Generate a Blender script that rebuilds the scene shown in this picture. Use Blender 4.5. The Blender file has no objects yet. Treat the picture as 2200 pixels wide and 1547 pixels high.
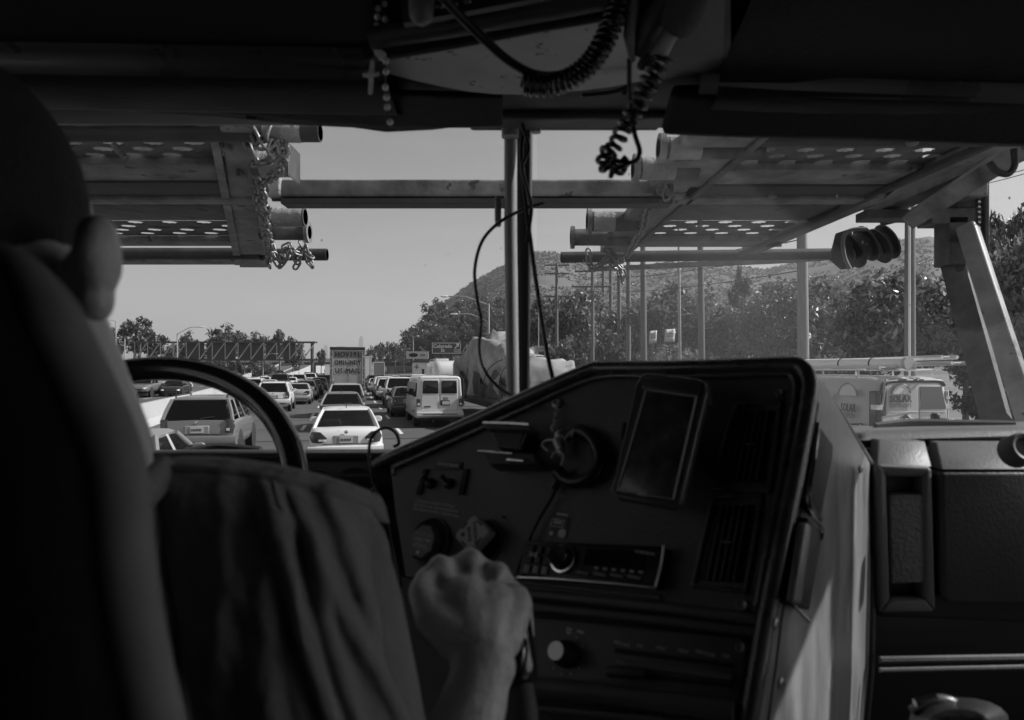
import bpy, math, random
import numpy as np
from mathutils import Vector, Matrix, noise

random.seed(7)
rng = np.random.default_rng(7)
SC = bpy.context.scene
C = SC.collection
V = Vector
PI = math.pi

# ------------------------------------------------------------------ camera
H = 2.45                      # eye height above the road
FPX = 1500.0                  # focal length in photo pixels
cd = bpy.data.cameras.new("camera")
cam = bpy.data.objects.new("camera", cd)
C.objects.link(cam)
cam.location = (0, 0, H)
cam.rotation_euler = (PI / 2, 0, 0)
cd.sensor_width = 36.0
cd.lens = 36.0 * FPX / 2200.0
cd.shift_y = 18.5 / 2200.0
cd.clip_start = 0.02
cd.clip_end = 40000
cd.dof.use_dof = True
cd.dof.focus_distance = 16.0
cd.dof.aperture_fstop = 6.3
SC.camera = cam

# ------------------------------------------------------------------ sky, sun, exposure
SUN_EL, SUN_AZ = math.radians(38), math.radians(5)     # azimuth measured from +X towards +Y
sdir = V((math.cos(SUN_EL) * math.cos(SUN_AZ), math.cos(SUN_EL) * math.sin(SUN_AZ), math.sin(SUN_EL)))
w = bpy.data.worlds.new("World")
SC.world = w
w.use_nodes = True
nt = w.node_tree
for n in list(nt.nodes):
    nt.nodes.remove(n)
wo = nt.nodes.new("ShaderNodeOutputWorld")
bg = nt.nodes.new("ShaderNodeBackground")
sky = nt.nodes.new("ShaderNodeTexSky")
sky.sky_type = 'NISHITA'
sky.sun_disc = False
sky.sun_elevation = SUN_EL
sky.sun_rotation = PI / 2 - SUN_AZ
sky.air_density = 1.0
sky.dust_density = 1.5
bw = nt.nodes.new("ShaderNodeRGBToBW")                   # the photograph is black and white
nt.links.new(sky.outputs[0], bw.inputs[0])
tcw = nt.nodes.new("ShaderNodeTexCoord"); mpw = nt.nodes.new("ShaderNodeMapping"); mpw.inputs["Scale"].default_value = (2.2, 2.2, 14)
cl = nt.nodes.new("ShaderNodeTexNoise"); cl.inputs["Scale"].default_value = 2.4; cl.inputs["Detail"].default_value = 7; cl.inputs["Roughness"].default_value = 0.6
cm = nt.nodes.new("ShaderNodeMapRange"); cm.inputs[1].default_value = 0.5; cm.inputs[2].default_value = 0.75; cm.inputs[3].default_value = 1.0; cm.inputs[4].default_value = 1.09
cx = nt.nodes.new("ShaderNodeMath"); cx.operation = 'MULTIPLY'     # thin high cloud
nt.links.new(tcw.outputs["Generated"], mpw.inputs[0]); nt.links.new(mpw.outputs[0], cl.inputs["Vector"]); nt.links.new(cl.outputs[0], cm.inputs[0])
nt.links.new(bw.outputs[0], cx.inputs[0]); nt.links.new(cm.outputs[0], cx.inputs[1]); nt.links.new(cx.outputs[0], bg.inputs[0])
bg.inputs[1].default_value = 0.10
nt.links.new(bg.outputs[0], wo.inputs[0])
sl = bpy.data.lights.new("sun", 'SUN')
sl.energy = 5.0
sl.angle = math.radians(0.53)
sun = bpy.data.objects.new("sun", sl)
C.objects.link(sun)
sun.rotation_euler = (-sdir).to_track_quat('-Z', 'Y').to_euler()
SC.view_settings.view_transform = 'Standard'
SC.view_settings.look = 'None'
SC.view_settings.exposure = 0.18
SC.view_settings.gamma = 1
SC.view_settings.use_curve_mapping = False
SC.cycles.volume_bounces = 0
SC.cycles.max_bounces = 8
SC.cycles.transparent_max_bounces = 24
SC.cycles.sample_clamp_indirect = 4.0
SC.cycles.use_denoising = True

# ------------------------------------------------------------------ helpers
def P(px, py, Y):
    """The point at depth Y that the photograph shows at (px, py)."""
    return V(((px - 1100) / FPX * Y, Y, H - (py - 792) / FPX * Y))

TH = math.radians(13.3)       # the road runs this far to the left of the view
CT, ST = math.cos(TH), math.sin(TH)
def R(u, v, z=0.0):
    return V((u * CT - v * ST, u * ST + v * CT, z))

MATS = {}
def mat(name, v, rough=0.5, metal=0.0, var=0.0, vs=6.0, bump=0.0, bs=60.0, spec=0.5, spots=0.0, spot_v=0.05, spot_s=14.0, coat=0.0,
        island=0.0, sheen=0.0, stretch=None, trans=0.0):
    if name in MATS:
        return MATS[name]
    m = bpy.data.materials.new(name)
    MATS[name] = m
    m.use_nodes = True
    t = m.node_tree
    b = t.nodes["Principled BSDF"]
    b.inputs["Roughness"].default_value = rough
    b.inputs["Metallic"].default_value = metal
    b.inputs["Specular IOR Level"].default_value = spec
    b.inputs["Coat Weight"].default_value = coat
    b.inputs["Coat Roughness"].default_value = 0.06
    b.inputs["Sheen Weight"].default_value = sheen
    b.inputs["Base Color"].default_value = (v, v, v, 1)
    cur = None
    tc = t.nodes.new("ShaderNodeTexCoord")
    src = tc.outputs["Object"]
    if stretch:
        mp = t.nodes.new("ShaderNodeMapping")
        mp.inputs["Scale"].default_value = stretch
        t.links.new(src, mp.inputs[0])
        src = mp.outputs[0]
    if var:
        nz = t.nodes.new("ShaderNodeTexNoise")
        nz.inputs["Scale"].default_value = vs
        nz.inputs["Detail"].default_value = 8
        nz.inputs["Roughness"].default_value = 0.62
        t.links.new(src, nz.inputs["Vector"])
        mr = t.nodes.new("ShaderNodeMapRange")
        mr.inputs[1].default_value = 0.3
        mr.inputs[2].default_value = 0.7
        mr.inputs[3].default_value = v * (1 - var)
        mr.inputs[4].default_value = v * (1 + var)
        t.links.new(nz.outputs[0], mr.inputs[0])
        cur = mr.outputs[0]
        rr = t.nodes.new("ShaderNodeMapRange")
        rr.inputs[1].default_value = 0.3
        rr.inputs[2].default_value = 0.7
        rr.inputs[3].default_value = max(0.02, rough - 0.1)
        rr.inputs[4].default_value = min(1, rough + 0.12)
        t.links.new(nz.outputs[0], rr.inputs[0])
        t.links.new(rr.outputs[0], b.inputs["Roughness"])
    if island:
        ge = t.nodes.new("ShaderNodeNewGeometry")
        mr = t.nodes.new("ShaderNodeMapRange")
        mr.inputs[3].default_value = v * (1 - island)
        mr.inputs[4].default_value = v * (1 + island)
        t.links.new(ge.outputs["Random Per Island"], mr.inputs[0])
        cur = mr.outputs[0]
    if spots:
        n2 = t.nodes.new("ShaderNodeTexNoise")
        n2.inputs["Scale"].default_value = spot_s
        n2.inputs["Detail"].default_value = 3
        t.links.new(src, n2.inputs["Vector"])
        cr = t.nodes.new("ShaderNodeMapRange")
        cr.inputs[1].default_value = 1 - spots
        cr.inputs[2].default_value = 1 - spots + 0.03
        t.links.new(n2.outputs[0], cr.inputs[0])
        mx = t.nodes.new("ShaderNodeMix")
        mx.data_type = 'FLOAT'
        t.links.new(cr.outputs[0], mx.inputs[0])
        if cur is not None:
            t.links.new(cur, mx.inputs[2])
        else:
            mx.inputs[2].default_value = v
        mx.inputs[3].default_value = spot_v
        cur = mx.outputs[0]
    if cur is not None:
        cc = t.nodes.new("ShaderNodeCombineColor")
        for i in range(3):
            t.links.new(cur, cc.inputs[i])
        t.links.new(cc.outputs[0], b.inputs["Base Color"])
    if bump:
        n3 = t.nodes.new("ShaderNodeTexNoise")
        n3.inputs["Scale"].default_value = bs
        n3.inputs["Detail"].default_value = 5
        t.links.new(src, n3.inputs["Vector"])
        bp = t.nodes.new("ShaderNodeBump")
        bp.inputs["Strength"].default_value = bump
        bp.inputs["Distance"].default_value = 0.01
        t.links.new(n3.outputs[0], bp.inputs["Height"])
        t.links.new(bp.outputs[0], b.inputs["Normal"])
    if trans:
        tr = t.nodes.new("ShaderNodeBsdfTranslucent")
        if cur is not None:
            t.links.new(cc.outputs[0], tr.inputs[0])
        else:
            tr.inputs[0].default_value = (v, v, v, 1)
        ms = t.nodes.new("ShaderNodeMixShader")
        ms.inputs[0].default_value = trans
        t.links.new(b.outputs[0], ms.inputs[1])
        t.links.new(tr.outputs[0], ms.inputs[2])
        t.links.new(ms.outputs[0], t.nodes["Material Output"].inputs[0])
    return m

def clear_mat(name, v=0.96):
    m = bpy.data.materials.new(name)
    m.use_nodes = True
    t = m.node_tree
    t.nodes.remove(t.nodes["Principled BSDF"])
    tr = t.nodes.new("ShaderNodeBsdfTransparent")
    tr.inputs[0].default_value = (v, v, v, 1)
    t.links.new(tr.outputs[0], t.nodes["Material Output"].inputs[0])
    return m

def tint_mat(name, tr_v, gloss):
    """Tinted car glass: see-through, dark, reflecting the sky at grazing angles."""
    m = bpy.data.materials.new(name)
    m.use_nodes = True
    t = m.node_tree
    t.nodes.remove(t.nodes["Principled BSDF"])
    tr = t.nodes.new("ShaderNodeBsdfTransparent")
    tr.inputs[0].default_value = (tr_v,) * 3 + (1,)
    gl = t.nodes.new("ShaderNodeBsdfGlossy")
    gl.inputs["Color"].default_value = (0.9, 0.9, 0.9, 1)
    gl.inputs["Roughness"].default_value = 0.03
    lw = t.nodes.new("ShaderNodeLayerWeight"); lw.inputs[0].default_value = .5
    pw = t.nodes.new("ShaderNodeMath"); pw.operation = 'POWER'; pw.inputs[1].default_value = 4
    t.links.new(lw.outputs["Facing"], pw.inputs[0])
    fr = t.nodes.new("ShaderNodeMapRange"); fr.inputs[3].default_value = .05; fr.inputs[4].default_value = .75
    t.links.new(pw.outputs[0], fr.inputs[0])
    ms = t.nodes.new("ShaderNodeMixShader")
    t.links.new(fr.outputs[0], ms.inputs[0])
    t.links.new(tr.outputs[0], ms.inputs[1])
    t.links.new(gl.outputs[0], ms.inputs[2])
    t.links.new(ms.outputs[0], t.nodes["Material Output"].inputs[0])
    return m

def volume_mat(name, density, aniso=0.0, grad=None):
    m = bpy.data.materials.new(name)
    m.use_nodes = True
    t = m.node_tree
    t.nodes.remove(t.nodes["Principled BSDF"])
    pv = t.nodes.new("ShaderNodeVolumePrincipled")
    pv.inputs["Color"].default_value = (0.92, 0.92, 0.92, 1)
    pv.inputs["Density"].default_value = density
    pv.inputs["Anisotropy"].default_value = aniso
    t.links.new(pv.outputs[0], t.nodes["Material Output"].inputs["Volume"])
    return m

class MB:
    """Collects shapes into one mesh."""
    def __init__(self):
        self.v, self.f = [], []
    def add(self, vs, fs, M=None):
        o = len(self.v)
        for p in vs:
            p = V(p)
            self.v.append(tuple(M @ p if M else p))
        for f in fs:
            self.f.append(tuple(i + o for i in f))
        return self
    def box(self, c, s, M=None, top=(1, 1)):
        x, y, z = s[0] / 2, s[1] / 2, s[2] / 2
        vs = [(c[0] + a * x * (top[0] if d > 0 else 1), c[1] + b * y * (top[1] if d > 0 else 1), c[2] + d * z)
              for d in (-1, 1) for a, b in ((-1, -1), (1, -1), (1, 1), (-1, 1))]
        return self.add(vs, [(3, 2, 1, 0), (4, 5, 6, 7), (0, 1, 5, 4), (1, 2, 6, 5), (2, 3, 7, 6), (3, 0, 4, 7)], M)
    def bb(self, x0, x1, y0, y1, z0, z1, M=None):
        return self.box(((x0 + x1) / 2, (y0 + y1) / 2, (z0 + z1) / 2), (x1 - x0, y1 - y0, z1 - z0), M)
    def ext(self, pts, vec):
        """Prism: the outline PTS (3-D) pushed along VEC."""
        n = len(pts)
        vec = V(vec)
        vs = [V(p) for p in pts] + [V(p) + vec for p in pts]
        fs = [tuple(range(n - 1, -1, -1)), tuple(range(n, 2 * n))]
        fs += [(i, (i + 1) % n, n + (i + 1) % n, n + i) for i in range(n)]
        return self.add(vs, fs)
    def loft(self, rings, closed=True, caps=True):
        n = len(rings[0])
        vs = [p for r in rings for p in r]
        fs = []
        for k in range(len(rings) - 1):
            for i in range(n if closed else n - 1):
                j = (i + 1) % n
                fs.append((k * n + i, k * n + j, (k + 1) * n + j, (k + 1) * n + i))
        if caps and closed:
            fs.append(tuple(range(n - 1, -1, -1)))
            fs.append(tuple((len(rings) - 1) * n + i for i in range(n)))
        return self.add(vs, fs)
    def tube(self, pts, r, n=8, closed=False, flat=1.0):
        pts = [V(p) for p in pts]
        m = len(pts)
        rr = r if isinstance(r, (list, tuple)) else [r] * m
        rings, ref = [], None
        for i, p in enumerate(pts):
            a = pts[i - 1] if (i > 0 or closed) else p
            b = pts[(i + 1) % m] if (i < m - 1 or closed) else p
            t = (b - a).normalized()
            if ref is None:
                ref = V((0, 0, 1)) if abs(t.z) < 0.9 else V((1, 0, 0))
            x = (ref - t * ref.dot(t)).normalized()
            ref = x
            y = t.cross(x)
            rings.append([p + (x * math.cos(k * 2 * PI / n) + y * math.sin(k * 2 * PI / n) * flat) * rr[i] for k in range(n)])
        if closed:
            vs = [p for q in rings for p in q]
            fs = []
            for k in range(m):
                for i in range(n):
                    j, l = (i + 1) % n, (k + 1) % m
                    fs.append((k * n + i, k * n + j, l * n + j, l * n + i))
            return self.add(vs, fs)
        return self.loft(rings)
    def cyl(self, a, b, r, r2=None, n=14):
        return self.tube([a, b], [r, r if r2 is None else r2], n)
    def sph(self, c, r, n=12, m=8, M=None):
        r = r if isinstance(r, (tuple, list)) else (r, r, r)
        vs = [(c[0], c[1], c[2] - r[2])]
        for j in range(1, m):
            a = -PI / 2 + PI * j / m
            for i in range(n):
                b = 2 * PI * i / n
                vs.append((c[0] + r[0] * math.cos(a) * math.cos(b), c[1] + r[1] * math.cos(a) * math.sin(b), c[2] + r[2] * math.sin(a)))
        vs.append((c[0], c[1], c[2] + r[2]))
        fs = [(0, 1 + (i + 1) % n, 1 + i) for i in range(n)]
        for j in range(m - 2):
            for i in range(n):
                a, b = 1 + j * n + i, 1 + j * n + (i + 1) % n
                fs.append((a, b, b + n, a + n))
        l = len(vs) - 1
        fs += [(l, l - n + i, l - n + (i + 1) % n) for i in range(n)]
        return self.add(vs, fs, M)
    def capsule(self, a, b, ra, rb, n=14):
        """Tapered limb with round ends."""
        a, b = V(a), V(b)
        d = b - a
        L = d.length
        if L < 1e-6:
            return self.sph(a, ra)
        t = d / L
        pts, rr = [], []
        for k in range(1, 5):
            q = PI / 2 * k / 4
            pts.append(a - t * ra * math.cos(q)); rr.append(ra * math.sin(q))
        for k in range(4, 0, -1):
            q = PI / 2 * k / 4
            pts.append(b + t * rb * math.cos(q)); rr.append(rb * math.sin(q))
        return self.tube(pts, rr, n)
    def grid(self, rows):
        return self.loft(rows, closed=False, caps=False)
    def lathe(self, prof, M=None, n=20):
        rings = [[(r * math.cos(2 * PI * i / n), r * math.sin(2 * PI * i / n), z) for i in range(n)] for r, z in prof]
        k = len(self.v)
        self.loft(rings)
        if M:
            for i in range(k, len(self.v)):
                self.v[i] = tuple(M @ V(self.v[i]))
        return self

WM = {}
def place(o, M):
    o.matrix_world = M
    WM[o.name] = M.copy()

def link(name, me, parent=None, M=None):
    o = bpy.data.objects.new(name, me)
    C.objects.link(o)
    if parent is not None:
        o.parent = parent
    WM[o.name] = WM[parent.name].copy() if parent is not None else Matrix.Identity(4)
    return o

def mesh(name, mb, m, sm=35, base=None):
    me = bpy.data.meshes.new(name)
    vs = mb.v
    if base is not None:
        inv = base.inverted()
        vs = [tuple(inv @ V(p)) for p in vs]
    me.from_pydata(vs, [], mb.f)
    me.update()
    if sm:
        me.polygons.foreach_set("use_smooth", [True] * len(me.polygons))
        me.set_sharp_from_angle(angle=math.radians(sm))
    if m is not None:
        me.materials.append(m)
    return me

def obj(name, mb, m, parent=None, bev=None, sm=35, world=True, subs=0):
    """Link MB as ONE mesh object; vertices are given in world space and stored in the parent's."""
    base = WM[parent.name] if (parent is not None and world) else None
    o = link(name, mesh(name, mb, m, sm, base), parent)
    if bev:
        b = o.modifiers.new("bevel", 'BEVEL')
        b.width = bev[0]
        b.segments = bev[1]
        b.limit_method = 'ANGLE'
        b.angle_limit = math.radians(32)
        b.harden_normals = False
        o.data.polygons.foreach_set("use_smooth", [True] * len(o.data.polygons))
    if subs:
        s = o.modifiers.new("smooth", 'SUBSURF')
        s.levels = s.render_levels = subs
    return o

def tag(o, label=None, cat=None, group=None, kind=None):
    if label: o["label"] = label
    if cat: o["category"] = cat
    if group: o["group"] = group
    if kind: o["kind"] = kind
    return o

def thing(name, label, cat, loc=(0, 0, 0), rz=0.0, group=None):
    o = bpy.data.objects.new(name, None)
    C.objects.link(o)
    o.empty_display_size = 0.2
    o.location = loc
    o.rotation_euler = (0, 0, rz)
    WM[o.name] = Matrix.Translation(V(loc)) @ Matrix.Rotation(rz, 4, 'Z')
    return tag(o, label, cat, group)

def single(name, mb, m, label, cat, loc=None, group=None, bev=None, sm=35):
    """A thing that is one mesh, with its origin at LOC."""
    base = Matrix.Translation(V(loc)) if loc is not None else None
    o = link(name, mesh(name, mb, m, sm, base))
    if loc is not None:
        o.location = loc
    WM[o.name] = base or Matrix.Identity(4)
    if bev:
        b = o.modifiers.new("bevel", 'BEVEL'); b.width = bev[0]; b.segments = bev[1]; b.limit_method = 'ANGLE'
    return tag(o, label, cat, group)

def struct(name, mb, m, sm=35, kind="structure", parent=None):
    o = obj(name, mb, m, parent, sm=sm)
    if parent is None:
        o["kind"] = kind
    return o

def dup(root, loc=None, rz=None, label=None, scale=None, paint=None, cat=None, M=None):
    def cp(o, parent):
        c = o.copy()
        C.objects.link(c)
        if parent is not None:
            c.parent = parent
        for ch in KIDS.get(o.name, ()):
            cp(ch, c)
        if paint and o.type == 'MESH' and c.material_slots and c.material_slots[0].material and c.material_slots[0].material.name.startswith("paint"):
            c.material_slots[0].link = 'OBJECT'
            c.material_slots[0].material = paint
        return c
    global KIDS
    KIDS = {}
    for o in C.objects:
        if o.parent is not None:
            KIDS.setdefault(o.parent.name, []).append(o)
    r = cp(root, None)
    if loc is not None: r.location = loc
    if rz is not None: r.rotation_euler = (0, 0, rz)
    if scale is not None: r.scale = scale if isinstance(scale, (tuple, list)) else (scale,) * 3
    if label: r["label"] = label
    if cat: r["category"] = cat
    WM[r.name] = Matrix.LocRotScale(r.location, r.rotation_euler, r.scale)
    return r

def repaint(root, paint):
    for o in C.objects:
        q = o
        while q is not None and q != root:
            q = q.parent
        if q == root and o.type == 'MESH' and o.material_slots and o.material_slots[0].material.name.startswith("paint"):
            o.material_slots[0].link = 'OBJECT'
            o.material_slots[0].material = paint

def frame(o, x, y):
    x = V(x).normalized(); y = V(y)
    z = x.cross(y).normalized(); y = z.cross(x)
    M = Matrix((x, y, z)).transposed().to_4x4()
    M.translation = V(o)
    return M

def text(name, s, size, M, m, parent=None, ext=0.001, bold=0.0, align='CENTER', shear=0.0, sx=1.0, spc=1.0):
    cu = bpy.data.curves.new(name, 'FONT')
    cu.body = s
    cu.size = size
    cu.align_x = align
    cu.align_y = 'CENTER'
    cu.extrude = ext
    cu.offset = bold
    cu.shear = shear
    cu.resolution_u = 2
    cu.space_character = spc
    t = bpy.data.objects.new(name + "_curve", cu)
    C.objects.link(t)
    dg = bpy.context.evaluated_depsgraph_get()
    me = bpy.data.meshes.new_from_object(t.evaluated_get(dg))
    bpy.data.objects.remove(t)
    bpy.data.curves.remove(cu)
    me.name = name
    me.transform(Matrix.Diagonal((sx, 1, 1, 1)))
    if parent is not None:
        M = WM[parent.name].inverted() @ M
    me.transform(M)
    me.materials.clear()
    me.materials.append(m)
    o = link(name, me, parent)
    return o

def spline(pts, n=8, closed=False):
    pts = [V(p) for p in pts]
    m = len(pts)
    out = []
    for i in range(m if closed else m - 1):
        p0 = pts[i - 1] if (i > 0 or closed) else pts[0] * 2 - pts[1]
        p1, p2 = pts[i], pts[(i + 1) % m]
        p3 = pts[(i + 2) % m] if (i + 2 < m or closed) else p2 * 2 - p1
        for k in range(n):
            t = k / n
            out.append(0.5 * ((2 * p1) + (p2 - p0) * t + (2 * p0 - 5 * p1 + 4 * p2 - p3) * t * t + (3 * p1 - p0 - 3 * p2 + p3) * t ** 3))
    if not closed:
        out.append(pts[-1])
    return out
# ------------------------------------------------------------------ materials of the place
ASPH = mat("asphalt", 0.08, 0.85, var=0.18, vs=0.35, bump=0.25, bs=30)
DIRT = mat("dry_earth", 0.16, 0.95, var=0.35, vs=0.08, bump=0.3, bs=3)
CONC = mat("concrete", 0.42, 0.85, var=0.14, vs=0.7, bump=0.1, bs=8)
PALEC = mat("pale_concrete", 0.42, 0.85, var=0.08, vs=0.4)
MARK = mat("road_paint", 0.62, 0.8, var=0.2, vs=2)
SEAM = mat("tar", 0.035, 0.7)
HILL = mat("hillside_earth", 0.115, 0.95, var=0.4, vs=0.03, bump=0.4, bs=0.3)
STEEL = mat("galvanised_steel", 0.4, 0.5, 0.3, var=0.1, vs=3)
WOOD = mat("pole_wood", 0.16, 0.9, var=0.3, vs=2, stretch=(6, 6, 0.4), bump=0.3, bs=10)
WHITE = mat("white_enamel", 0.75, 0.4)
DKSIGN = mat("sign_backing", 0.06, 0.5, var=0.15, vs=1)
SGREEN = mat("sign_face", 0.07, 0.45)
LEAF = mat("leaf", 0.2, 0.4, island=0.7, spec=.9, trans=0.35)
LEAF2 = mat("dark_leaf", 0.1, 0.4, island=0.5, trans=0.35)
LEAF3 = mat("dusty_leaf", 0.18, 0.4, island=0.5, trans=0.4)
LEAF4 = mat("grey_leaf", 0.17, 0.42, island=0.6, trans=0.35, spec=.8)
BARK = mat("bark", 0.13, 0.9, var=0.35, vs=4, stretch=(3, 3, 0.5), bump=0.5, bs=12)
TOWER = mat("tower_cladding", 0.1, 0.5)
WALLP = mat("white_stucco", 0.6, 0.8, var=0.06, vs=1)
DARK = mat("dark_opening", 0.02, 0.7)

# ------------------------------------------------------------------ ground and road
g = MB()
g.add([(-9000, -300, -0.05), (9000, -300, -0.05), (9000, 12000, -0.05), (-9000, 12000, -0.05)], [(0, 1, 2, 3)])
struct("ground", g, DIRT, sm=0)
g = MB()
vs = [-40, 0, 20, 60, 120, 250, 600]
g.grid([[R(-34, v, 0), R(-9.5, v, 0), R(0, v, 0), R(17.5, v, 0)] for v in vs])
road = struct("road", g, ASPH, sm=0)
mk = MB()
def strip(mb, u0, u1, v0, v1, z=0.006):
    mb.add([R(u0, v0, z), R(u1, v0, z), R(u1, v1, z), R(u0, v1, z)], [(0, 1, 2, 3)])
first = None
for u in (2.0, 5.7, 9.4, -1.75, -5.4, -16, -19.6):
    k = 0
    v = 10.0 + (0 if u > 0 else 2.5)
    while v < 150:
        m = MB(); strip(m, u - 0.07, u + 0.07, v, v + 2.6)
        obj("lane_marking", m, MARK, road, sm=0)
        v += 8.2; k += 1
for u in (-6.9, 16.6, -12.0):
    m = MB(); strip(m, u - 0.08, u + 0.08, -20, 300); obj("edge_line", m, MARK, road, sm=0)
for v in (13, 19.8, 24.6, 29.4, 34.2, 39, 45, 52, 60, 70, 82):
    m = MB(); strip(m, -6.6, 16.2, v, v + 0.11, 0.011); obj("expansion_joint", m, SEAM, road, sm=0)

# median barrier: New Jersey profile
def barrier(path, name, label, h=0.95):
    prof = [(-0.3, 0), (-0.28, 0.08), (-0.14, 0.3), (-0.09, h), (0.09, h), (0.14, 0.3), (0.28, 0.08), (0.3, 0)]
    rings = []
    for i, (u, v) in enumerate(path):
        rings.append([R(u + a, v, z) for a, z in prof])
    mb = MB(); mb.loft(rings)
    return single(name, mb, PALEC, label, "barrier", R(*path[0]), sm=20)
barrier([(-8.2, -10), (-8.2, 10), (-8.2, 30), (-9.0, 45), (-11, 70), (-14, 110), (-17, 170)], "median_barrier",
        "long pale concrete barrier dividing the two directions of traffic", 1.0)

# ------------------------------------------------------------------ hill
RIDGE = [(700, 792), (840, 775), (875, 728), (905, 690), (960, 640), (1005, 608), (1060, 575), (1090, 560), (1150, 538), (1190, 540),
         (1240, 556), (1330, 566), (1500, 556), (1640, 575), (1780, 540), (1850, 524), (1940, 511), (2000, 506), (2045, 520), (2200, 545), (2500, 570), (3200, 700)]
rx, ry = [r[0] for r in RIDGE], [r[1] for r in RIDGE]
def hill_z(x, y):
    px = 1100 + FPX * x / max(y, 1)
    zr = (792 - np.interp(px, rx, ry)) / FPX * 900
    s = (y - 300) / 600.0
    if s <= 0:
        return 0.0
    a = min(s, 1) ** 1.25
    if s > 1:
        a = max(0.0, 1 - (s - 1) * 0.5)
    n = noise.fractal(V((x * 0.008, y * 0.008, 3.1)), 1.0, 2.1, 5) * 9 * min(1, s * 2) * min(1, zr / 40)
    return zr * a + n * (1 if s < 0.9 else 0.35)
rows = []
for j in range(70):
    y = 290 + 1000 * (j / 69)
    rows.append([V((y * t, y, hill_z(y * t, y) - 0.1)) for t in np.linspace(-0.2, 1.25, 170)])
g = MB(); g.grid(rows)
struct("hill", g, HILL, sm=60)

def leaf_cards(cent, rad, nleaf, size, seed=0, squash=(1, 1, 1), droop=0.0):
    """Numpy leaf quads: CENT clump centres, RAD clump radii, NLEAF per clump."""
    r = np.random.default_rng(seed)
    cent = np.repeat(np.asarray(cent, float), nleaf, 0)
    rad = np.repeat(np.asarray(rad, float), nleaf)
    n = len(cent)
    d = r.normal(size=(n, 3)); d /= np.linalg.norm(d, axis=1)[:, None]
    q = r.random(n) ** 0.45
    pos = cent + d * (rad * q)[:, None] * np.array(squash)
    a = r.normal(size=(n, 3)); a[:, 2] -= droop; a /= np.linalg.norm(a, axis=1)[:, None]
    b = np.cross(a, r.normal(size=(n, 3))); b /= np.linalg.norm(b, axis=1)[:, None]
    s = size * (0.6 + 0.8 * r.random(n))[:, None]
    v = np.stack([pos - a * s, pos + b * s * 0.42, pos + a * s, pos - b * s * 0.42], 1).reshape(-1, 3)
    return v, np.arange(n * 4).reshape(-1, 4)

def np_mesh(name, v, f, m):
    me = bpy.data.meshes.new(name)
    me.vertices.add(len(v)); me.vertices.foreach_set("co", np.asarray(v, np.float32).ravel())
    me.loops.add(f.size); me.loops.foreach_set("vertex_index", f.astype(np.int32).ravel())
    me.polygons.add(len(f)); me.polygons.foreach_set("loop_start", np.arange(0, f.size, f.shape[1], dtype=np.int32))
    me.update(calc_edges=True)
    me.materials.append(m)
    return me

# low dry scrub over the hillside
cs, rs = [], []
for i in range(15000):
    y = 310 + 650 * random.random() ** 0.8
    x = y * random.uniform(-0.17, 0.9)
    z = hill_z(x, y)
    if z < 3 or noise.noise(V((x * 0.012, y * 0.012, 0))) < -0.3:
        continue
    cs.append((x, y, z + 0.3)); rs.append(random.uniform(1.0, 3.2))
v, f = leaf_cards(cs, rs, 15, 1.0, 3, (1, 1, 0.7))
o = link("scrub", np_mesh("scrub", v, f, LEAF2)); o["kind"] = "stuff"

# ------------------------------------------------------------------ trees
def make_tree(kind, h, r, ncl, nleaf, ls, seed, leafm, name):
    rr = random.Random(seed)
    cen, rad = [], []
    z0 = {'broad': 0.22, 'wispy': 0.3, 'pine': 0.18, 'bush': 0.02}[kind] * h
    for i in range(ncl):
        while True:
            x, y, z = rr.uniform(-1, 1), rr.uniform(-1, 1), rr.uniform(-1, 1)
            q = math.sqrt(x * x + y * y + z * z)
            if 0.35 < q < 1: break
        lump = 0.74 + 0.42 * noise.noise(V((x * 2.2 + seed * 3.7, y * 2.2, z * 2.2)))
        x, y, z = x * lump, y * lump, z * lump
        t = (z + 1) / 2
        if kind == 'pine':
            wd = 1.0 - 0.75 * t
            x, y = x * (wd + 0.25), y * (wd + 0.25)
        if kind == 'wispy':
            x, y = x * (0.75 + 0.35 * math.sin(t * 9 + seed)), y * 0.9
        cen.append((x * r, y * r, z0 + t * (h - z0)))
        rad.append(rr.uniform(0.13, 0.24) * r * (1.1 if kind != 'wispy' else 0.85))
    v, f = leaf_cards(cen, rad, nleaf, ls, seed, (1, 1, 0.8 if kind != 'wispy' else 1.25), 0.8 if kind == 'wispy' else 0.2)
    t = thing(name, None, "tree")
    o = link("crown", np_mesh("crown", v, f, leafm), t)
    mb = MB()
    lean = V((rr.uniform(-.06, .06) * h, rr.uniform(-.06, .06) * h, 0))
    tr = max(0.05, h * 0.02)
    if kind != 'bush':
        mb.tube([V((0, 0, -0.1)), lean * 0.3 + V((0, 0, h * 0.25)), lean * 0.7 + V((0, 0, h * 0.55)), lean + V((0, 0, h * 0.85))], [tr * 1.25, tr, tr * 0.7, tr * 0.2], 8)
    for i in range(7):
        c = V(cen[rr.randrange(ncl)])
        z = (0.1 if kind == 'bush' else 0.28 + 0.3 * rr.random()) * h
        a = V((0, 0, z)) + (lean * z / h)
        if kind == 'bush': a = V((0, 0, 0))
        mid = (a + c) / 2 + V((rr.uniform(-.1, .1) * r, rr.uniform(-.1, .1) * r, 0.05 * h))
        mb.tube([a, mid, c], [tr * 0.6, tr * 0.4, tr * 0.15], 6)
    obj("trunk", mb, BARK, t)
    return t

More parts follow.
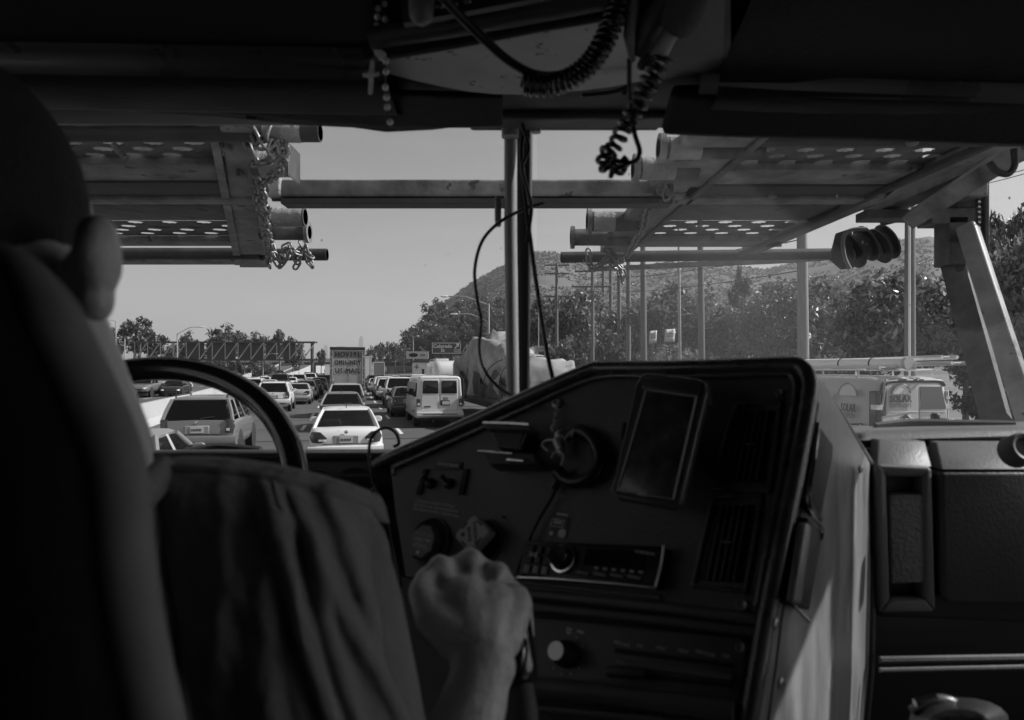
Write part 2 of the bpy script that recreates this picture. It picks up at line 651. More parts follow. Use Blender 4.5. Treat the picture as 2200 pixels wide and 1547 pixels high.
PROTO = {}
def proto(key, *a):
    if key not in PROTO:
        PROTO[key] = [make_tree(*a), False]
    return PROTO[key]
SPECS = {
    'broad_a': ('broad', 10, 4.6, 130, 60, 0.25, 11, LEAF, "broadleaf_tree"),
    'broad_b': ('broad', 10, 4.0, 120, 60, 0.25, 23, LEAF, "broadleaf_tree"),
    'dark_a': ('broad', 10, 4.4, 120, 70, 0.2, 31, LEAF4, "broadleaf_tree"),
    'wispy_a': ('wispy', 10, 3.6, 100, 60, 0.2, 41, LEAF3, "eucalyptus_tree"),
    'wispy_b': ('wispy', 10, 3.2, 60, 55, 0.22, 47, LEAF2, "eucalyptus_tree"),
    'pine_a': ('pine', 10, 3.3, 90, 60, 0.22, 53, LEAF2, "pine_tree"),
    'far_a': ('broad', 10, 4.4, 60, 32, 0.34, 61, LEAF2, "broadleaf_tree"),
    'far_b': ('wispy', 10, 3.6, 46, 30, 0.34, 67, LEAF2, "eucalyptus_tree"),
    'bush_a': ('bush', 3, 2.4, 45, 60, 0.15, 71, LEAF3, "bush"),
    'bush_b': ('bush', 3, 2.2, 45, 60, 0.15, 73, LEAF2, "bush"),
}
def plant(key, px, top, Y, wpx, label, group=None, base=None, rz=None):
    """A tree at depth Y whose top the photograph shows at row TOP."""
    p = P(px, top, Y)
    z0 = base if base is not None else 0.0
    h = p.z - z0
    sp = SPECS[key]
    s = h / sp[1]
    sw = (wpx / FPX * Y / 2) / sp[2]
    e = proto(key, *sp)
    t = e[0] if not e[1] else dup(e[0])
    e[1] = True
    t.location = (p.x, p.y, z0)
    t.rotation_euler = (0, 0, rz if rz is not None else random.uniform(0, 6.28))
    t.scale = (sw, sw, s)
    WM[t.name] = Matrix.LocRotScale(t.location, t.rotation_euler, t.scale)
    t["label"] = label
    t["category"] = "bush" if 'bush' in key else "tree"
    if group: t["group"] = group
    elif "group" in t: del t["group"]
    return t

plant('broad_a', 1925, 560, 27, 330, "big leafy tree with glinting leaves behind the van with ladders")
plant('broad_b', 2075, 575, 30, 230, "leafy tree just left of the slanted rack support post")
plant('wispy_a', 2185, 415, 24, 210, "tall eucalyptus tree at the right edge of the windscreen")
plant('broad_a', 2215, 470, 21, 240, "bright leafy tree filling the right edge under the tall eucalyptus")
plant('dark_a', 1840, 610, 41, 200, "dark tree between the broad dark tree and the big glinting one")
plant('wispy_a', 1640, 612, 47, 190, "pale wispy tree just left of the broad dark tree")
plant('broad_b', 1345, 640, 72, 160, "leafy tree behind the tight pole row")
plant('wispy_b', 2128, 440, 29, 120, "slim tree rising beside the top of the slanted rack post")
plant('broad_b', 2290, 430, 27, 260, "leafy tree beyond the slanted rack post, cut by the picture's right edge")
plant('dark_a', 1715, 570, 38, 290, "broad dark tree behind the thick pole left of the ladder van")
plant('wispy_b', 1592, 565, 62, 84, "slim dark tree rising against the hillside left of the thick pole")
plant('wispy_a', 1560, 640, 50, 190, "pale wispy tree right of the pole behind the dash corner")
plant('wispy_a', 1452, 590, 52, 250, "pale tree behind the two white notices")
plant('dark_a', 1400, 622, 66, 170, "dark tree behind the row of poles")
plant('broad_b', 1243, 598, 85, 170, "leafy tree right of the pole with three crossarms")
plant('wispy_a', 1165, 625, 92, 140, "pale leafy tree between the windscreen pillar and the crossarm pole")
plant('bush_b', 1330, 715, 64, 190, "dark bush at the foot of the row of poles")
plant('bush_a', 1480, 735, 44, 230, "pale bush under the white notices")
plant('bush_b', 1640, 730, 36, 220, "dark bush in front of the broad dark tree")
plant('bush_a', 1790, 742, 34, 200, "pale bush left of the ladder van")
plant('bush_b', 2130, 778, 25, 190, "dark bush right of the ladder van")
plant('bush_a', 2240, 760, 22, 190, "pale bush at the far right behind the slanted post")
plant('bush_a', 1215, 715, 70, 130, "pale bush beside the white roadside sign")
# slope left of the pillar
k = 0
for px, y, h in ((905, 360, 15), (925, 370, 19), (948, 400, 20), (930, 330, 14), (970, 350, 17), (985, 420, 19), (1005, 365, 17), (1030, 440, 20), (1025, 350, 16),
                 (1052, 400, 18), (1075, 430, 18), (1060, 345, 15), (960, 320, 13), (1000, 322, 13), (1040, 318, 13), (890, 330, 13), (915, 320, 11), (1085, 350, 15), (975, 440, 18), (1010, 460, 18)):
    x = (px - 1100) / FPX * y
    z = hill_z(x, y); h *= 1.75
    top = 792 - (z + h - H) / y * FPX
    plant('pine_a' if k % 3 else 'far_a', px, top, y, 74 if k % 3 else 92, "dark tree in the dense cluster on the slope left of the windscreen pillar",
          "dark trees on the slope", z - 0.5)
    k += 1
for i, (px, top) in enumerate(((797, 738), (815, 727), (833, 729), (850, 726), (868, 735), (885, 732), (905, 742), (786, 756))):
    plant('far_b' if i % 2 else 'far_a', px, top, 290 + 14 * (i % 3), 34, "distant tree in the row beyond the bridge right of the mail trailer", "distant trees beyond the bridge")
plant('far_b', 250, 700, 150, 80, "sparse tree nearest to the driver's ear, left one of three")
plant('far_b', 287, 663, 160, 110, "tallest sparse tree left of the sign gantry")
plant('far_b', 333, 697, 155, 80, "sparse tree above the left end of the sign gantry")
plant('far_a', 408, 705, 190, 60, "small rounded tree behind the lamp left of the gantry")
plant('far_a', 490, 688, 185, 120, "dense dark tree standing highest behind the gantry")
plant('far_a', 548, 706, 190, 90, "dense dark tree behind the middle of the gantry")
plant('far_a', 450, 724, 195, 80, "low dark tree behind the left part of the gantry")
plant('far_b', 602, 696, 180, 70, "sparse tree with a thin top behind the gantry")
plant('far_a', 630, 722, 185, 66, "rounded dark tree at the right end of the gantry")
plant('far_b', 690, 742, 185, 30, "small tree just right of the gantry post")
plant('far_a', 375, 735, 200, 80, "low tree behind the lamp left of the steering wheel top")
for i, (px, top, Y) in enumerate(((505, 770, 150), (545, 775, 150), (470, 768, 160), (575, 772, 170), (610, 778, 300), (640, 776, 320), (430, 770, 165), (585, 802, 118), (330, 768, 140), (280, 768, 150))):
    plant('bush_a' if i % 2 else 'bush_b', px, top, Y, 50, "roadside bush on the far side beneath the sign gantry", "bushes beneath the sign gantry")

# ------------------------------------------------------------------ far skyline
def skyscraper(px, top, wpx, label, steps):
    Y = 7000.0
    p = P(px, top, Y)
    mb = MB()
    W = wpx / FPX * Y
    z = 0
    for k, (fr, tw) in enumerate(steps):
        z1 = p.z * fr
        mb.box((p.x, Y, (z + z1) / 2), (W * tw, W * tw, z1 - z)); z = z1
    t = thing("skyscraper", label, "skyscraper", (p.x, Y, 0), 0, "skyline far away")
    obj("tower", mb, TOWER, t)
    bd = MB()
    for i in range(12):
        zz = p.z * (0.1 + 0.06 * i)
        bd.box((p.x, Y - W / 2 - 1, zz), (W * 0.9, 2, p.z * 0.02))
    obj("window_band", bd, DARK, t)
skyscraper(776, 722, 9, "tallest tapering skyscraper on the hazy skyline above the mail trailer", [(0.5, 1.2), (0.8, 1.0), (0.93, 0.85), (1, 0.6)])
skyscraper(733, 744, 14, "broad flat-topped tower in the haze above the mail trailer", [(1, 1)])
skyscraper(700, 742, 7, "slim hazy tower between the gantry tree and the mail trailer", [(0.9, 1), (1, 0.8)])
skyscraper(760, 748, 14, "low stepped tower beside the tallest skyscraper", [(0.8, 1.2), (1, 0.7)])
skyscraper(712, 745, 6, "faint slim tower right of the slim hazy one", [(1, 1)])
skyscraper(748, 752, 6, "lowest hazy tower between the broad tower and the stepped one", [(1, 1)])

# ------------------------------------------------------------------ bridge, ramp
t = thing("overpass", "concrete road bridge crossing the freeway far ahead", "bridge", (-55, 330, 0))
m = MB(); m.bb(-135, -18, 330, 342, 5.4, 6.3); obj("deck", m, PALEC, t)
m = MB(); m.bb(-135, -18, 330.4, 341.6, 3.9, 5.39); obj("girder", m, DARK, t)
m = MB(); m.bb(-135, -18, 329.7, 329.99, 5.5, 7.2); obj("parapet", m, CONC, t)
for x in (-96, -74, -57, -38, -24):
    m = MB(); m.bb(x - 0.8, x + 0.8, 333, 339, -0.1, 3.88); obj("pier", m, PALEC, t)
m = MB(); m.bb(-62, -39, 345, 347, -0.1, 5.3); obj("abutment", m, CONC, t)
ed = [((520, 818, 120), (604, 815, 130)), ((556, 803, 180), (640, 803, 180)), ((588, 792, 250), (664, 791, 250)), ((604, 783, 330), (672, 784, 330)), ((650, 776, 400), (700, 778, 400))]
top = [[P(*a), P(*b)] for a, b in ed]
m = MB(); m.grid([[a, (a * 2 + b) / 3, (a + b * 2) / 3, b] for a, b in top]); ramp = struct("ramp_road", m, ASPH, sm=0)
m = MB(); m.grid([[b + V((0, 0, 0.8)), b + V((0.5, -0.3, -8))] for a, b in top]); obj("retaining_wall", m, PALEC, ramp, sm=0)
m = MB(); m.grid([[a + V((0, 0, 0.9)), a + V((-0.5, -0.3, -8))] for a, b in top]); obj("parapet", m, PALEC, ramp, sm=0)
for k in range(3):
    a, b = top[k], top[k + 1]
    c, d = (a[0] + a[1]) / 2, (b[0] + b[1]) / 2
    m = MB(); m.add([c + V((-.3, 0, .06)), c + V((.3, 0, .06)), d + V((.3, 0, .06)), d + V((-.3, 0, .06))], [(0, 1, 2, 3)]); obj("lane_marking", m, MARK, ramp, sm=0)

# ------------------------------------------------------------------ gantry on the left, back of its signs
t = thing("sign_gantry", "steel truss gantry with dark sign backs across the opposite lanes", "sign gantry", P(672, 820, 150))
Y = 150
z1, z0 = P(0, 735, Y).z, P(0, 773, Y).z
xa, xb = P(290, 0, Y).x, P(678, 0, Y).x
m = MB()
for yy in (Y, Y + 1.2):
    m.bb(xa, xb, yy - .16, yy + .16, z1 - .2, z1 + .14); m.bb(xa, xb, yy - .16, yy + .16, z0 - .18, z0 + .14)
obj("chord", m, DKSIGN, t)
n = 14
for i in range(n):
    x0, x1 = xa + (xb - xa) * i / n, xa + (xb - xa) * (i + 1) / n
    m = MB(); m.tube([(x0, Y - .05, z0), (x1, Y - .05, z1)], 0.12, 6); obj("brace", m, STEEL, t)
    m = MB(); m.tube([(x0, Y - .1, z0), (x0, Y - .1, z1)], 0.09, 6); obj("upright", m, STEEL, t)
m = MB(); m.tube([(xb - .8, Y + .3, 0), (xb - .8, Y + .3, z1)], 0.36, 12); obj("post", m, DKSIGN, t)
m = MB(); m.tube([(xa + .8, Y + .3, 0), (xa + .8, Y + .3, z1)], 0.36, 12); obj("post", m, DKSIGN, t)
for a, b in ((390, 432), (438, 500), (506, 560), (566, 596), (604, 630)):
    m = MB(); m.bb(P(a, 0, Y).x, P(b, 0, Y).x, Y + 1.5, Y + 1.7, z0 + .1, z1 - .15); obj("sign_panel", m, DKSIGN, t)

# exit sign on the right
Y = 150
t = thing("exit_sign", "dark exit sign reading Colorado St with an arrow, above the traffic", "road sign", P(960, 826, Y))
a, b = P(928, 736, Y), P(990, 760, Y)
m = MB(); m.bb(a.x, b.x, Y, Y + .12, b.z, a.z); obj("panel", m, SGREEN, t)
m = MB()
for x0, x1, q0, q1 in ((a.x, b.x, a.z - .16, a.z - .06), (a.x, b.x, b.z + .06, b.z + .16), (a.x + .05, a.x + .15, b.z, a.z), (b.x - .15, b.x - .05, b.z, a.z)):
    m.bb(x0, x1, Y - .05, Y - .01, q0, q1)
obj("border", m, WHITE, t)
fr = lambda px, py, Y: frame(P(px, py, Y), (1, 0, 0), (0, 0, 1))
text("lettering", "Colorado", 1.05, fr(951, 744, Y - .06), WHITE, t, 0.01, 0.02)
text("lettering", "St", 1.05, fr(951, 753, Y - .06), WHITE, t, 0.01, 0.02)
m = MB()
c = P(981, 743, Y - .06)
for q in ([(-.45, -.45), (-.3, -.6), (.3, .0), (.15, .15)], [(-.25, .45), (.5, .5), (.45, -.25)]):
    m.ext([c + V((x, 0, z)) for x, z in q], (0, .02, 0))
obj("arrow", m, WHITE, t, sm=0)
a2, b2 = P(975, 750, Y - .05), P(989, 757, Y - .05)
m = MB(); m.bb(a2.x, b2.x, Y - .05, Y - .03, b2.z, a2.z); obj("plate", m, mat("sign_yellow", 0.4, 0.5), t)
text("lettering", "ONLY", 0.5, fr(982, 753.5, Y - .08), DARK, t, 0.005, 0.01)
m = MB(); m.bb(a.x - .5, P(1030, 0, Y).x, Y + .3, Y + .5, a.z - .25, a.z); m.bb(a.x - .5, P(1030, 0, Y).x, Y + .3, Y + .5, b.z - .3, b.z - .05); obj("truss", m, DKSIGN, t)
m = MB(); m.tube([P(1003, 737, Y + .4), P(1003, 762, Y + .4)], .1, 6); m.tube([P(992, 760, Y + .4), P(1003, 740, Y + .4)], .08, 6); obj("brace", m, STEEL, t)
m = MB(); m.tube([(P(1028, 0, Y).x, Y + .4, 0), (P(1028, 0, Y).x, Y + .4, a.z)], .3, 12); obj("post", m, DKSIGN, t)

# shop sign and its block
Y = 175
t = thing("roadside_building", "small white building with a wide sign board on its roof", "building", P(902, 816, Y))
a, b = P(886, 779, Y), P(918, 810, Y)
m = MB(); m.bb(a.x, b.x, Y, Y + 5, 0, a.z); obj("wall", m, WALLP, t)
m = MB(); m.bb(a.x - .4, b.x + .5, Y - .3, Y + 5.3, a.z, a.z + .5); obj("roof", m, DKSIGN, t)
q = P(909, 798, Y); m = MB(); m.bb(q.x - .3, q.x + .3, Y - .06, Y - .01, 0.1, q.z + .6); obj("door", m, DARK, t)
q = P(895, 789, Y); m = MB(); m.bb(q.x - .7, q.x + .7, Y - .08, Y - .02, q.z - .06, q.z + .06); m.bb(q.x - .07, q.x + .07, Y - .11, Y - .08, q.z - .5, q.z + .5); m.bb(q.x - .4, q.x + .4, Y - .08, Y - .02, q.z + .2, q.z + .3); obj("emblem", m, DARK, t)
a, b = P(873, 755, Y), P(921, 771, Y)
m = MB(); m.bb(a.x, b.x, Y - .3, Y, b.z, a.z); sb = obj("sign_board", m, mat("sign_face_grey", 0.42, 0.5), t)
m = MB(); q = P(888, 763, Y - .36); m.loft([[q + V((math.cos(i * PI / 10) * 1.15 * s, e, math.sin(i * PI / 10) * .48 * s)) for i in range(20)] for s, e in ((1, .05), (1, 0), (.86, 0), (.86, .05))]); obj("oval_emblem", m, DARK, sb)
m = MB()
for k in range(5): m.bb(q.x - .6 + k * .25, q.x - .45 + k * .25, Y - .37, Y - .33, q.z - .12 + .05 * (k % 2), q.z + .12)
for k in range(4): m.bb(q.x + 1.8 + k * .3, q.x + 2.0 + k * .3, Y - .37, Y - .33, q.z - .2 - .05 * (k % 2), q.z + .2)
obj("lettering", m, DKSIGN, sb)
for x in (a.x + 1.5, b.x - 1.5):
    m = MB(); m.bb(x - .1, x + .1, Y - .2, Y - .02, P(0, 779, Y).z + .5, b.z); obj("bracket", m, DKSIGN, t)

# ------------------------------------------------------------------ lamps and poles
def lamp(px, py_top, Y, arms, label, r=0.09):
    p = P(px, py_top, Y)
    t = thing("street_lamp", label, "street lamp", (p.x, p.y, 0), 0, "street lamps beside the freeway")
    m = MB(); m.tube([(p.x, p.y, 0), (p.x, p.y, p.z)], [r * 1.4, r], 10); obj("post", m, STEEL, t)
    for (ax, ay), (hx, hy) in arms:
        a, h = P(ax, ay, Y), P(hx, hy, Y)
        m = MB(); m.tube(spline([a, a + (h - a) * 0.45 + V((0, 0, (h.z - a.z) * 0.35)), h + V(((a.x - h.x) * .35, 0, 0.0)), h], 5), r * 0.6, 6); obj("arm", m, STEEL, t)
        s = -1 if h.x < a.x else 1
        m = MB(); m.sph(tuple(h + V((s * .35, 0, 0))), (.45, .17, .11)); obj("lamp_head", m, WHITE, t)
lamp(1050, 652, 75, [((1049, 655), (962, 637)), ((1050, 691), (982, 675))], "double-armed lamp post left of the windscreen pillar", .1)
lamp(888, 724, 180, [((888, 726), (895, 722))], "small distant lamp post above the roadside building")
lamp(381, 716, 110, [((381, 718), (430, 703))], "lamp post with a long arm left of the sign gantry")
lamp(565, 772, 150, [((565, 774), (590, 760))], "lamp post under the right part of the gantry")
lamp(249, 690, 130, [((249, 691), (236, 688))], "pale lamp post in front of the sparse trees on the left")

def pole(px, Y, d, top, label, arms=(), mt=WOOD, name="utility_pole", cat="utility pole", lean=0):
    p = P(px, top, Y)
    t = thing(name, label, cat, (p.x, p.y, 0), 0, "poles along the right roadside" if name == "utility_pole" else None)
    m = MB(); m.tube([(p.x, p.y, -0.2), (p.x - lean * .5, p.y, p.z / 2), (p.x - lean, p.y, p.z)], [d * .55, d * .5, d * .42], 14); obj("post", m, mt, t)
    for py, w0, w1 in arms:
        z = P(px, py, Y).z
        a, b = P(px + w0, py, Y).x, P(px + w1, py, Y).x
        m = MB(); m.bb(a, b, p.y - .07, p.y + .07, z - .07, z + .07); obj("crossarm", m, WOOD, t)
        for q in (a + .1, a * .6 + b * .4, a * .3 + b * .7, b - .1):
            m = MB(); m.lathe([(.03, 0), (.06, .06), (.03, .1), (.05, .16), (0.01, .18)], Matrix.Translation((q, p.y, z + .07)), 8); obj("insulator", m, mat("porcelain", .35, .3), t)
    return t
pole(1196, 78, .36, 566, "wooden utility pole with three crossarms right of the pillar", [(570, -26, 27), (588, -26, 27), (637, -28, 33)])
pole(1273, 60, .32, 575, "utility pole with a crossarm at the left end of the pole row", [(583, -38, 4), (616, -45, 40)])
pole(1296, 88, .42, 480, "thin dark pole first from the left in the tight pole row", mt=WOOD)
pole(1312, 80, .42, 480, "pole second from the left in the tight pole row")
pole(1330, 70, .42, 480, "pole third from the left in the tight pole row")
pole(1350, 58, .40, 480, "pole fourth from the left in the tight pole row")
pole(1384, 46, .40, 460, "sunlit pole left of the two white notices", lean=.1)
pole(1509, 34, .32, 430, "pole between the notices and the broad dark tree", lean=.12)
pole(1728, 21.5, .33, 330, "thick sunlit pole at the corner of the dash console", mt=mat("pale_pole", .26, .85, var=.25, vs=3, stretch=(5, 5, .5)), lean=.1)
t = pole(1955, 18.5, .27, 330, "thick dark pole with a conduit behind the ladder van")
p = P(1949, 0, 18.5); m = MB(); m.tube([(p.x - .04, 18.33, 0), (p.x - .04, 18.33, 8.2)], .03, 8); obj("conduit", m, WHITE, t)
pole(1462, 42, .17, 470, "slim white metal pole right of the white notices", mt=STEEL, name="metal_pole", cat="pole", lean=.12)
pole(1157, 70, .11, 640, "slim pale pole standing behind the white roadside sign", mt=STEEL, name="metal_pole", cat="pole")
pole(268, 128, .22, 728, "short pale pole among the sparse trees on the left", mt=STEEL, name="metal_pole", cat="pole")
WIRE = mat("wire", .03, .6)
for i, (y0, y1, lab) in enumerate(((571, 566, "topmost"), (575, 573, "second"), (589, 600, "third"), (618, 640, "lowest"))):
    a, b = P(1222, y0, 78), P(1728, y1 - 60, 21.5)
    pts = [a.lerp(b, k / 16) - V((0, 0, 4 * 0.6 * (k / 16) * (1 - k / 16))) for k in range(17)]
    m = MB(); m.tube(pts, .018, 5)
    single("power_line", m, WIRE, f"{lab} power line running from the crossarm pole to the thick pole", "power line", a, "power lines on the right")
for i, (y0, y1, lab) in enumerate(((365, 378, "upper"), (372, 389, "lower"))):
    a, b = P(2040, y1 + 20, 30), P(2330, y0 - 40, 20)
    m = MB(); m.tube([a.lerp(b, k / 8) - V((0, 0, .5 * (k / 8) * (1 - k / 8))) for k in range(9)], .014, 5)
    single("power_line", m, WIRE, f"{lab} power line crossing the sky beside the rack hook", "power line", a, "power lines on the right")

# lattice pylon far left
Y = 480
p = P(216, 690, Y)
t = thing("pylon", "lattice power pylon in the haze beside the driver's ear", "pylon", (p.x, Y, 0))
m = MB()
for a in (-1, 1):
    for b in (-1, 1):
        m.tube([(p.x + a * 3.2, Y + b * 3.2, 0), (p.x + a * .8, Y + b * .8, p.z * .7), (p.x + a * .3, Y + b * .3, p.z)], .22, 5)
for k in range(9):
    z = p.z * k / 9; q = 3.2 - 2.6 * k / 9; z2 = p.z * (k + 1) / 9; q2 = 3.2 - 2.6 * (k + 1) / 9
    m.tube([(p.x - q, Y - q, z), (p.x + q2, Y - q2, z2)], .12, 4); m.tube([(p.x + q, Y - q, z), (p.x - q2, Y - q2, z2)], .12, 4)
obj("lattice", m, STEEL, t)
for fz in (.68, .82, .95):
    m = MB(); m.tube([(p.x - 7, Y, p.z * fz), (p.x + 7, Y, p.z * fz)], .25, 5); obj("crossarm", m, STEEL, t)

# white roadside sign, notices, guard rail
Y = 70
t = thing("roadside_sign", "white roadside sign with dark letters behind the tarp load", "road sign", P(1169, 844, Y))
a, b = P(1149, 743, Y), P(1190, 773, Y)
m = MB(); m.bb(a.x, b.x, Y, Y + .06, b.z, a.z); obj("panel", m, mat("sign_white", .5, .5), t)
text("lettering", "WILDERNESS", .25, fr(1169, 749, Y - .02), DKSIGN, t, .004)
text("lettering", "MI", .55, fr(1163, 760, Y - .02), DKSIGN, t, .004, .02)
text("lettering", "F", .42, fr(1163, 769, Y - .02), DKSIGN, t, .004, .01)
for px in (1155, 1184):
    q = P(px, 773, Y); m = MB(); m.bb(q.x - .06, q.x + .06, Y + .07, Y + .17, 0, q.z + .5); obj("post", m, WOOD, t)
PAPER = mat("notice_paper", .72, .7, var=.1, vs=8)
for (px, py, w_, h_, lab, lines) in ((1403, 724, 16, 27, "small white notice with printed lines, left of the pair", True), (1439, 721, 22, 28, "slightly larger white notice, right of the pair", False)):
    Y = 43
    c = P(px, py, Y); W, Hh = w_ / FPX * Y, h_ / FPX * Y
    t = thing("notice", lab, "notice", (c.x, Y, 0), 0, "white notices by the trees")
    m = MB(); m.grid([[c + V((x * W / 2 + z * .02, .03 * math.sin(x * 2 + z), z * Hh / 2 + x * .02)) for x in (-1, -.5, 0, .5, 1)] for z in (-1, -.4, .2, 1)]); s = obj("sheet", m, PAPER, t)
    mod = s.modifiers.new("thick", 'SOLIDIFY'); mod.thickness = .01
    m = MB()
    for k, zz in enumerate((.5, .3, -.02, -.2) if lines else (.3, -.1)):
        for j in range(5):
            m.bb(c.x - W * .33 + j * W * .14, c.x - W * .33 + j * W * .14 + W * (.1 if k % 2 else .12), Y - .06, Y - .05, c.z + zz * Hh / 2 - .025, c.z + zz * Hh / 2 + .03)
    obj("lettering", m, mat("faded_ink", .3 if lines else .5, .7), t)
    m = MB(); m.tube([(c.x, Y + .08, 0), (c.x, Y + .08, c.z + Hh * .4)], .035, 6); obj("post", m, WOOD, t)
t = thing("guard_rail", "low metal guard rail at the right roadside beyond the ladder van", "guard rail", R(17.2, 10))
m = MB(); m.loft([[R(17.2 + a, v, z) for a, z in ((0, .45), (.06, .5), (0, .56), (.06, .62), (0, .68), (.03, .68), (.09, .62), (.03, .56), (.09, .5), (.03, .45))] for v in (-5, 10, 25, 60)]); obj("beam", m, STEEL, t)
for k in range(16):
    m = MB(); q = R(17.35, -4 + 4 * k); m.bb(q.x - .07, q.x + .07, q.y - .07, q.y + .07, -.05, .7); obj("post", m, WOOD, t)
# ------------------------------------------------------------------ vehicles
PW = mat("paint_white", 0.66, 0.3, coat=0.5)
PS = mat("paint_silver", 0.42, 0.3, 0.25, coat=0.5)
PG = mat("paint_grey", 0.17, 0.3, 0.2, coat=0.5)
PD = mat("paint_dark", 0.05, 0.3, coat=0.5)
PK = mat("paint_black", 0.02, 0.25, coat=0.5)
PL = mat("paint_light_grey", 0.5, 0.3, coat=0.4)
TYRE = mat("tyre", 0.025, 0.85, bump=0.2, bs=40)
RIM = mat("rim", 0.55, 0.35, 0.7)
TRIM = mat("black_trim", 0.03, 0.55)
LAMPR = mat("lamp_lens", 0.045, 0.2, coat=0.6)
LAMPW = mat("lamp_clear", 0.7, 0.12, coat=0.6)
PLATE = mat("plate", 0.55, 0.5)
SEATM = mat("car_seat", 0.4, 0.8)
CHROME = mat("chrome", 0.75, 0.15, 1.0)
GLASS = tint_mat("window_glass", 0.34, 1.5)
GLASSD = tint_mat("privacy_glass", 0.12, 1.5)
GLASSO = mat("dark_glass", 0.015, 0.06, coat=0.3)

_tyre = _rim = None
def wheel(t, x, y, r, w=0.21):
    global _tyre, _rim
    if _tyre is None:
        M = Matrix.Rotation(PI / 2, 4, 'Y')
        mb = MB(); mb.lathe([(.6, -.3), (.66, -.33), (.9, -.33), (.98, -.26), (1, -.1), (1, .1), (.98, .26), (.9, .33), (.66, .33), (.6, .3)], M, 24)
        _tyre = mesh("tyre", mb, TYRE)
        mb = MB(); mb.lathe([(.02, .24), (.12, .24), (.16, .2), (.3, .17), (.5, .21), (.62, .31), (.66, .31), (.66, -.31), (.05, -.31)], M, 20)
        for k in range(5):
            a = k * 2 * PI / 5
            mb.box((.25, math.cos(a) * .36, math.sin(a) * .36), (.06, .1, .1), None)
        _rim = mesh("rim", mb, RIM)
    o = link("wheel", _tyre, t)
    o.location = (x, y, r)
    o.scale = (w / .66 * (1 if x > 0 else -1), r, r)
    q = link("rim", _rim, o)
    return o

CARS = {
    'sedan': dict(L=4.5, W=1.76, st=[(-2.25, .36, .80, .66), (-2.2, .25, .95, .78), (-2.1, .22, 1.0, .85), (-1.9, .2, 1.03, .875), (-1.2, .18, .99, .88), (.5, .18, .95, .88), (1.15, .18, .92, .88), (1.8, .2, .82, .86), (2.15, .25, .70, .78), (2.26, .34, .58, .66)],
                  gh=(.97, 1.40, -1.62, -.85, .45, 1.2, .78, .58), glass=GLASS, tl=[(.44, .80), (.60, .95), (.80, .95), (.845, .82), (.83, .70), (.56, .68)], plate=.76, rw=.31, bump=(.34, .62)),
    'hatch': dict(L=4.4, W=1.78, st=[(-2.2, .36, .84, .70), (-2.15, .25, 1.02, .82), (-2.0, .2, 1.06, .87), (-1.2, .18, 1.02, .89), (.5, .18, .97, .89), (1.15, .18, .94, .88), (1.8, .2, .82, .85), (2.1, .25, .70, .76), (2.2, .34, .58, .64)],
                  gh=(1.02, 1.46, -2.02, -1.35, .4, 1.2, .8, .6), glass=GLASSD, tl=[(.62, .74), (.62, 1.0), (.82, 1.0), (.86, .74)], plate=.8, rw=.32, bump=(.34, .62)),
    'suv': dict(L=4.6, W=1.86, st=[(-2.3, .45, .92, .78), (-2.26, .36, 1.10, .88), (-2.1, .30, 1.13, .92), (-1.2, .28, 1.12, .93), (.6, .28, 1.08, .93), (1.2, .28, 1.05, .92), (1.9, .3, .95, .88), (2.2, .35, .82, .78), (2.3, .42, .7, .68)],
                gh=(1.1, 1.66, -2.2, -1.85, .35, 1.15, .85, .68), glass=GLASSD, tl=[(.68, .80), (.70, 1.15), (.84, 1.15), (.9, .95), (.88, .78)], plate=.88, rw=.36, bump=(.42, .72)),
    'minivan': dict(L=5.0, W=1.98, st=[(-2.5, .42, .95, .84), (-2.46, .33, 1.10, .94), (-2.3, .26, 1.14, .98), (-1.2, .24, 1.12, .99), (.6, .24, 1.06, .99), (1.3, .24, 1.0, .97), (2.0, .28, .88, .92), (2.4, .34, .74, .8), (2.5, .42, .6, .66)],
                    gh=(1.1, 1.70, -2.42, -2.05, .6, 1.55, .91, .74), glass=GLASSD, tl=[(.80, .74), (.80, 1.12), (.93, 1.12), (.95, .74)], plate=.88, rw=.33, bump=(.36, .66)),
    'pickup': dict(L=5.6, W=1.98, st=[(-2.8, .6, 1.12, .90), (-2.77, .5, 1.2, .96), (-2.6, .45, 1.22, .98), (-1.2, .42, 1.22, .99), (.6, .42, 1.2, .99), (1.5, .42, 1.16, .98), (2.3, .45, 1.05, .93), (2.7, .5, .95, .85), (2.8, .55, .8, .76)],
                   gh=(1.19, 1.86, -.75, -.55, .75, 1.5, .9, .72), glass=GLASSD, tl=[(.80, .84), (.80, 1.18), (.95, 1.18), (.95, .84)], plate=.68, rw=.4, bump=(.52, .74)),
}

def ring(y, zb, zt, w):
    h = zt - zb
    half = [(0, zb), (.78 * w, zb), (.95 * w, zb + .14 * h), (w, zb + .36 * h), (w, zb + .6 * h), (.975 * w, zt - .16 * h), (.93 * w, zt - .05 * h), (.8 * w, zt), (0, zt + .015)]
    return [V((x, y, z)) for x, z in half] + [V((-x, y, z)) for x, z in half[-2:0:-1]]

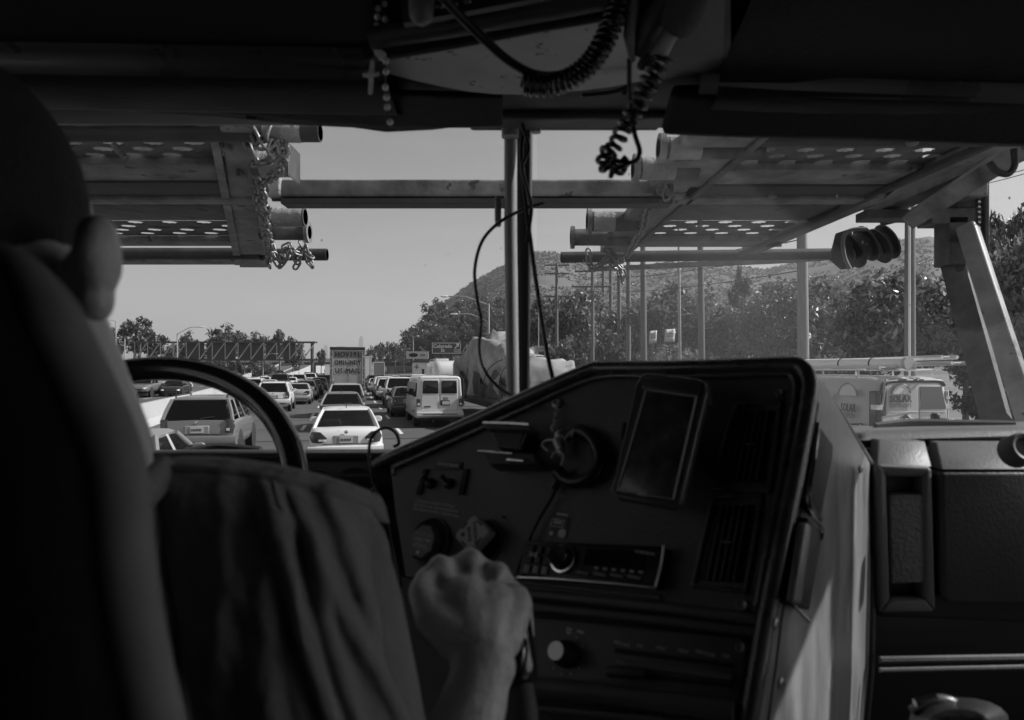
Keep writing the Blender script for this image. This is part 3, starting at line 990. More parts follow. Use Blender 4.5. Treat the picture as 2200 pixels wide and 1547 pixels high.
def make_car(kind, name, label, cat="car", paint=PW, group="cars queuing on the freeway"):
    S = CARS[kind]
    t = thing(name, label, cat, (0, 0, 0), 0, group)
    L = S['L']; yr = S['st'][0][0]
    # body: interpolate the stations for a smoother loft
    st = S['st']
    m = MB(); m.loft([ring(*s) for s in st])
    obj("body", m, paint, t, sm=50)
    zb, zr, yrb, yrt, yft, yfb, wb, wr = S['gh']
    cb = [V((-wb, yrb, zb - .03)), V((wb, yrb, zb - .03)), V((wb, yfb, zb - .05)), V((-wb, yfb, zb - .05))]
    ct = [V((-wr, yrt, zr - .03)), V((wr, yrt, zr - .03)), V((wr, yft, zr - .05)), V((-wr, yft, zr - .05))]
    m = MB()
    def rrect(x, y0, y1, z, r):
        out = []
        for cx, cy, a0 in ((x - r, y1 - r, 0), (-x + r, y1 - r, 90), (-x + r, y0 + r, 180), (x - r, y0 + r, 270)):
            for k in range(4):
                a = math.radians(a0 + 30 * k)
                out.append(V((cx + r * math.cos(a), cy + r * math.sin(a), z)))
        return out
    m.loft([rrect(wr + .015, yrt - .03, yft + .03, zr - .06, .1), rrect(wr + .02, yrt - .04, yft + .03, zr - .02, .12), rrect(wr - .04, yrt + .03, yft - .06, zr + .02, .15), rrect(wr - .25, yrt + .3, yft - .4, zr + .045, .15)])
    obj("roof", m, paint, t, sm=60)
    for i in range(4):
        m = MB(); m.tube([cb[i], cb[i].lerp(ct[i], .5) + V((.015 if cb[i].x > 0 else -.015, 0, 0)), ct[i]], .055, 6); obj("pillar", m, paint, t, sm=60)
    nside = 3 if kind in ('minivan', 'suv') else 2
    for sx in (0, 1):
        a0, a1 = (cb[1], cb[2]) if sx else (cb[0], cb[3])
        b0, b1 = (ct[1], ct[2]) if sx else (ct[0], ct[3])
        for k in range(1, nside):
            f = k / nside
            m = MB(); m.tube([a0.lerp(a1, f), b0.lerp(b1, f)], .04, 5); obj("pillar", m, paint, t, sm=60)
    def quad(name, a, b, c, d, ins, mt, out):
        def bl(u, v):
            return a.lerp(b, u).lerp(d.lerp(c, u), v)
        q = [bl(ins, ins * .8), bl(1 - ins, ins * .8), bl(1 - ins, 1 - ins), bl(ins, 1 - ins)]
        n = (q[1] - q[0]).cross(q[3] - q[0]).normalized()
        m = MB(); m.ext([p + n * out for p in q], -n * .008)
        return obj(name, m, mt, t, sm=0)
    G = S['glass']
    quad("rear_window", cb[0], cb[1], ct[1], ct[0], .05, G, .035)
    quad("windscreen", cb[2], cb[3], ct[3], ct[2], .05, GLASS, .03)
    for k in range(nside):
        f0, f1 = k / nside, (k + 1) / nside
        quad("side_window", cb[1].lerp(cb[2], f0), cb[1].lerp(cb[2], f1), ct[1].lerp(ct[2], f1), ct[1].lerp(ct[2], f0), .07, G, .02)
        quad("side_window", cb[3].lerp(cb[0], f0), cb[3].lerp(cb[0], f1), ct[3].lerp(ct[0], f1), ct[3].lerp(ct[0], f0), .07, G, .02)
    m = MB(); m.bb(-S['W'] / 2 + .2, S['W'] / 2 - .2, yr + .35, -yr - .35, .16, .4); obj("underbody", m, TRIM, t)
    # rear face
    tl = S['tl']
    sw_, sy_ = [q[3] for q in st[:5]], [q[0] for q in st[:5]]
    for s in (-1, 1):
        px_ = [min(q[0], sw_[4] - .004) for q in tl]
        rg = []
        for x in np.linspace(min(px_), max(px_), 9):
            x = float(min(max(x, min(px_) + 1e-4), max(px_) - 1e-4))
            zz = []
            for k in range(len(tl)):
                xa, xb = px_[k], px_[(k + 1) % len(tl)]
                if (xa - x) * (xb - x) <= 0 and xa != xb:
                    zz.append(tl[k][1] + (tl[(k + 1) % len(tl)][1] - tl[k][1]) * (x - xa) / (xb - xa))
            yy = float(np.interp(x, sw_, sy_)) - .016
            rg.append([V((s * x, yy + d, z)) for z, d in ((min(zz), .12), (min(zz), 0), ((min(zz) + max(zz)) / 2, -.006), (max(zz), 0), (max(zz), .12))])
        m = MB(); m.loft(rg); o = obj("tail_light", m, LAMPR, t, sm=50)
        xs = [p[0] for p in tl]; zs = [p[1] for p in tl]
        x0, x1 = min(xs), max(xs); z0, z1 = min(zs), max(zs)
        m = MB(); m.bb(min(s * (x0 + .1 * (x1 - x0)), s * (x0 + .5 * (x1 - x0))), max(s * (x0 + .1 * (x1 - x0)), s * (x0 + .5 * (x1 - x0))), yr - .02, yr + .1, z0 + .15 * (z1 - z0), z0 + .38 * (z1 - z0)); obj("reflector", m, LAMPW, o, bev=(.008, 1))
    zp = S['plate']
    m = MB(); m.bb(-.3, .3, yr - .008, yr + .1, zp - .12, zp + .1); obj("plate_recess", m, mat("plate_recess", .3, .5), t, bev=(.02, 2))
    m = MB(); m.bb(-.155, .155, yr - .02, yr - .005, zp - .08, zp + .075); pl = obj("number_plate", m, PLATE, t)
    m = MB()
    for k in range(7): m.bb(-.125 + k * .036, -.105 + k * .036, yr - .024, yr - .0195, zp - .035, zp + .025)
    obj("plate_number", m, TRIM, pl)
    z0, z1 = S['bump']
    W = S['W'] / 2
    m = MB(); m.loft([[V((x * W, yr + dy - .07 * (1 - x * x) , z)) for x in (-1, -.94, -.7, 0, .7, .94, 1)] + [V((x * W, yr + .4, z)) for x in (1, -1)] for z, dy in ((z0, .06), (z0 + .05, .0), ((z0 + z1) / 2, -.02), (z1 - .03, .0), (z1, .05))])
    obj("bumper", m, paint if kind != 'pickup' else mat("paint_chrome", .6, .2, .9), t, sm=40)
    m = MB(); m.bb(-W * .75, W * .75, yr - .065, yr + .1, z0 + .03, z0 + .1); obj("bumper_trim", m, TRIM, t, bev=(.01, 1))
    m = MB(); m.bb(-W * .62, W * .62, yr - .01, yr + .02, z1 + .03, z1 + .045); obj("lid_gap", m, TRIM, t)
    m = MB(); m.lathe([(.035, 0), (.045, .008), (.02, .014), (0.001, .014)], frame((0, yr + .01, zp + .18), (1, 0, 0), (0, 0, 1)), 14); obj("badge", m, CHROME, t)
    m = MB(); m.cyl((.55, yr - .05, z0 - .05), (.55, yr + .3, z0 - .05), .03); obj("exhaust", m, CHROME, t)
    # front face
    yf = st[-1][0]; zf = st[-1][2]
    m = MB(); m.bb(-.45, .45, yf - .1, yf + .02, zf - .16, zf - .03); m.bb(-.55, .55, yf - .15, yf + .02, zf - .3, zf - .2); obj("grille", m, TRIM, t, bev=(.01, 1))
    for s in (-1, 1):
        m = MB(); m.sph((s * .62, yf - .1, zf - .02), (.17, .16, .08)); obj("headlight", m, LAMPW, t)
        mx = wb + .1
        m = MB(); m.loft([[V((s * (mx + a * .11), yfb - .35 + c, zb + .06 + b * .075)) for a, b in ((-1, -.7), (-.6, -1), (.6, -1), (1, -.5), (1, .5), (.6, 1), (-.6, 1), (-1, .7))] for c in (0, .06, .12)]); obj("wing_mirror", m, TRIM if kind == 'pickup' else paint, t, bev=(.01, 2))
    if kind in ('suv', 'minivan', 'hatch'):
        m = MB(); m.tube([(.05, yrb - .04, zb + .02), (.12, yrb - .02, zb + .07), (.4, yrb + .02, zb + .1)], .012, 6); obj("wiper", m, TRIM, t)
    if kind in ('suv', 'minivan'):
        for s in (-1, 1):
            m = MB(); m.tube(spline([(s * (wr - .05), yrt + .2, zr + .02), (s * (wr - .05), yrt + .3, zr + .075), (s * (wr - .05), yft - .3, zr + .075), (s * (wr - .05), yft - .2, zr + .02)], 4), .02, 6); obj("roof_rail", m, TRIM, t)
    else:
        m = MB(); m.tube([(0, yrt + .12, zr + .02), (0, yrt - .03, zr + .16)], .012, 5); obj("aerial", m, TRIM, t)
    # cabin inside
    for x in (-.37, .37):
        for y in ((-.75, .25) if kind != 'pickup' else (.2,)):
            m = MB(); m.bb(x - .24, x + .24, y - .1, y + .06, zb - .3, zb + .22); m.bb(x - .13, x + .13, y - .1, y, zb + .25, zb + .42); obj("seat", m, SEATM, t, bev=(.04, 2))
    if kind == 'pickup':
        m = MB(); m.bb(-.78, .78, -2.62, -.9, 1.225, 1.235); obj("bed_cover", m, TRIM, t)
        m = MB(); m.bb(-.75, .75, -2.815, -2.79, .78, 1.16); obj("tailgate", m, paint, t, bev=(.015, 2))
    wx = W - .12
    a = L * .29
    for x in (-wx, wx):
        for y in (-a - .02, a + .05):
            wheel(t, x, y, S['rw'])
            s = 1 if x > 0 else -1
            m = MB(); m.lathe([(S['rw'] + .03, -.02), (S['rw'] + .09, 0), (S['rw'] + .05, .02)], Matrix.Translation((s * (W - .005), y, S['rw'])) @ Matrix.Rotation(PI / 2, 4, 'Y'), 24)
            obj("wheel_arch", m, TRIM, t, sm=40)
    return t

def drive(t, u, v, oncoming=False, slew=0.0):
    """Put a vehicle's centre at road position (u, v)."""
    t.location = R(u, v)
    t.rotation_euler = (0, 0, TH + (PI if oncoming else 0) + slew)
    WM[t.name] = Matrix.LocRotScale(t.location, t.rotation_euler, t.scale)
    return t

protos = {}
def car(kind, u, vr, paint, label, name=None, cat="car", oncoming=False, slew=0.0):
    nm = name or {'sedan': 'sedan', 'hatch': 'hatchback', 'suv': 'suv', 'minivan': 'minivan', 'pickup': 'pickup_truck'}[kind]
    if kind not in protos:
        t = make_car(kind, nm, label, cat)
        protos[kind] = t
        repaint(t, paint)
    else:
        t = dup(protos[kind], label=label, paint=paint, cat=cat)
        t.name = nm
        WM[t.name] = Matrix.Identity(4)
    if oncoming:
        t["group"] = "oncoming cars beyond the barrier"
    return drive(t, u, vr + CARS[kind]['L'] / 2 * (1), oncoming, slew)

# lane ahead
car('sedan', -0.02, 17.1, PW, "white sedan straight ahead with dark swept tail lights and pale headrests")
car('hatch', -0.2, 27.8, PG, "dark grey hatchback just ahead of the white sedan")
car('suv', -0.05, 35.6, PS, "silver car with roof rails between the dark hatchback and the mail trailer")
# lane on the left
car('sedan', -3.5, 10.5, mat("paint_ash", .24, .3, .2, coat=.5), "grey car at the lower left, only its roof and rear window above the dash")
car('suv', -3.75, 19.3, mat("paint_pewter", .22, .3, .3, coat=.5), "silver suv seen through the lower part of the steering wheel", cat="suv")
car('suv', -4.05, 41.2, PW, "white suv right of the steering wheel rim, its sunlit side facing right", cat="suv")
car('sedan', -3.3, 49.5, PS, "silver sedan just ahead of the white suv")
car('hatch', -3.2, 57.5, PL, "pale hatchback in the left queue ahead of the silver sedan")
car('sedan', -3.1, 66.5, PD, "dark sedan in the left queue ahead of the pale hatchback")
car('hatch', -2.9, 76.5, PK, "black hatchback close to the mail trailer's left side")
car('suv', -2.7, 87, PK, "tall black suv beside the front of the mail trailer", cat="suv")
# far left lanes
car('suv', -7.2, 57, PW, "white suv half hidden by the steering wheel, behind the white one", cat="suv")
car('sedan', -7.0, 66, PL, "pale sedan in the second left lane, ahead of the half hidden suv")
car('pickup', -7.0, 76, PD, "dark pickup truck in the second left lane", cat="truck")
car('sedan', -6.6, 86, PW, "white sedan in the second left lane ahead of the dark pickup")
car('suv', -6.2, 96, PS, "silver suv in the second left lane below the white ramp wall", cat="suv")
car('hatch', -10.6, 78, PS, "silver hatchback in the outermost left lane under the gantry")
car('sedan', -10.2, 92, PW, "white sedan far ahead in the outermost left lane")
car('minivan', -5.6, 112, PW, "white van far ahead at the foot of the gantry post", cat="van")
car('suv', -5.8, 126, PD, "dark suv far ahead below the end of the bridge", cat="suv")
car('sedan', -3.0, 101, PG, "grey sedan far ahead left of the mail trailer")
car('minivan', -2.2, 135, PW, "white van farthest ahead, left of the mail trailer under the bridge", cat="van")
# lanes on the right
car('hatch', 3.05, 35.5, PD, "dark hatchback squeezed behind the white passenger van")
car('pickup', 3.35, 43.6, PW, "white pickup truck with dark cab window beyond the passenger van", cat="truck")
car('suv', 3.1, 54.5, PL, "pale suv peeking out left of the white pickup", cat="suv")
car('minivan', 3.3, 63, PW, "white van ahead of the pale suv in the right lane", cat="van")
car('sedan', 3.0, 74, PS, "silver car farther ahead in the right lane")
car('suv', 3.2, 84, PD, "dark suv far ahead in the right lane", cat="suv")
car('pickup', 6.9, 66, PW, "white pickup far ahead with a high cab beside the roadside building", cat="truck")
for k_, (u_, v_, kd, pt_, lb, ct) in enumerate((
    (-9.6, 104, 'suv', PW, "white suv far ahead beside the gantry post", "suv"), (-9.0, 118, 'sedan', PG, "grey sedan far ahead beyond the gantry post", "car"),
    (-6.0, 140, 'hatch', PL, "pale hatchback far ahead left of the mail trailer's roof line", "car"), (-4.6, 165, 'sedan', PK, "black sedan far ahead under the bridge", "car"),
    (-7.8, 150, 'minivan', PS, "silver van far ahead by the ramp wall", "van"), (3.4, 97, 'sedan', PW, "white sedan far ahead between the two box trucks", "car"),
    (3.6, 112, 'hatch', PD, "dark hatchback far ahead right of the box truck", "car"), (6.8, 84, 'suv', PS, "silver suv far ahead beside the motorhome", "suv"), (6.9, 100, 'sedan', PL, "pale sedan far ahead in the exit lane", "car"), (3.8, 130, 'suv', PW, "white suv farthest ahead in the right lane", "suv"))):
    car(kd, u_, v_, pt_, lb, cat=ct)
# opposite carriageway
car('suv', -13.2, 41.5, PD, "dark oncoming car nearest beyond the barrier, beside the driver's neck", oncoming=True)
car('pickup', -17.2, 64, PG, "grey oncoming pickup beyond the barrier, second from the driver's neck", cat="truck", oncoming=True)
car('hatch', -15.0, 66, PK, "black oncoming hatchback under the steering wheel rim", oncoming=True)
car('sedan', -18.5, 84, PW, "white oncoming sedan far beyond the barrier", oncoming=True)
car('minivan', -22.0, 92, PS, "silver oncoming van behind the steering wheel top", cat="van", oncoming=True)
# on the ramp
for px, py, Y, p, lab in ((600, 811, 140, PK, "small black car at the foot of the left ramp"), (636, 796, 215, PD, "small dark car halfway up the left ramp")):
    t = dup(protos['sedan'], label=lab, paint=p); t.name = "sedan"
    q = P(px, py, Y); t.location = q; t.rotation_euler = (0, 0, TH + .15); t["group"] = "cars on the ramp"

# ---- boxy vehicles
def wheels(t, xs, ys, r, w=.26):
    for x in xs:
        for y in ys:
            wheel(t, x, y, r, w)

def rr_ring(w, z0, z1, y, rt, rb=.06, tum=0.0):
    """Cross-section with round roof edges; TUM narrows the top."""
    out = []
    for cx, cz, a0, r in ((w - tum - rt, z1 - rt, 0, rt), (-w + tum + rt, z1 - rt, 90, rt), (-w + rb, z0 + rb, 180, rb), (w - rb, z0 + rb, 270, rb)):
        for k in range(5):
            a = math.radians(a0 + 22.5 * k)
            out.append(V((cx + r * math.cos(a), y, cz + r * math.sin(a))))
    return out

# white passenger van
t = thing("passenger_van", "white passenger van with two dark rear windows in the lane to the right", "van", (0, 0, 0), 0, "cars queuing on the freeway")
W = 1.0
m = MB(); m.loft([rr_ring(W * .94, .5, 2.08, -2.8, .14, .05, .1), rr_ring(W * .985, .42, 2.13, -2.74, .16, .06, .1), rr_ring(W, .4, 2.14, -2.6, .18, .06, .1), rr_ring(W, .4, 2.14, 1.0, .18, .06, .1), rr_ring(W, .4, 2.08, 1.5, .18, .06, .12), rr_ring(W, .4, 1.3, 2.1, .12, .06, .04), rr_ring(W * .95, .45, 1.05, 2.75, .1, .06, .04), rr_ring(W * .85, .5, .9, 2.82, .1, .06)])
obj("body", m, PW, t, sm=40)
for s in (-1, 1):
    m = MB(); m.ext([(s * .06, -2.835, 1.42), (s * .72, -2.835, 1.42), (s * .70, -2.835, 1.90), (s * .65, -2.835, 1.95), (s * .1, -2.835, 1.95), (s * .06, -2.835, 1.91)], (0, .06, 0)); o = obj("rear_window", m, GLASSO, t, bev=(.015, 2), sm=0)
    m = MB(); m.bb(s * .39 - .36, s * .39 + .36, -2.818, -2.72, .72, 2.0); obj("rear_door", m, PW, t, bev=(.02, 2))
    m = MB(); m.bb(min(s * .8, s * .96), max(s * .8, s * .96), -2.825, -2.6, .88, 1.2); o = obj("tail_light", m, LAMPR, t, bev=(.02, 2))
    m = MB(); m.bb(min(s * .83, s * .92), max(s * .83, s * .92), -2.835, -2.8, .93, 1.03); obj("reflector", m, LAMPW, o)
    for y0, y1 in ((-2.5, -1.55), (-1.45, -.5), (-.4, .6), (.75, 1.45)):
        m = MB(); m.ext([(s * 1.005, y0, 1.28), (s * 1.005, y1 + (.3 if y1 > 1.4 else 0), 1.28), (s * .95, y1, 1.86), (s * .95, y0, 1.86)], (-s * .05, 0, 0)); obj("side_window", m, GLASSO, t, sm=0)
    m = MB(); m.bb(min(s * 1.1, s * 1.32), max(s * 1.1, s * 1.32), 1.7, 1.82, 1.25, 1.55); m.tube([(s * 1.0, 1.75, 1.3), (s * 1.15, 1.75, 1.35)], .03, 6); obj("wing_mirror", m, TRIM, t, bev=(.02, 2))
m = MB(); m.bb(-.98, .98, -2.98, -2.75, .48, .66); obj("bumper", m, mat("paint_bumper", .6, .35), t, bev=(.03, 2))
m = MB(); m.bb(-.72, .72, -2.985, -2.97, .55, .58); obj("bumper_trim", m, TRIM, t)
m = MB(); m.bb(.02, .42, -2.84, -2.79, .92, 1.14); q = obj("plate_recess", m, TRIM, t, bev=(.01, 1))
m = MB(); m.bb(.1, .4, -2.85, -2.841, .96, 1.1); obj("number_plate", m, PLATE, t)
m = MB(); m.bb(-.66, -.38, -2.83, -2.81, .85, .9); obj("badge", m, TRIM, t)
text("lettering", "331", .16, frame((.25, -2.822, 1.2), (1, 0, 0), (0, 0, 1)), TRIM, t, .003)
m = MB(); m.bb(-.15, .15, -2.78, -2.7, 2.02, 2.06); obj("brake_light", m, LAMPR, t)
m = MB(); m.bb(-.85, .85, -2.6, 2.5, .3, .5); obj("underbody", m, TRIM, t)
m = MB(); m.bb(-.3, -.22, -2.75, -2.65, .22, .42); obj("tow_hook", m, TRIM, t)
wheels(t, (-.86, .86), (-1.7, 1.75), .37)
drive(t, 3.75, 28.9 + 2.8)

# mail trailer with its tractor
t = thing("mail_trailer", "tall box trailer lettered US MAIL in the lane ahead", "truck", (0, 0, 0))
BOXP = mat("trailer_paint", .33, .5, var=.2, vs=1.2)
m = MB(); m.bb(-1.3, 1.3, -7.3, 7.3, 1.1, 4.05); obj("box", m, BOXP, t, bev=(.03, 2))
m = MB(); m.bb(-1.33, 1.33, -7.36, -7.25, 3.9, 4.12); obj("header", m, TRIM, t, bev=(.02, 1))
for s in (-1, 1):
    m = MB(); m.bb(min(s * .02, s * 1.2), max(s * .02, s * 1.2), -7.35, -7.28, 1.2, 3.87); o = obj("rear_door", m, BOXP, t, bev=(.015, 2))
    m = MB(); m.bb(min(s * 1.22, s * 1.33), max(s * 1.22, s * 1.33), -7.38, -7.25, 1.0, 3.9); obj("corner_post", m, mat("dull_metal", .3, .5, .4), t)
    for x in (1.12,):
        m = MB(); m.tube([(s * x, -7.39, 1.25), (s * x, -7.39, 3.8)], .02, 6); m.bb(s * x - .05, s * x + .05, -7.42, -7.35, 1.5, 1.6); obj("lock_bar", m, STEEL, o)
    for z in (1.5, 2.4, 3.3):
        m = MB(); m.bb(min(s * 1.12, s * 1.3), max(s * 1.12, s * 1.3), -7.395, -7.34, z, z + .12); obj("hinge", m, STEEL, o)
    m = MB(); m.bb(min(s * .7, s * 1.1), max(s * .7, s * 1.1), -7.4, -7.3, .98, 1.08); obj("tail_light", m, LAMPR, t)
m = MB(); m.bb(-1.17, 1.17, -7.362, -7.352, 3.28, 3.84); obj("dark_band", m, mat("band_grey", .16, .5), t)
INK = mat("black_ink", .02, .6)
for s, z, sz in (("HOV191", 3.54, .56), ("OMH-INDY", 2.9, .54), ("US MAIL", 2.26, .56)):
    text("lettering", s, sz, frame((.009, -7.378, z), (1, 0, 0), (0, 0, 1)), INK, t, .002, .0, sx=.84 if len(s) < 8 else .66, spc=1.14)
    text("lettering", s, sz, frame((-.009, -7.372, z), (1, 0, 0), (0, 0, 1)), INK, t, .004, .0, sx=.84 if len(s) < 8 else .66, spc=1.14)
m = MB(); m.bb(-1.1, 1.1, -7.3, -7.2, .5, .6); m.bb(-.7, -.6, -7.3, -7.2, .55, 1.1); m.bb(.6, .7, -7.3, -7.2, .55, 1.1); obj("underride_bar", m, STEEL, t)
m = MB(); m.bb(-1.1, 1.1, -6.5, 6.5, .85, 1.08); obj("chassis", m, TRIM, t)
m = MB(); m.bb(-1.2, 1.2, 8.0, 11.0, .6, 3.9); obj("tractor_cab", m, PW, t, bev=(.15, 3))
for s in (-1, 1):
    m = MB(); m.bb(s * 1.0 - .28, s * 1.0 + .28, -6.9, -6.87, .2, .8); obj("mud_flap", m, TRIM, t)
wheels(t, (-1.02, 1.02), (-6.2, -5.0, 7.0, 10.2), .5, .5)
drive(t, 0.05, 55.4 + 7.3)
BOXES = []
def box_truck(u, vr, h, L, label, paint, name="box_truck", openrear=False, w=1.25):
    t = thing(name, label, "truck", (0, 0, 0), 0, "trucks far ahead")
    m = MB(); m.bb(-w, w, -L / 2, L / 2, 1.0, h); obj("box", m, paint, t, bev=(.04, 2))
    m = MB()
    for a in (-1, 1): m.bb(min(a * (w - .12), a * (w + .03)), max(a * (w - .12), a * (w + .03)), -L / 2 - .06, -L / 2 + .05, .95, h + .02)
    m.bb(-w - .03, w + .03, -L / 2 - .06, -L / 2 + .05, h - .12, h + .04); obj("rear_frame", m, PW, t)
    m = MB(); m.bb(-w + .13, w - .13, -L / 2 - .03, -L / 2 + .02, 1.05, h - .13); obj("rear_door", m, mat("grey_door", .16, .6) if openrear else paint, t)
    m = MB(); m.bb(-w * .9, w * .9, L / 2 + .1, L / 2 + 2, .5, 2.6); obj("cab", m, PW, t, bev=(.15, 3))
    m = MB(); m.bb(-w * .8, w * .8, -L / 2 + .2, L / 2, .6, .98); obj("chassis", m, TRIM, t)
    for a in (-1, 1):
        m = MB(); m.bb(min(a * (w + .15), a * (w + .4)), max(a * (w + .15), a * (w + .4)), L / 2 + 1.6, L / 2 + 1.75, 1.6, 2.3); m.tube([(a * w, L / 2 + 1.7, 2), (a * (w + .2), L / 2 + 1.7, 2)], .03, 5); obj("wing_mirror", m, TRIM, t)
        m = MB(); m.bb(a * .95 - .1, a * .95 + .1, -L / 2 - .08, -L / 2, .8, .93); obj("tail_light", m, LAMPR, t)
    wheels(t, (-w + .2, w - .2), (-L / 2 + 1.2, L / 2 + 1.2), .45, .35)
    return drive(t, u, vr + L / 2)
box_truck(2.35, 108, 4.3, 9, "white box truck showing just right of the mail trailer", PW)
box_truck(7.0, 160, 3.9, 12, "box trailer with a dark rear door in a pale frame under the bridge", PL, openrear=True)
box_truck(-3.2, 150, 3.3, 7, "white box truck below the bridge left of the mail trailer", PW)
box_truck(-34, 118, 3.6, 9, "white bus-like truck behind the top of the steering wheel", PL)

# rounded motorhome
t = thing("motorhome", "white motorhome with curved roof beyond the passenger van", "motorhome", (0, 0, 0), 0, "cars queuing on the freeway")
rings = []
for y, z1, w in ((-3.4, 2.2, 1.0), (-3.3, 2.6, 1.12), (-3.0, 2.85, 1.18), (-2, 3.02, 1.2), (1.5, 3.02, 1.2), (2.4, 2.85, 1.18), (3.0, 2.3, 1.1), (3.5, 1.3, 1.0)):
    rings.append(rr_ring(w, .5, z1, y, .45 if z1 > 2 else .2, .06, .05))
m = MB(); m.loft(rings); obj("body", m, PW, t, sm=50)
m = MB(); m.bb(-.75, .75, -3.46, -3.3, 1.45, 2.0); obj("rear_window", m, GLASSO, t, bev=(.03, 2))
m = MB(); m.bb(-.85, .15, -1.2, .2, 3.0, 3.18); obj("roof_unit", m, PW, t, bev=(.05, 2))
for s in (-1, 1):
    m = MB(); m.tube([(s * .9, -2.6, 3.0), (s * .9, -2.5, 3.12), (s * .9, 1.5, 3.12)], .03, 6); obj("roof_rail", m, STEEL, t)
    m = MB(); m.bb(s * .95 - .12, s * .95 + .12, -3.45, -3.3, .9, 1.25); obj("tail_light", m, LAMPR, t)
wheels(t, (-.95, .95), (-1.9, 2.2), .4)
drive(t, 7.15, 49 + 3.4)

# flatbed loaded with tarped goods
t = thing("loaded_truck", "truck piled high under a wrinkled pale tarpaulin behind the windscreen pillar", "truck", (0, 0, 0))
TARP = mat("tarpaulin", .26, .65, var=.55, vs=.7, bump=.8, bs=3.5)
u0 = 7.4; v0, v1 = 24.4, 40.0
tops = [(24.4, 1.9), (24.7, 2.55), (25.2, 2.85), (26.5, 2.72), (28, 2.9), (29.3, 2.75), (30.4, 2.95), (31.4, 3.5), (32.6, 3.75), (34, 3.85), (35.0, 4.12), (36, 3.9), (37.5, 3.8), (38.8, 3.5), (39.6, 2.9), (40, 2.2)]
rings = []
vv = np.concatenate([np.linspace(24.4, 25.2, 5), np.linspace(25.5, 39.5, 46), [39.8, 40.0]])
for i, v in enumerate(vv):
    zt = float(np.interp(v, [a for a, b in tops], [b for a, b in tops]))
    wid = 1.28 * min(1, .82 + .6 * (v - 24.4), .75 + .5 * (40.2 - v))
    rg = []
    for k in range(27):
        a = PI * k / 26
        x = -math.cos(a); z = max(0.0, math.sin(a))
        x = math.copysign(abs(x) ** .55, x); z = z ** .6
        nn = noise.noise(V((x * 1.6, v * .55, z * 1.8))) * .55 + noise.noise(V((x * 4 + 9, v * 1.7, z * 4))) * .16 - abs(noise.noise(V((x * 2, v * .9 + 4, z * 3)))) * .3 - abs(noise.noise(V((x * 5, v * 2.4 + 4, z * 2)))) * .12
        sag = .12 * math.sin(v * 2.1) * z
        rg.append(V((x * (wid + nn * 1.2), v - 32.2 + nn * .3, 1.15 + (zt - 1.15) * z * (1 + nn * .5) + sag * .4)))
    rings.append(rg)
m = MB(); m.loft(rings, closed=False, caps=False)
m.add(rings[0], [tuple(range(26, -1, -1))])
obj("tarpaulin", m, TARP, t, sm=180)
rows = [[V((-1.36 - .05 * math.sin(y * 3 + z * 2) - .04 * noise.noise(V((y * 2, z * 3, 0))), y, z)) for z in np.linspace(1.2, 2.0 + .35 * math.sin(y * 1.3) + .25 * noise.noise(V((y * 1.5, 3, 0))), 7)] for y in np.linspace(-6.5, 7.4, 60)]
m = MB(); m.grid(rows); obj("side_net", m, mat("dark_net", .06, .8, var=.5, vs=3), t, sm=180)
m = MB(); m.bb(-1.25, 1.25, -7.7, 7.6, .95, 1.16); obj("bed", m, mat("bed_wood", .12, .8), t)
m = MB(); m.bb(-.9, .9, -7.4, 8, .6, .94); obj("chassis", m, TRIM, t)
m = MB(); m.bb(-1.15, 1.15, 7.9, 10, .6, 2.9); obj("cab", m, PG, t, bev=(.15, 3))
for k in range(7):
    m = MB(); m.bb(-1.44, -1.38, 4.2 + k * .55, 4.3 + k * .55, .5, 1.95); obj("stake", m, TRIM if k % 2 else mat("stake_wood", .3, .8), t)
m = MB(); m.bb(-1.37, -1.32, 4.0, 7.8, 1.75, 1.87); m.bb(-1.37, -1.32, 4.0, 7.8, .9, 1.02); obj("rail", m, TRIM, t)
for y, a in ((-5, .25), (-1.5, -.2), (2.8, .15)):
    pts = [V((-math.cos(PI * k / 16) * 1.5, y + a * math.sin(PI * k / 8), 1.1 + (1.85 if y < 0 else 2.75) * max(0.0, math.sin(PI * k / 16)) ** .55)) for k in range(17)]
    m = MB(); m.tube(pts, .02, 5); obj("rope", m, TRIM, t)
wheels(t, (-1.0, 1.0), (-6.0, -4.8, 8.8), .48, .45)
drive(t, u0, 32.2)

# ladder van
t = thing("ladder_van", "grey van lettered SOLAR OPTIMUM with ladders on its roof", "van", (0, 0, 0))
VANP = mat("paint_van", .5, .35, coat=.4)
W = .99
m = MB(); m.loft([rr_ring(W * .86, .5, 2.12, 0, .2, .05, .13), rr_ring(W * .93, .42, 2.21, .05, .22, .06, .13), rr_ring(W * .98, .4, 2.26, .16, .24, .06, .13), rr_ring(W, .4, 2.29, .4, .26, .06, .13), rr_ring(W, .4, 2.31, 3.2, .26, .06, .13), rr_ring(W, .4, 2.2, 3.7, .26, .06, .15), rr_ring(W, .4, 1.3, 4.4, .12, .06, .05), rr_ring(W * .9, .45, 1.0, 5.1, .12, .06, .05)])
obj("body", m, VANP, t, sm=40)
DOORP = mat("paint_door", .55, .4, coat=.3)
for s, x0, x1 in ((-1, -.8, .085), (1, .105, .78)):
    m = MB(); m.ext([(x0, -.025, .55), (x1, -.025, .55), (x1 if s < 0 else x1 - .0, -.025, 1.7), (x1 if s < 0 else x1 - .14, .0, 2.1), (x0 + (.1 if s < 0 else 0), .0, 2.1), (x0, -.025, 1.7)], (0, .08, 0)); obj("rear_door", m, DOORP, t, bev=(.02, 2), sm=20)
GREYB = mat("dark_film", .09, .4)
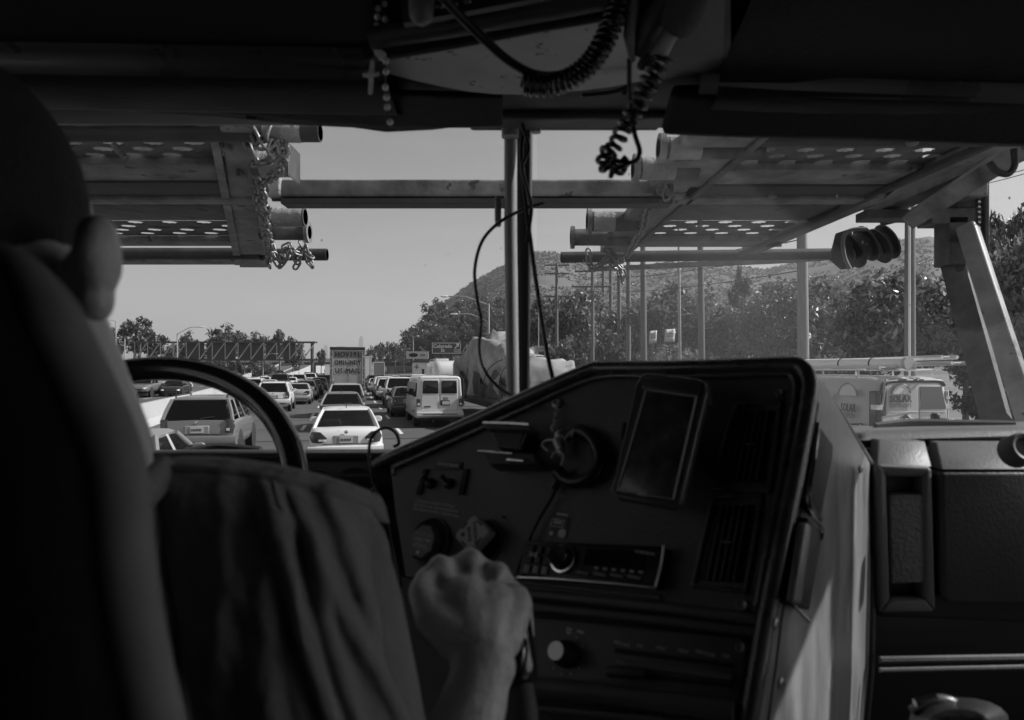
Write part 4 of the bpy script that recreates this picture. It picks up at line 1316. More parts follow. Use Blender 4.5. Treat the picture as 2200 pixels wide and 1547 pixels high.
m = MB(); m.ext([(-.80, -.03, 1.5), (-.71, -.03, 1.5), (-.66, .0, 2.1), (-.62, .03, 2.17), (.6, .03, 2.17), (.64, .05, 2.22), (-.62, .07, 2.23), (-.76, .03, 2.1)], (0, .1, 0)); obj("door_surround", m, GREYB, t, sm=20)
for s in (-1, 1):
    m = MB(); m.bb(min(s * .80, s * (.93 if s < 0 else .87)), max(s * .80, s * (.93 if s < 0 else .87)), -.02 if s < 0 else .0, .2, 1.2, 2.0); o = obj("tail_light", m, LAMPR if s < 0 else mat("pale_lens", .5, .3), t, bev=(.03, 2))
    for z in ((1.62, 1.72),) if s < 0 else ((1.3, 1.42), (1.62, 1.72), (1.82, 1.88)):
        m = MB(); m.bb(min(s * .79, s * (.94 if s < 0 else .88)), max(s * .79, s * (.94 if s < 0 else .88)), -.028 if s < 0 else -.008, .12, z[0], z[1]); obj("reflector", m, LAMPW, o)
m = MB(); m.tube(spline([(-.80, -.01, 1.95), (-.775, .0, 2.08), (-.68, .02, 2.17), (-.3, .02, 2.2), (.3, .02, 2.2), (.66, .02, 2.19), (.77, .03, 2.1)], 4), .035, 8); obj("door_arch", m, GREYB, t, sm=60)
m = MB(); m.ext([(.12, -.03, 1.62), (.76, -.03, 1.62), (.66, -.008, 2.08), (.14, -.008, 2.08)], (0, .02, 0)); obj("rear_window", m, mat("mirror_film", .12, .08, .5), t, sm=0)
TXT = mat("grey_print", .08, .5); TXT2 = mat("pale_print", .3, .5); WTX = mat("white_print", .85, .5)
rf = lambda x, z, y=-.034: frame((x, y, z), (1, 0, 0), (0, 0, 1))
def sun_logo(x, z, y, r, parent, fr_):
    m = MB()
    pts = [(math.cos(a) * r, math.sin(a) * r) for a in np.linspace(math.radians(10), math.radians(170), 18)]
    m.ext([fr_ @ V((px * .86, py * .86, .0)) for px, py in pts], fr_.to_3x3() @ V((0, 0, .004)))
    obj("sun_emblem", m, mat("sun_print", .75, .45), parent, sm=0)
    m = MB(); m.tube([fr_ @ V((px, py, .003)) for px, py in pts], .012, 4); obj("emblem_outline", m, TXT2, parent)
sun_logo(0, 0, 0, .24, t, rf(-.36, 1.9))
text("lettering", "SOLAR", .2, rf(-.36, 1.83), TXT, t, .003, .004, sx=.86)
text("lettering", "OPTIMUM", .14, rf(-.36, 1.70), TXT2, t, .003, 0, sx=.82)
m = MB(); m.bb(-.66, .07, -.032, -.026, 1.565, 1.578); m.bb(.12, .74, -.032, -.026, 1.565, 1.578); obj("body_line", m, WTX, t)
m = MB(); m.ext([(-.72, -.034, 1.27), (-.22, -.034, 1.53), (.06, -.034, 1.27)], (0, .01, 0)); obj("roof_emblem", m, TXT, t, sm=0)
m = MB(); m.tube([(-.2, -.036, 1.5), (.06, -.036, 1.3)], .012, 4); m.bb(-.16, -.12, -.04, -.03, 1.45, 1.52); obj("emblem_outline", m, WTX, t)
text("lettering", "TOLL FREE:", .1, rf(-.3, 1.4, -.042), WTX, t, .003, .003, shear=.2)
text("lettering", "800.552.9970", .125, rf(-.25, 1.29, -.042), WTX, t, .003, .004, shear=.2, sx=.95)
m = MB(); m.bb(.1, .76, -.05, -.026, 1.22, 1.3); obj("door_handle", m, TRIM, t, bev=(.01, 1))
sf = lambda y, z: frame((-.996, y, z), (0, -1, 0), (0, 0, 1))
text("lettering", "800 552 9970", .2, sf(1.62, 1.82), mat("pale_side_print", .68, .5), t, .003, .006, shear=.2, sx=.75)
text("lettering", "SOLAR", .24, sf(.72, 1.62), TXT, t, .003, .003, shear=.12, sx=.62)
text("lettering", "OPTIMUM", .17, sf(.74, 1.46), TXT2, t, .003, 0, shear=.12, sx=.55)
text("lettering", ".com", .13, sf(1.75, 1.42), TXT, t, .003, .002, shear=.15)
sun_logo(0, 0, 0, .3, t, sf(.72, 1.84))
m = MB()
for k in range(9):
    m.tube([(-1.0, .1 + k * .3, 1.0), (-1.0, .35 + k * .3, 1.3 - k * .02)], .012, 4)
for k in range(2):
    m.tube([(-1.0, .1, 1.28 - k * .16), (-1.0, 2.9, 1.12 - k * .16)], .012, 4)
obj("panel_graphic", m, WTX, t)
m = MB(); m.ext([(-.993, .1, .9), (-.993, 2.9, .9), (-.993, 2.6, 1.1), (-.993, .3, 1.33)], (-.004, 0, 0)); obj("panel_print", m, TXT, t, sm=0)
m = MB(); m.bb(-.8, .8, -.14, .1, .42, .62); obj("bumper", m, TRIM, t, bev=(.04, 2))
m = MB(); m.bb(-.85, .85, .2, 4.9, .3, .5); obj("underbody", m, TRIM, t)
rk = MB()
for y in (.5, 1.6, 2.8):
    rk.tube([(-.92, y, 2.28), (-.92, y, 2.42), (.92, y, 2.42), (.92, y, 2.28)], .025, 6)
for x in (-.92, .92):
    rk.tube([(x, .3, 2.42), (x, 3.3, 2.42), (x, 3.45, 2.7)], .022, 6)
obj("roof_rack", rk, PW, t)
for s in (-1, 1):
    m = MB(); m.bb(min(s * 1.05, s * 1.25), max(s * 1.05, s * 1.25), 3.9, 4.05, 1.2, 1.5); m.tube([(s * .98, 4, 1.3), (s * 1.1, 4, 1.35)], .03, 6); obj("wing_mirror", m, TRIM, t, bev=(.02, 2))
wheels(t, (-.86, .86), (1.0, 4.1), .36)
drive(t, 11.29, 12.0)
def on_van(x, y, z):
    return WM[t.name] @ V((x, y, z))
def ladder(x, y0, y1, z, wdt, rungs, label, slope=0.0, m_=PL, dx=0.0):
    a = on_van(x, y0, z)
    l = thing("ladder", label, "ladder", a, 0, "ladders on the van roof")
    for s in (-1, 1):
        m = MB(); p, q = on_van(x + s * wdt / 2, y0, z), on_van(x + s * wdt / 2 + dx, y1, z + slope)
        m.tube([p, q], .045, 4); obj("rail", m, m_, l, sm=0)
    for k in range(rungs):
        f = (k + .5) / rungs; y = y0 + (y1 - y0) * f
        m = MB(); m.tube([on_van(x - wdt / 2 + dx * f, y, z + slope * f), on_van(x + wdt / 2 + dx * f, y, z + slope * f)], .018, 6); obj("rung", m, m_, l)
    return l
ladder(.38, -.75, 3.4, 2.56, .42, 13, "long aluminium ladder on the right of the van's roof rack", -.05, mat("aluminium", .62, .4, .3))
ladder(.42, -.45, 3.2, 2.68, .36, 12, "second aluminium ladder lying on the first one", -.05, mat("aluminium", .62, .4, .3))
ladder(-.45, .2, 3.3, 2.47, .4, 11, "low ladder lying flat on the left of the van's roof rack", 0, mat("aluminium", .62, .4, .3))
p, q = on_van(-.1, .05, 2.56), on_van(-.25, 3.1, 2.56)
pt = thing("conduit_tube", "thick pale storage tube strapped on the van's roof rack", "tube", p)
m = MB(); m.tube([p, q], .12, 14); obj("tube_body", m, WHITE, pt)
m = MB(); m.tube([p.lerp(q, -.01), p.lerp(q, .02)], .135, 14); obj("cap", m, PL, pt)
for f in (.3, .6):
    m = MB(); m.tube([p.lerp(q, f), p.lerp(q, f + .012)], .128, 14); obj("strap", m, TRIM, pt)
# ------------------------------------------------------------------ the truck we sit in
BLK = mat("black_plastic", 0.038, 0.5, var=0.25, vs=9, bump=0.12, bs=260)
PNL = mat("panel_plastic", 0.1, 0.48, var=0.2, vs=7, bump=0.15, bs=300)
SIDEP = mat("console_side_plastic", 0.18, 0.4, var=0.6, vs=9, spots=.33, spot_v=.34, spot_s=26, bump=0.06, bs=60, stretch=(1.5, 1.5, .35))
DASHR = mat("dash_plastic", 0.12, 0.5, var=0.15, vs=6, bump=0.12, bs=240)
PADM = mat("pebbled_plastic", 0.16, 0.55, bump=0.6, bs=150)
LIPM = mat("lip_vinyl", 0.05, 0.3, var=0.2, vs=5)
RIMM = mat("rim_plastic", 0.06, 0.28, spec=.8, var=.2, vs=15)
HEADM = mat("headliner_vinyl", 0.012, 0.55, spec=.1, var=0.2, vs=5, bump=0.15, bs=120)
OVER = mat("overhead_metal", 0.28, 0.45, var=0.3, vs=5, spots=0.35, spot_v=0.015, spot_s=48)
VISOR = mat("visor_vinyl", 0.012, 0.6, spec=.15, bump=0.2, bs=90)
PILM = mat("pillar_paint", 0.3, 0.35, var=0.15, vs=6)
PILD = mat("pillar_rubber", 0.015, 0.6)
CORD = mat("cord_rubber", 0.012, 0.35)
KNOBM = mat("brushed_knob", 0.62, 0.35, 0.6, var=.15, vs=60)
PRINT = mat("panel_print", 0.75, 0.6)
CLR = clear_mat("clear_glass", 0.97)
RUSTM = mat("rack_steel", 0.1, 0.6, 0.15, var=0.65, vs=8, bump=0.4, bs=25, spots=.36, spot_v=.07, spot_s=9)
RACKL = mat("rack_paint", 0.18, 0.55, var=0.65, vs=7, bump=0.2, bs=18, spots=.36, spot_v=.08, spot_s=11)
RACKD = mat("rack_grease", 0.05, 0.55, var=0.4, vs=5, bump=0.3, bs=30)
CHAINM = mat("chain_steel", 0.22, 0.4, 0.6, var=.3, vs=20)

truck = thing("truck_cab", "dark truck cab around the viewer with a split windscreen, dash and console", "truck", (0, 0.5, 0.9))
def part(name, mb, m, bev=None, sm=35, parent=None):
    return obj(name, mb, m, parent or truck, bev, sm)
rz = lambda z: H + z
m = MB(); m.bb(-1.32, 1.42, -.85, 1.3, rz(.53), rz(.57)); part("roof_panel", m, HEADM)
m = MB(); m.bb(-1.32, 1.42, -.9, -.86, .9, rz(.52)); part("rear_wall", m, HEADM)
m = MB(); m.bb(-1.32, 1.42, -.85, 1.5, .86, .9); part("floor_panel", m, BLK)
for x, y0, z0, z1 in ((-1.3, -.2, -.5, .46), (1.4, -.12, -.42, .5)):
    m = MB()
    m.bb(x - .03, x + .03, -.85, 1.12, .9, rz(z0)); m.bb(x - .03, x + .03, -.85, y0, rz(z0 + .001), rz(.52)); m.bb(x - .03, x + .03, y0 + .001, 1.12, rz(z1), rz(.52)); m.bb(x - .03, x + .03, 1.03, 1.12, rz(z0 + .001), rz(z1 - .001))
    dr = part("door", m, HEADM, sm=0)
    m = MB(); m.bb(x - .004, x + .004, y0 + .001, 1.029, rz(z0 + .001), rz(z1 - .001)); part("door_window", m, CLR, sm=0, parent=dr)
m = MB(); m.bb(-1.3, 1.4, 1.46, 1.5, .9, rz(-.2)); part("bulkhead", m, BLK)
m = MB(); m.bb(-1.1, 1.2, 1.5, 2.5, 1.1, 1.95); part("bonnet", m, PW, (.12, 3))
def pane(a, b, off, z0, z1, th):
    m = MB(); m.ext([(a[0], a[1] + .06 + off, rz(z0)), (b[0], b[1] + .06 + off, rz(z0)), (b[0], b[1] - .06 + off, rz(z1)), (a[0], a[1] - .06 + off, rz(z1))], (0, th, 0))
    return m
for a, b in (((-1.27, 1.13), (.02, 1.43)), ((.05, 1.43), (1.37, 1.13))):
    part("windscreen_pane", pane(a, b, 0, -.2, .5, .006), CLR, sm=0)
# dust lying on the outside of the right-hand pane, and specks of dirt
m = pane((.09, 1.421), (1.34, 1.137), .03, -.17, .46, .004)
m.f = [tuple(reversed(q)) for q in m.f] if (V(m.v[m.f[0][1]]) - V(m.v[m.f[0][0]])).cross(V(m.v[m.f[0][2]]) - V(m.v[m.f[0][1]])).y > 0 else m.f
FILM = volume_mat("dust_film", 20.0, 0.55)
tr_ = FILM.node_tree
tc = tr_.nodes.new("ShaderNodeTexCoord"); nz = tr_.nodes.new("ShaderNodeTexNoise"); nz.inputs["Scale"].default_value = 3.2; nz.inputs["Detail"].default_value = 4
sx_ = tr_.nodes.new("ShaderNodeSeparateXYZ"); tr_.links.new(tc.outputs["Object"], sx_.inputs[0])
mrx = tr_.nodes.new("ShaderNodeMapRange"); mrx.inputs[1].default_value = .04; mrx.inputs[2].default_value = .4; mrx.interpolation_type = 'SMOOTHSTEP'; tr_.links.new(sx_.outputs[0], mrx.inputs[0])
mrn = tr_.nodes.new("ShaderNodeMapRange"); mrn.inputs[1].default_value = .3; mrn.inputs[2].default_value = .7; mrn.inputs[3].default_value = 32; mrn.inputs[4].default_value = 74
tr_.links.new(tc.outputs["Object"], nz.inputs["Vector"]); tr_.links.new(nz.outputs[0], mrn.inputs[0])
mz = tr_.nodes.new("ShaderNodeMapRange"); mz.interpolation_type = 'SMOOTHSTEP'; mz.inputs[1].default_value = 1.66; mz.inputs[2].default_value = 1.9; mz.inputs[3].default_value = 1; mz.inputs[4].default_value = .12; tr_.links.new(sx_.outputs[2], mz.inputs[0])
mf_ = tr_.nodes.new("ShaderNodeMapRange"); mf_.interpolation_type = 'SMOOTHSTEP'; mf_.inputs[1].default_value = .44; mf_.inputs[2].default_value = .68; mf_.inputs[3].default_value = 1.25; mf_.inputs[4].default_value = .28; tr_.links.new(sx_.outputs[0], mf_.inputs[0])
m3_ = tr_.nodes.new("ShaderNodeMath"); m3_.operation = 'MULTIPLY'; tr_.links.new(mf_.outputs[0], m3_.inputs[0]); tr_.links.new(mrn.outputs[0], m3_.inputs[1])
m2_ = tr_.nodes.new("ShaderNodeMath"); m2_.operation = 'MULTIPLY'; tr_.links.new(mz.outputs[0], m2_.inputs[0]); tr_.links.new(mrx.outputs[0], m2_.inputs[1])
mu = tr_.nodes.new("ShaderNodeMath"); mu.operation = 'MULTIPLY'; tr_.links.new(m2_.outputs[0], mu.inputs[0]); tr_.links.new(m3_.outputs[0], mu.inputs[1])
tr_.links.new(mu.outputs[0], [n for n in tr_.nodes if n.type == 'PRINCIPLED_VOLUME'][0].inputs["Density"])
part("dust_film", m, FILM, sm=0)
m = MB()
rd = random.Random(5)
for i in range(170):
    f, zz = rd.random(), rd.uniform(-.16, .42)
    right = rd.random() < .85
    A, B = (((.09, 1.425), (1.34, 1.135)) if right else ((-1.2, 1.15), (0, 1.42)))
    x = A[0] + (B[0] - A[0]) * f; y = A[1] + (B[1] - A[1]) * f - .02 + .06 * (1 - zz)
    s = rd.choice((.0006, .0008, .001, .0013, .002))
    m.sph((x, y + .04, rz(zz)), (s, s * .4, s * rd.uniform(.7, 2.2)), 6, 4)
o = part("dirt_specks", m, mat("dried_dirt", .3, .9)); o["kind"] = "stuff"
# wipers
for pts in (((400, 969, 1.5), (470, 960, 1.52), (560, 967, 1.5)), ((1880, 916, 1.44), (1960, 908, 1.45), (2060, 910, 1.43), (2180, 912, 1.4))):
    m = MB(); m.tube(spline([P(*q) for q in pts], 5), .008, 6); part("wiper", m, TRIM)
m = MB()
q = P(2030, 908, 1.46); m.box(q, (.035, .02, .018)); m.box(q + V((-.02, 0, .01)), (.012, .02, .02)); part("wiper_joint", m, TRIM, (.003, 1))

# header rail over the windscreen, left and right
def extr_x(prof, x0, x1, s0=0.0, s1=0.0, n=24, wav=0.0):
    rows = []
    for i in range(n + 1):
        f = i / n; x = x0 + (x1 - x0) * f
        rows.append([V((x, y, rz(z + s0 + (s1 - s0) * f))) for y, z in prof])
    mb = MB(); mb.grid(rows)
    return mb
prof = [(.86, .53), (.93, .515), (.985, .498), (1.02, .487), (1.04, .479), (1.05, .470), (1.054, .458), (1.06, .448), (1.09, .436), (1.16, .43), (1.22, .45), (1.25, .52)]
part("header_rail", extr_x(prof, -1.28, -.19, .012, -.008), HEADM, sm=60)
part("header_lip", extr_x([(1.03, .4815), (1.039, .477), (1.047, .470), (1.051, .460), (1.054, .452), (1.06, .446)], -1.28, -.19, .011, -.009), LIPM, sm=60)
prof = [(.92, .525), (1.0, .505), (1.06, .49), (1.1, .475), (1.115, .462), (1.12, .45), (1.135, .44), (1.17, .435), (1.24, .44), (1.27, .52)]
part("header_rail", extr_x(prof, .33, 1.2, -.006, -.026), HEADM, sm=60)
part("header_lip", extr_x([(1.105, .4665), (1.113, .459), (1.118, .45), (1.125, .442)], .3, 1.2, .0005, -.027), LIPM, sm=60)
prof = [(1.16, .5), (1.2, .46), (1.27, .425), (1.31, .415), (1.335, .42), (1.35, .47), (1.35, .53)]
part("header_panel", extr_x(prof, -1.28, 1.38, .045, .045), BLK, sm=60)
# sun visors
def visor(top, bot, Y0, Y1, mt, th, nm="sun_visor"):
    rows = []
    n = len(top)
    m = MB()
    for k in range(9):
        f = k / 8
        rows.append([P(top[i][0] + (bot[i][0] - top[i][0]) * f, top[i][1] + (bot[i][1] - top[i][1]) * f, Y0 + (Y1 - Y0) * f) for i in range(n)])
    m.grid(rows)
    o = part(nm, m, mt, sm=60)
    s = o.modifiers.new("thick", 'SOLIDIFY'); s.thickness = th; s.offset = 0
    b = o.modifiers.new("soft", 'BEVEL'); b.width = th * .4; b.segments = 2; b.limit_method = 'ANGLE'
    return o
visor([(90, 165), (300, 168), (500, 180), (700, 190), (850, 195), (1000, 200), (1080, 200)], [(90, 214), (300, 226), (500, 242), (700, 262), (830, 272), (940, 272), (1080, 268)], 1.16, 1.24, VISOR, .012)
visor([(150, 218), (300, 228), (500, 243), (640, 256), (760, 262), (860, 264), (960, 262), (1000, 262)], [(150, 224), (300, 240), (480, 252), (640, 268), (760, 274), (830, 284), (930, 279), (1005, 269)], 1.25, 1.255, mat("visor_edge", .16, .6), .006, "visor_lining")
for px in (205, 545):
    a = P(px - 18, 190 + px * .05, 1.24); b = P(px + 16, 262 + (px - 205) * .01 - (0 if px > 300 else 32), 1.26); m = MB(); m.bb(a.x, b.x, 1.24, 1.255, b.z, a.z); part("visor_clip", m, BLK, (.002, 1))
visor([(1445, 190), (1600, 186), (1800, 190), (2000, 200), (2260, 222)], [(1420, 282), (1600, 290), (1800, 294), (2000, 300), (2260, 308)], 1.14, 1.22, VISOR, .03)
m = MB(); m.bb(-.2, .5, 1.27, 1.33, rz(.455), rz(.52)); part("header_box", m, BLK, (.01, 2))
m = MB(); m.bb(P(1008, 0, 1.33).x, P(1420, 0, 1.33).x, 1.30, 1.36, P(0, 271, 1.33).z, P(0, 206, 1.33).z); part("header_trim", m, PILD, (.006, 2))
for px, py in ((1005, 242), (1290, 243)):
    m = MB(); a = P(px, py, 1.29); m.bb(a.x - .012, a.x + .012, a.y, a.y + .01, a.z - .002, a.z + .002); part("trim_clip", m, HEADM)
# overhead console
top = [(800, 92, .98), (960, 72, .95), (1120, 48, .92), (1260, 22, .89), (1345, 0, .87), (1480, -40, .86), (1560, -60, .86)]
mid = [(800, 118, 1.03), (960, 108, 1.02), (1120, 95, 1.0), (1260, 84, .98), (1345, 76, .97), (1480, 70, .97), (1556, 66, .98)]
bot = [(800, 150, 1.12), (900, 176, 1.14), (1010, 200, 1.15), (1110, 206, 1.15), (1250, 196, 1.14), (1400, 176, 1.13), (1552, 150, 1.12)]
rows = []
for k in range(7):
    f = k / 6
    r_ = []
    for a, b, c in zip(top, mid, bot):
        p = (V(a) * (1 - f) ** 2 + V(b) * 2 * f * (1 - f) + V(c) * f * f)
        r_.append(P(p.x, p.y, p.z))
    rows.append(r_)
m = MB(); m.grid([r_[5:] for r_ in rows]); part("console_wing", m, BLK, sm=60)
m = MB(); m.grid([r_[:6] for r_ in rows]); o = part("overhead_console", m, OVER, sm=60, parent=truck); s = o.modifiers.new("s", 'SUBSURF'); s.levels = s.render_levels = 1
m = MB(); m.tube(spline([P(790, 112, .99), P(870, 100, .97), P(1000, 77, .95), P(1150, 47, .92), P(1345, 12, .88), P(1480, -22, .86)], 6), .014, 10); part("console_lip", m, HEADM, sm=60)
m = MB(); m.tube(spline([P(800, 84, .97), P(1000, 50, .93), P(1345, -16, .86)], 8), .016, 10); part("console_seam", m, BLK, sm=60)
a = [P(870, 60, .9), P(1300, -20, .86), P(1300, -120, .86), P(850, -80, .9)]
m = MB(); m.ext(a, (0, -.012, .0)); sg = part("speaker_grille", m, BLK)
m = MB()
for i in range(12):
    for j in range(4):
        q = P(945 + i * 30, 14 - i * 5 - j * 15, .875); m.sph(q, (.006, .003, .003), 6, 4)
o = part("mesh_bead", m, mat("mesh_wire", .3, .4, .6), parent=sg); o["kind"] = "stuff"
m = MB(); m.capsule(P(905, -30, .86), P(905, 28, .86), .017, .015); part("clip_tab", m, mat("grey_plastic", .16, .5))
m = MB(); m.loft([[P(x, y, Y) for x, y, Y in r_] for r_ in (((1345, -60, .9), (1556, -60, .9), (1556, 150, 1.12), (1480, 172, 1.13)), ((1556, -60, .9), (1562, -60, .95), (1562, 140, 1.16), (1556, 150, 1.13)))], closed=True); 
m = MB(); m.ext([P(1548, -60, .93), P(1556, 148, 1.1), P(1545, 160, 1.25), P(1548, -60, 1.25)], (.012, 0, 0)); part("console_end", m, BLK)

# windscreen pillar
m = MB(); m.loft([[P(x0, py, Y) for x0, Y in ((1099, 1.33), (1120, 1.325), (1146 - k * .011 * 0, 1.34), (1148, 1.40), (1096, 1.40))] for k, py in ((0, 200), (1, 500))]); 
m = MB()
def pil(x0, x1, y0, y1, xb0, xb1, Y, mt, nm, dpt=.06):
    a, b, c, d = P(x0, y0, Y), P(x1, y0, Y), P(xb1, y1, Y), P(xb0, y1, Y)
    m = MB(); m.ext([d, c, b, a], (0, dpt, 0)); return part(nm, m, mt, (.006, 3), sm=40)
pil(1084, 1146, 200, 875, 1091, 1137, 1.37, PILD, "windscreen_pillar")
m = MB(); m.tube([P(1097, 205, 1.36), P(1097, 500, 1.36), P(1102, 870, 1.36)], .0125, 16); part("pillar_tube", m, PILM, sm=60)
m = MB(); m.tube([P(1152, 205, 1.34), P(1151, 285, 1.34)], .010, 12); m.tube([P(1096, 225, 1.34), P(1096, 295, 1.34)], .0165, 14); part("pillar_collar", m, PILM, sm=60)
m = MB(); m.tube(spline([P(1000, 214, 1.34), P(1040, 212, 1.335), P(1080, 214, 1.33), P(1094, 228, 1.335), P(1096, 250, 1.34)], 5), .016, 12); part("pillar_bracket", m, mat("bracket_paint", .06, .4), sm=60)
m = MB(); m.lathe([(.007, 0), (.007, .006), (.003, .008), (0.001, .008)], frame(P(1079, 262, 1.32), (1, 0, 0), (0, 0, 1)), 8); part("screw", m, STEEL)
q = P(1072, 440, 1.38); m = MB(); m.bb(q.x - .008, q.x + .004, 1.36, 1.42, P(0, 480, 1.38).z, P(0, 425, 1.38).z); part("pillar_clip", m, mat("clip_plastic", .25, .5), (.003, 1))

# left dash with gauges
prof = [(1.5, -.172), (1.38, -.160), (1.28, -.153), (1.25, -.1535), (1.235, -.158), (1.222, -.168), (1.205, -.185), (1.21, -.2), (1.235, -.22), (1.24, -.5), (1.22, -.8)]
part("dashboard", extr_x(prof, -1.28, .02, -.004, 0), BLK, sm=45)
m = MB(); m.tube([V((-1.25, 1.238, rz(-.157))), V((-.2, 1.238, rz(-.155)))], .007, 8); part("dash_edge", m, mat("dash_edge", .05, .4), sm=60)
GF = mat("gauge_face", .012, .25)
for px, py, r in ((765, 1052, .036), (683, 1050, .03), (600, 1060, .036), (765, 1150, .03)):
    c = P(px, py, 1.215)
    F = frame(c, (1, 0, 0), (0, .15, 1))
    m = MB(); m.lathe([(r * .9, .0), (r, .008), (r * 1.1, .008), (r * 1.15, 0), (r * 1.15, -.02)], F, 28); gb = part("gauge", m, mat("gauge_bezel", .05, .3), sm=40)
    m = MB(); m.lathe([(r * .92, -.004), (r * .92, .0), (.001, .0)], F, 24); part("gauge_face", m, GF, parent=gb)
    m = MB(); m.box((0, r * .3, .003), (.002, r * .8, .001), F); part("needle", m, PRINT, parent=gb)
    m = MB()
    for k in range(13):
        a = math.radians(-40 + k * 260 / 12); m.box((math.cos(a) * r * .78, math.sin(a) * r * .78, .002), (.003, .003, .001), F)
    part("dial_marks", m, PRINT, parent=gb)

# ---- control console: a flat tilted panel turned to the driver
PN = V((-.536, -.714, .45)).normalized()
PO = V((.104, .92, H - .253))
PH = V((.8, -.6, 0)); PU = PN.cross(PH).normalized()
def on(px, py, off=0.0):
    d = V(((px - 1100) / FPX, 1, -(py - 792) / FPX))
    o = V((0, 0, H))
    t = (PO + PN * off - o).dot(PN) / d.dot(PN)
    return o + d * t
def pf(px, py, off=0.0, tilt=0.0):
    M = frame(on(px, py, off), PH, PU)
    return M @ Matrix.Rotation(tilt, 4, 'Z') if tilt else M
def plate(pts, th, off=0.0):
    """A plate whose face stands OFF above the panel, drawn by its outline in the photograph."""
    m = MB(); m.ext([on(x, y, off) for x, y in pts][::-1], -PN * th); return m
OUT = [(838, 992), (1000, 922), (1140, 858), (1272, 800), (1420, 797), (1560, 793), (1692, 790), (1714, 797), (1726, 815), (1728, 845), (1705, 980), (1676, 1130), (1640, 1318), (1400, 1290), (1110, 1262), (1000, 1252), (872, 1238), (850, 1100)]
part("control_console", plate(OUT, .05), PNL, sm=0)
def rimline(pts, r, off, mt, nm, closed=False, parent=None):
    m = MB(); m.tube(spline([on(x, y, off) for x, y in pts], 4, closed), r, 8, closed); return part(nm, m, mt, sm=60, parent=parent)
rimline([(800, 1003), (838, 983), (1000, 912), (1140, 848), (1262, 796), (1300, 790), (1420, 790), (1560, 787), (1692, 783), (1722, 790), (1736, 812), (1738, 850), (1714, 990), (1684, 1140), (1646, 1330), (1630, 1420), (1604, 1570)], .0105, .006, RIMM, "console_rim")
rimline([(850, 1003), (1000, 936), (1140, 872), (1280, 812), (1420, 809), (1560, 806), (1680, 802), (1702, 808), (1711, 824), (1711, 850), (1690, 980), (1660, 1130), (1628, 1305)], .0055, .004, RIMM, "console_inner_rim")
rimline([(1100, 1272), (1280, 1290), (1460, 1310), (1640, 1334)], .007, .0, DASHR, "console_ledge")
rimline([(1090, 1300), (1280, 1318), (1460, 1338), (1632, 1360)], .006, .004, PNL, "console_ledge")
m = plate([(840, 1238), (1640, 1330), (1600, 1640), (830, 1640)], .04, -.02); part("console_base", m, BLK, sm=0)
# heater panel
HPTS = [(1110, 1322), (1590, 1368), (1606, 1378), (1608, 1395), (1590, 1520), (1578, 1532), (1090, 1492)]
m = plate(HPTS, .02, .002); hp = part("heater_panel", m, PNL, (.003, 2), sm=0)
rimline([(1090, 1470), (1300, 1490), (1580, 1530)], .012, .012, PNL, "panel_lip")
rimline([(1090, 1515), (1300, 1535), (1600, 1565)], .005, .0, DASHR, "panel_seam")
F = pf(1218, 1406, .002)
m = MB(); m.lathe([(.017, 0), (.016, .012), (.012, .02), (.0115, .028), (.001, .028)], F, 24); k_ = part("heater_knob", m, BLK, sm=40)
m = MB(); m.lathe([(.0113, .0281), (.011, .0295), (.001, .0295)], F, 24); part("knob_cap", m, KNOBM, parent=k_)
m = MB()
for k in range(8):
    a = math.radians(100 - k * 32); m.box((math.cos(a) * .024, math.sin(a) * .024, .001), (.0015, .0015, .001), F)
m.box((-.004, .03, .001), (.008, .002, .001), F); m.box((-.004, .026, .001), (.008, .002, .001), F); m.box((.012, .03, .001), (.009, .003, .001), F)
part("dial_marks", m, PRINT, parent=k_)
def slot(pts, nm="slider_slot", parent=None):
    m = plate(pts, .003, .0045); return part(nm, m, mat("slot_black", .004, .7), sm=0, parent=parent)
slot([(1322, 1392), (1572, 1424), (1570, 1434), (1320, 1402)], parent=hp)
slot([(1322, 1440), (1572, 1468), (1570, 1478), (1320, 1450)], parent=hp)
m = plate([(1340, 1418), (1575, 1446), (1572, 1464), (1338, 1432)], .006, .008); part("slider_track", m, DASHR, (.002, 2), parent=hp)
m = MB(); m.capsule(on(1312, 1443, .018), on(1375, 1446, .018), .007, .006); m.tube([on(1340, 1440, .0), on(1340, 1444, .018)], .003, 6); part("slider_knob", m, mat("slider_plastic", .05, .4), sm=60, parent=hp)
def ptext(s, px, py, size, m_=PRINT, off=.0035, tilt=0.0, parent=None, sx=1.0, bold=0.0):
    return text("lettering", s, size, pf(px, py, off, tilt), m_, parent or truck, .0003, bold, sx=sx)
for s, px, py in (("MAX A/C", 1336, 1383), ("A/C", 1376, 1388), ("VENT", 1420, 1393), ("HEAT", 1468, 1399), ("HEAT/DEF", 1515, 1404), ("DEF", 1560, 1410)):
    ptext(s, px, py, .0052, off=.0035, parent=hp)
ptext("COOL", 1334, 1424, .005, off=.0035, parent=hp); ptext("WARM", 1558, 1452, .005, off=.0035, parent=hp)
# screws
for px, py, r in ((846, 1016, .0055), (1675, 846, .005), (1595, 1301, .0075), (1592, 1392, .006), (1590, 1519, .0055), (1083, 1112, .002)):
    m = MB(); m.lathe([(r, 0), (r, .002), (r * .75, .004), (r * .55, .0035), (r * .5, .0015), (.0005, .0015)], pf(px, py, .001), 14); part("screw", m, mat("screw_steel", .35, .35, .5), sm=40)
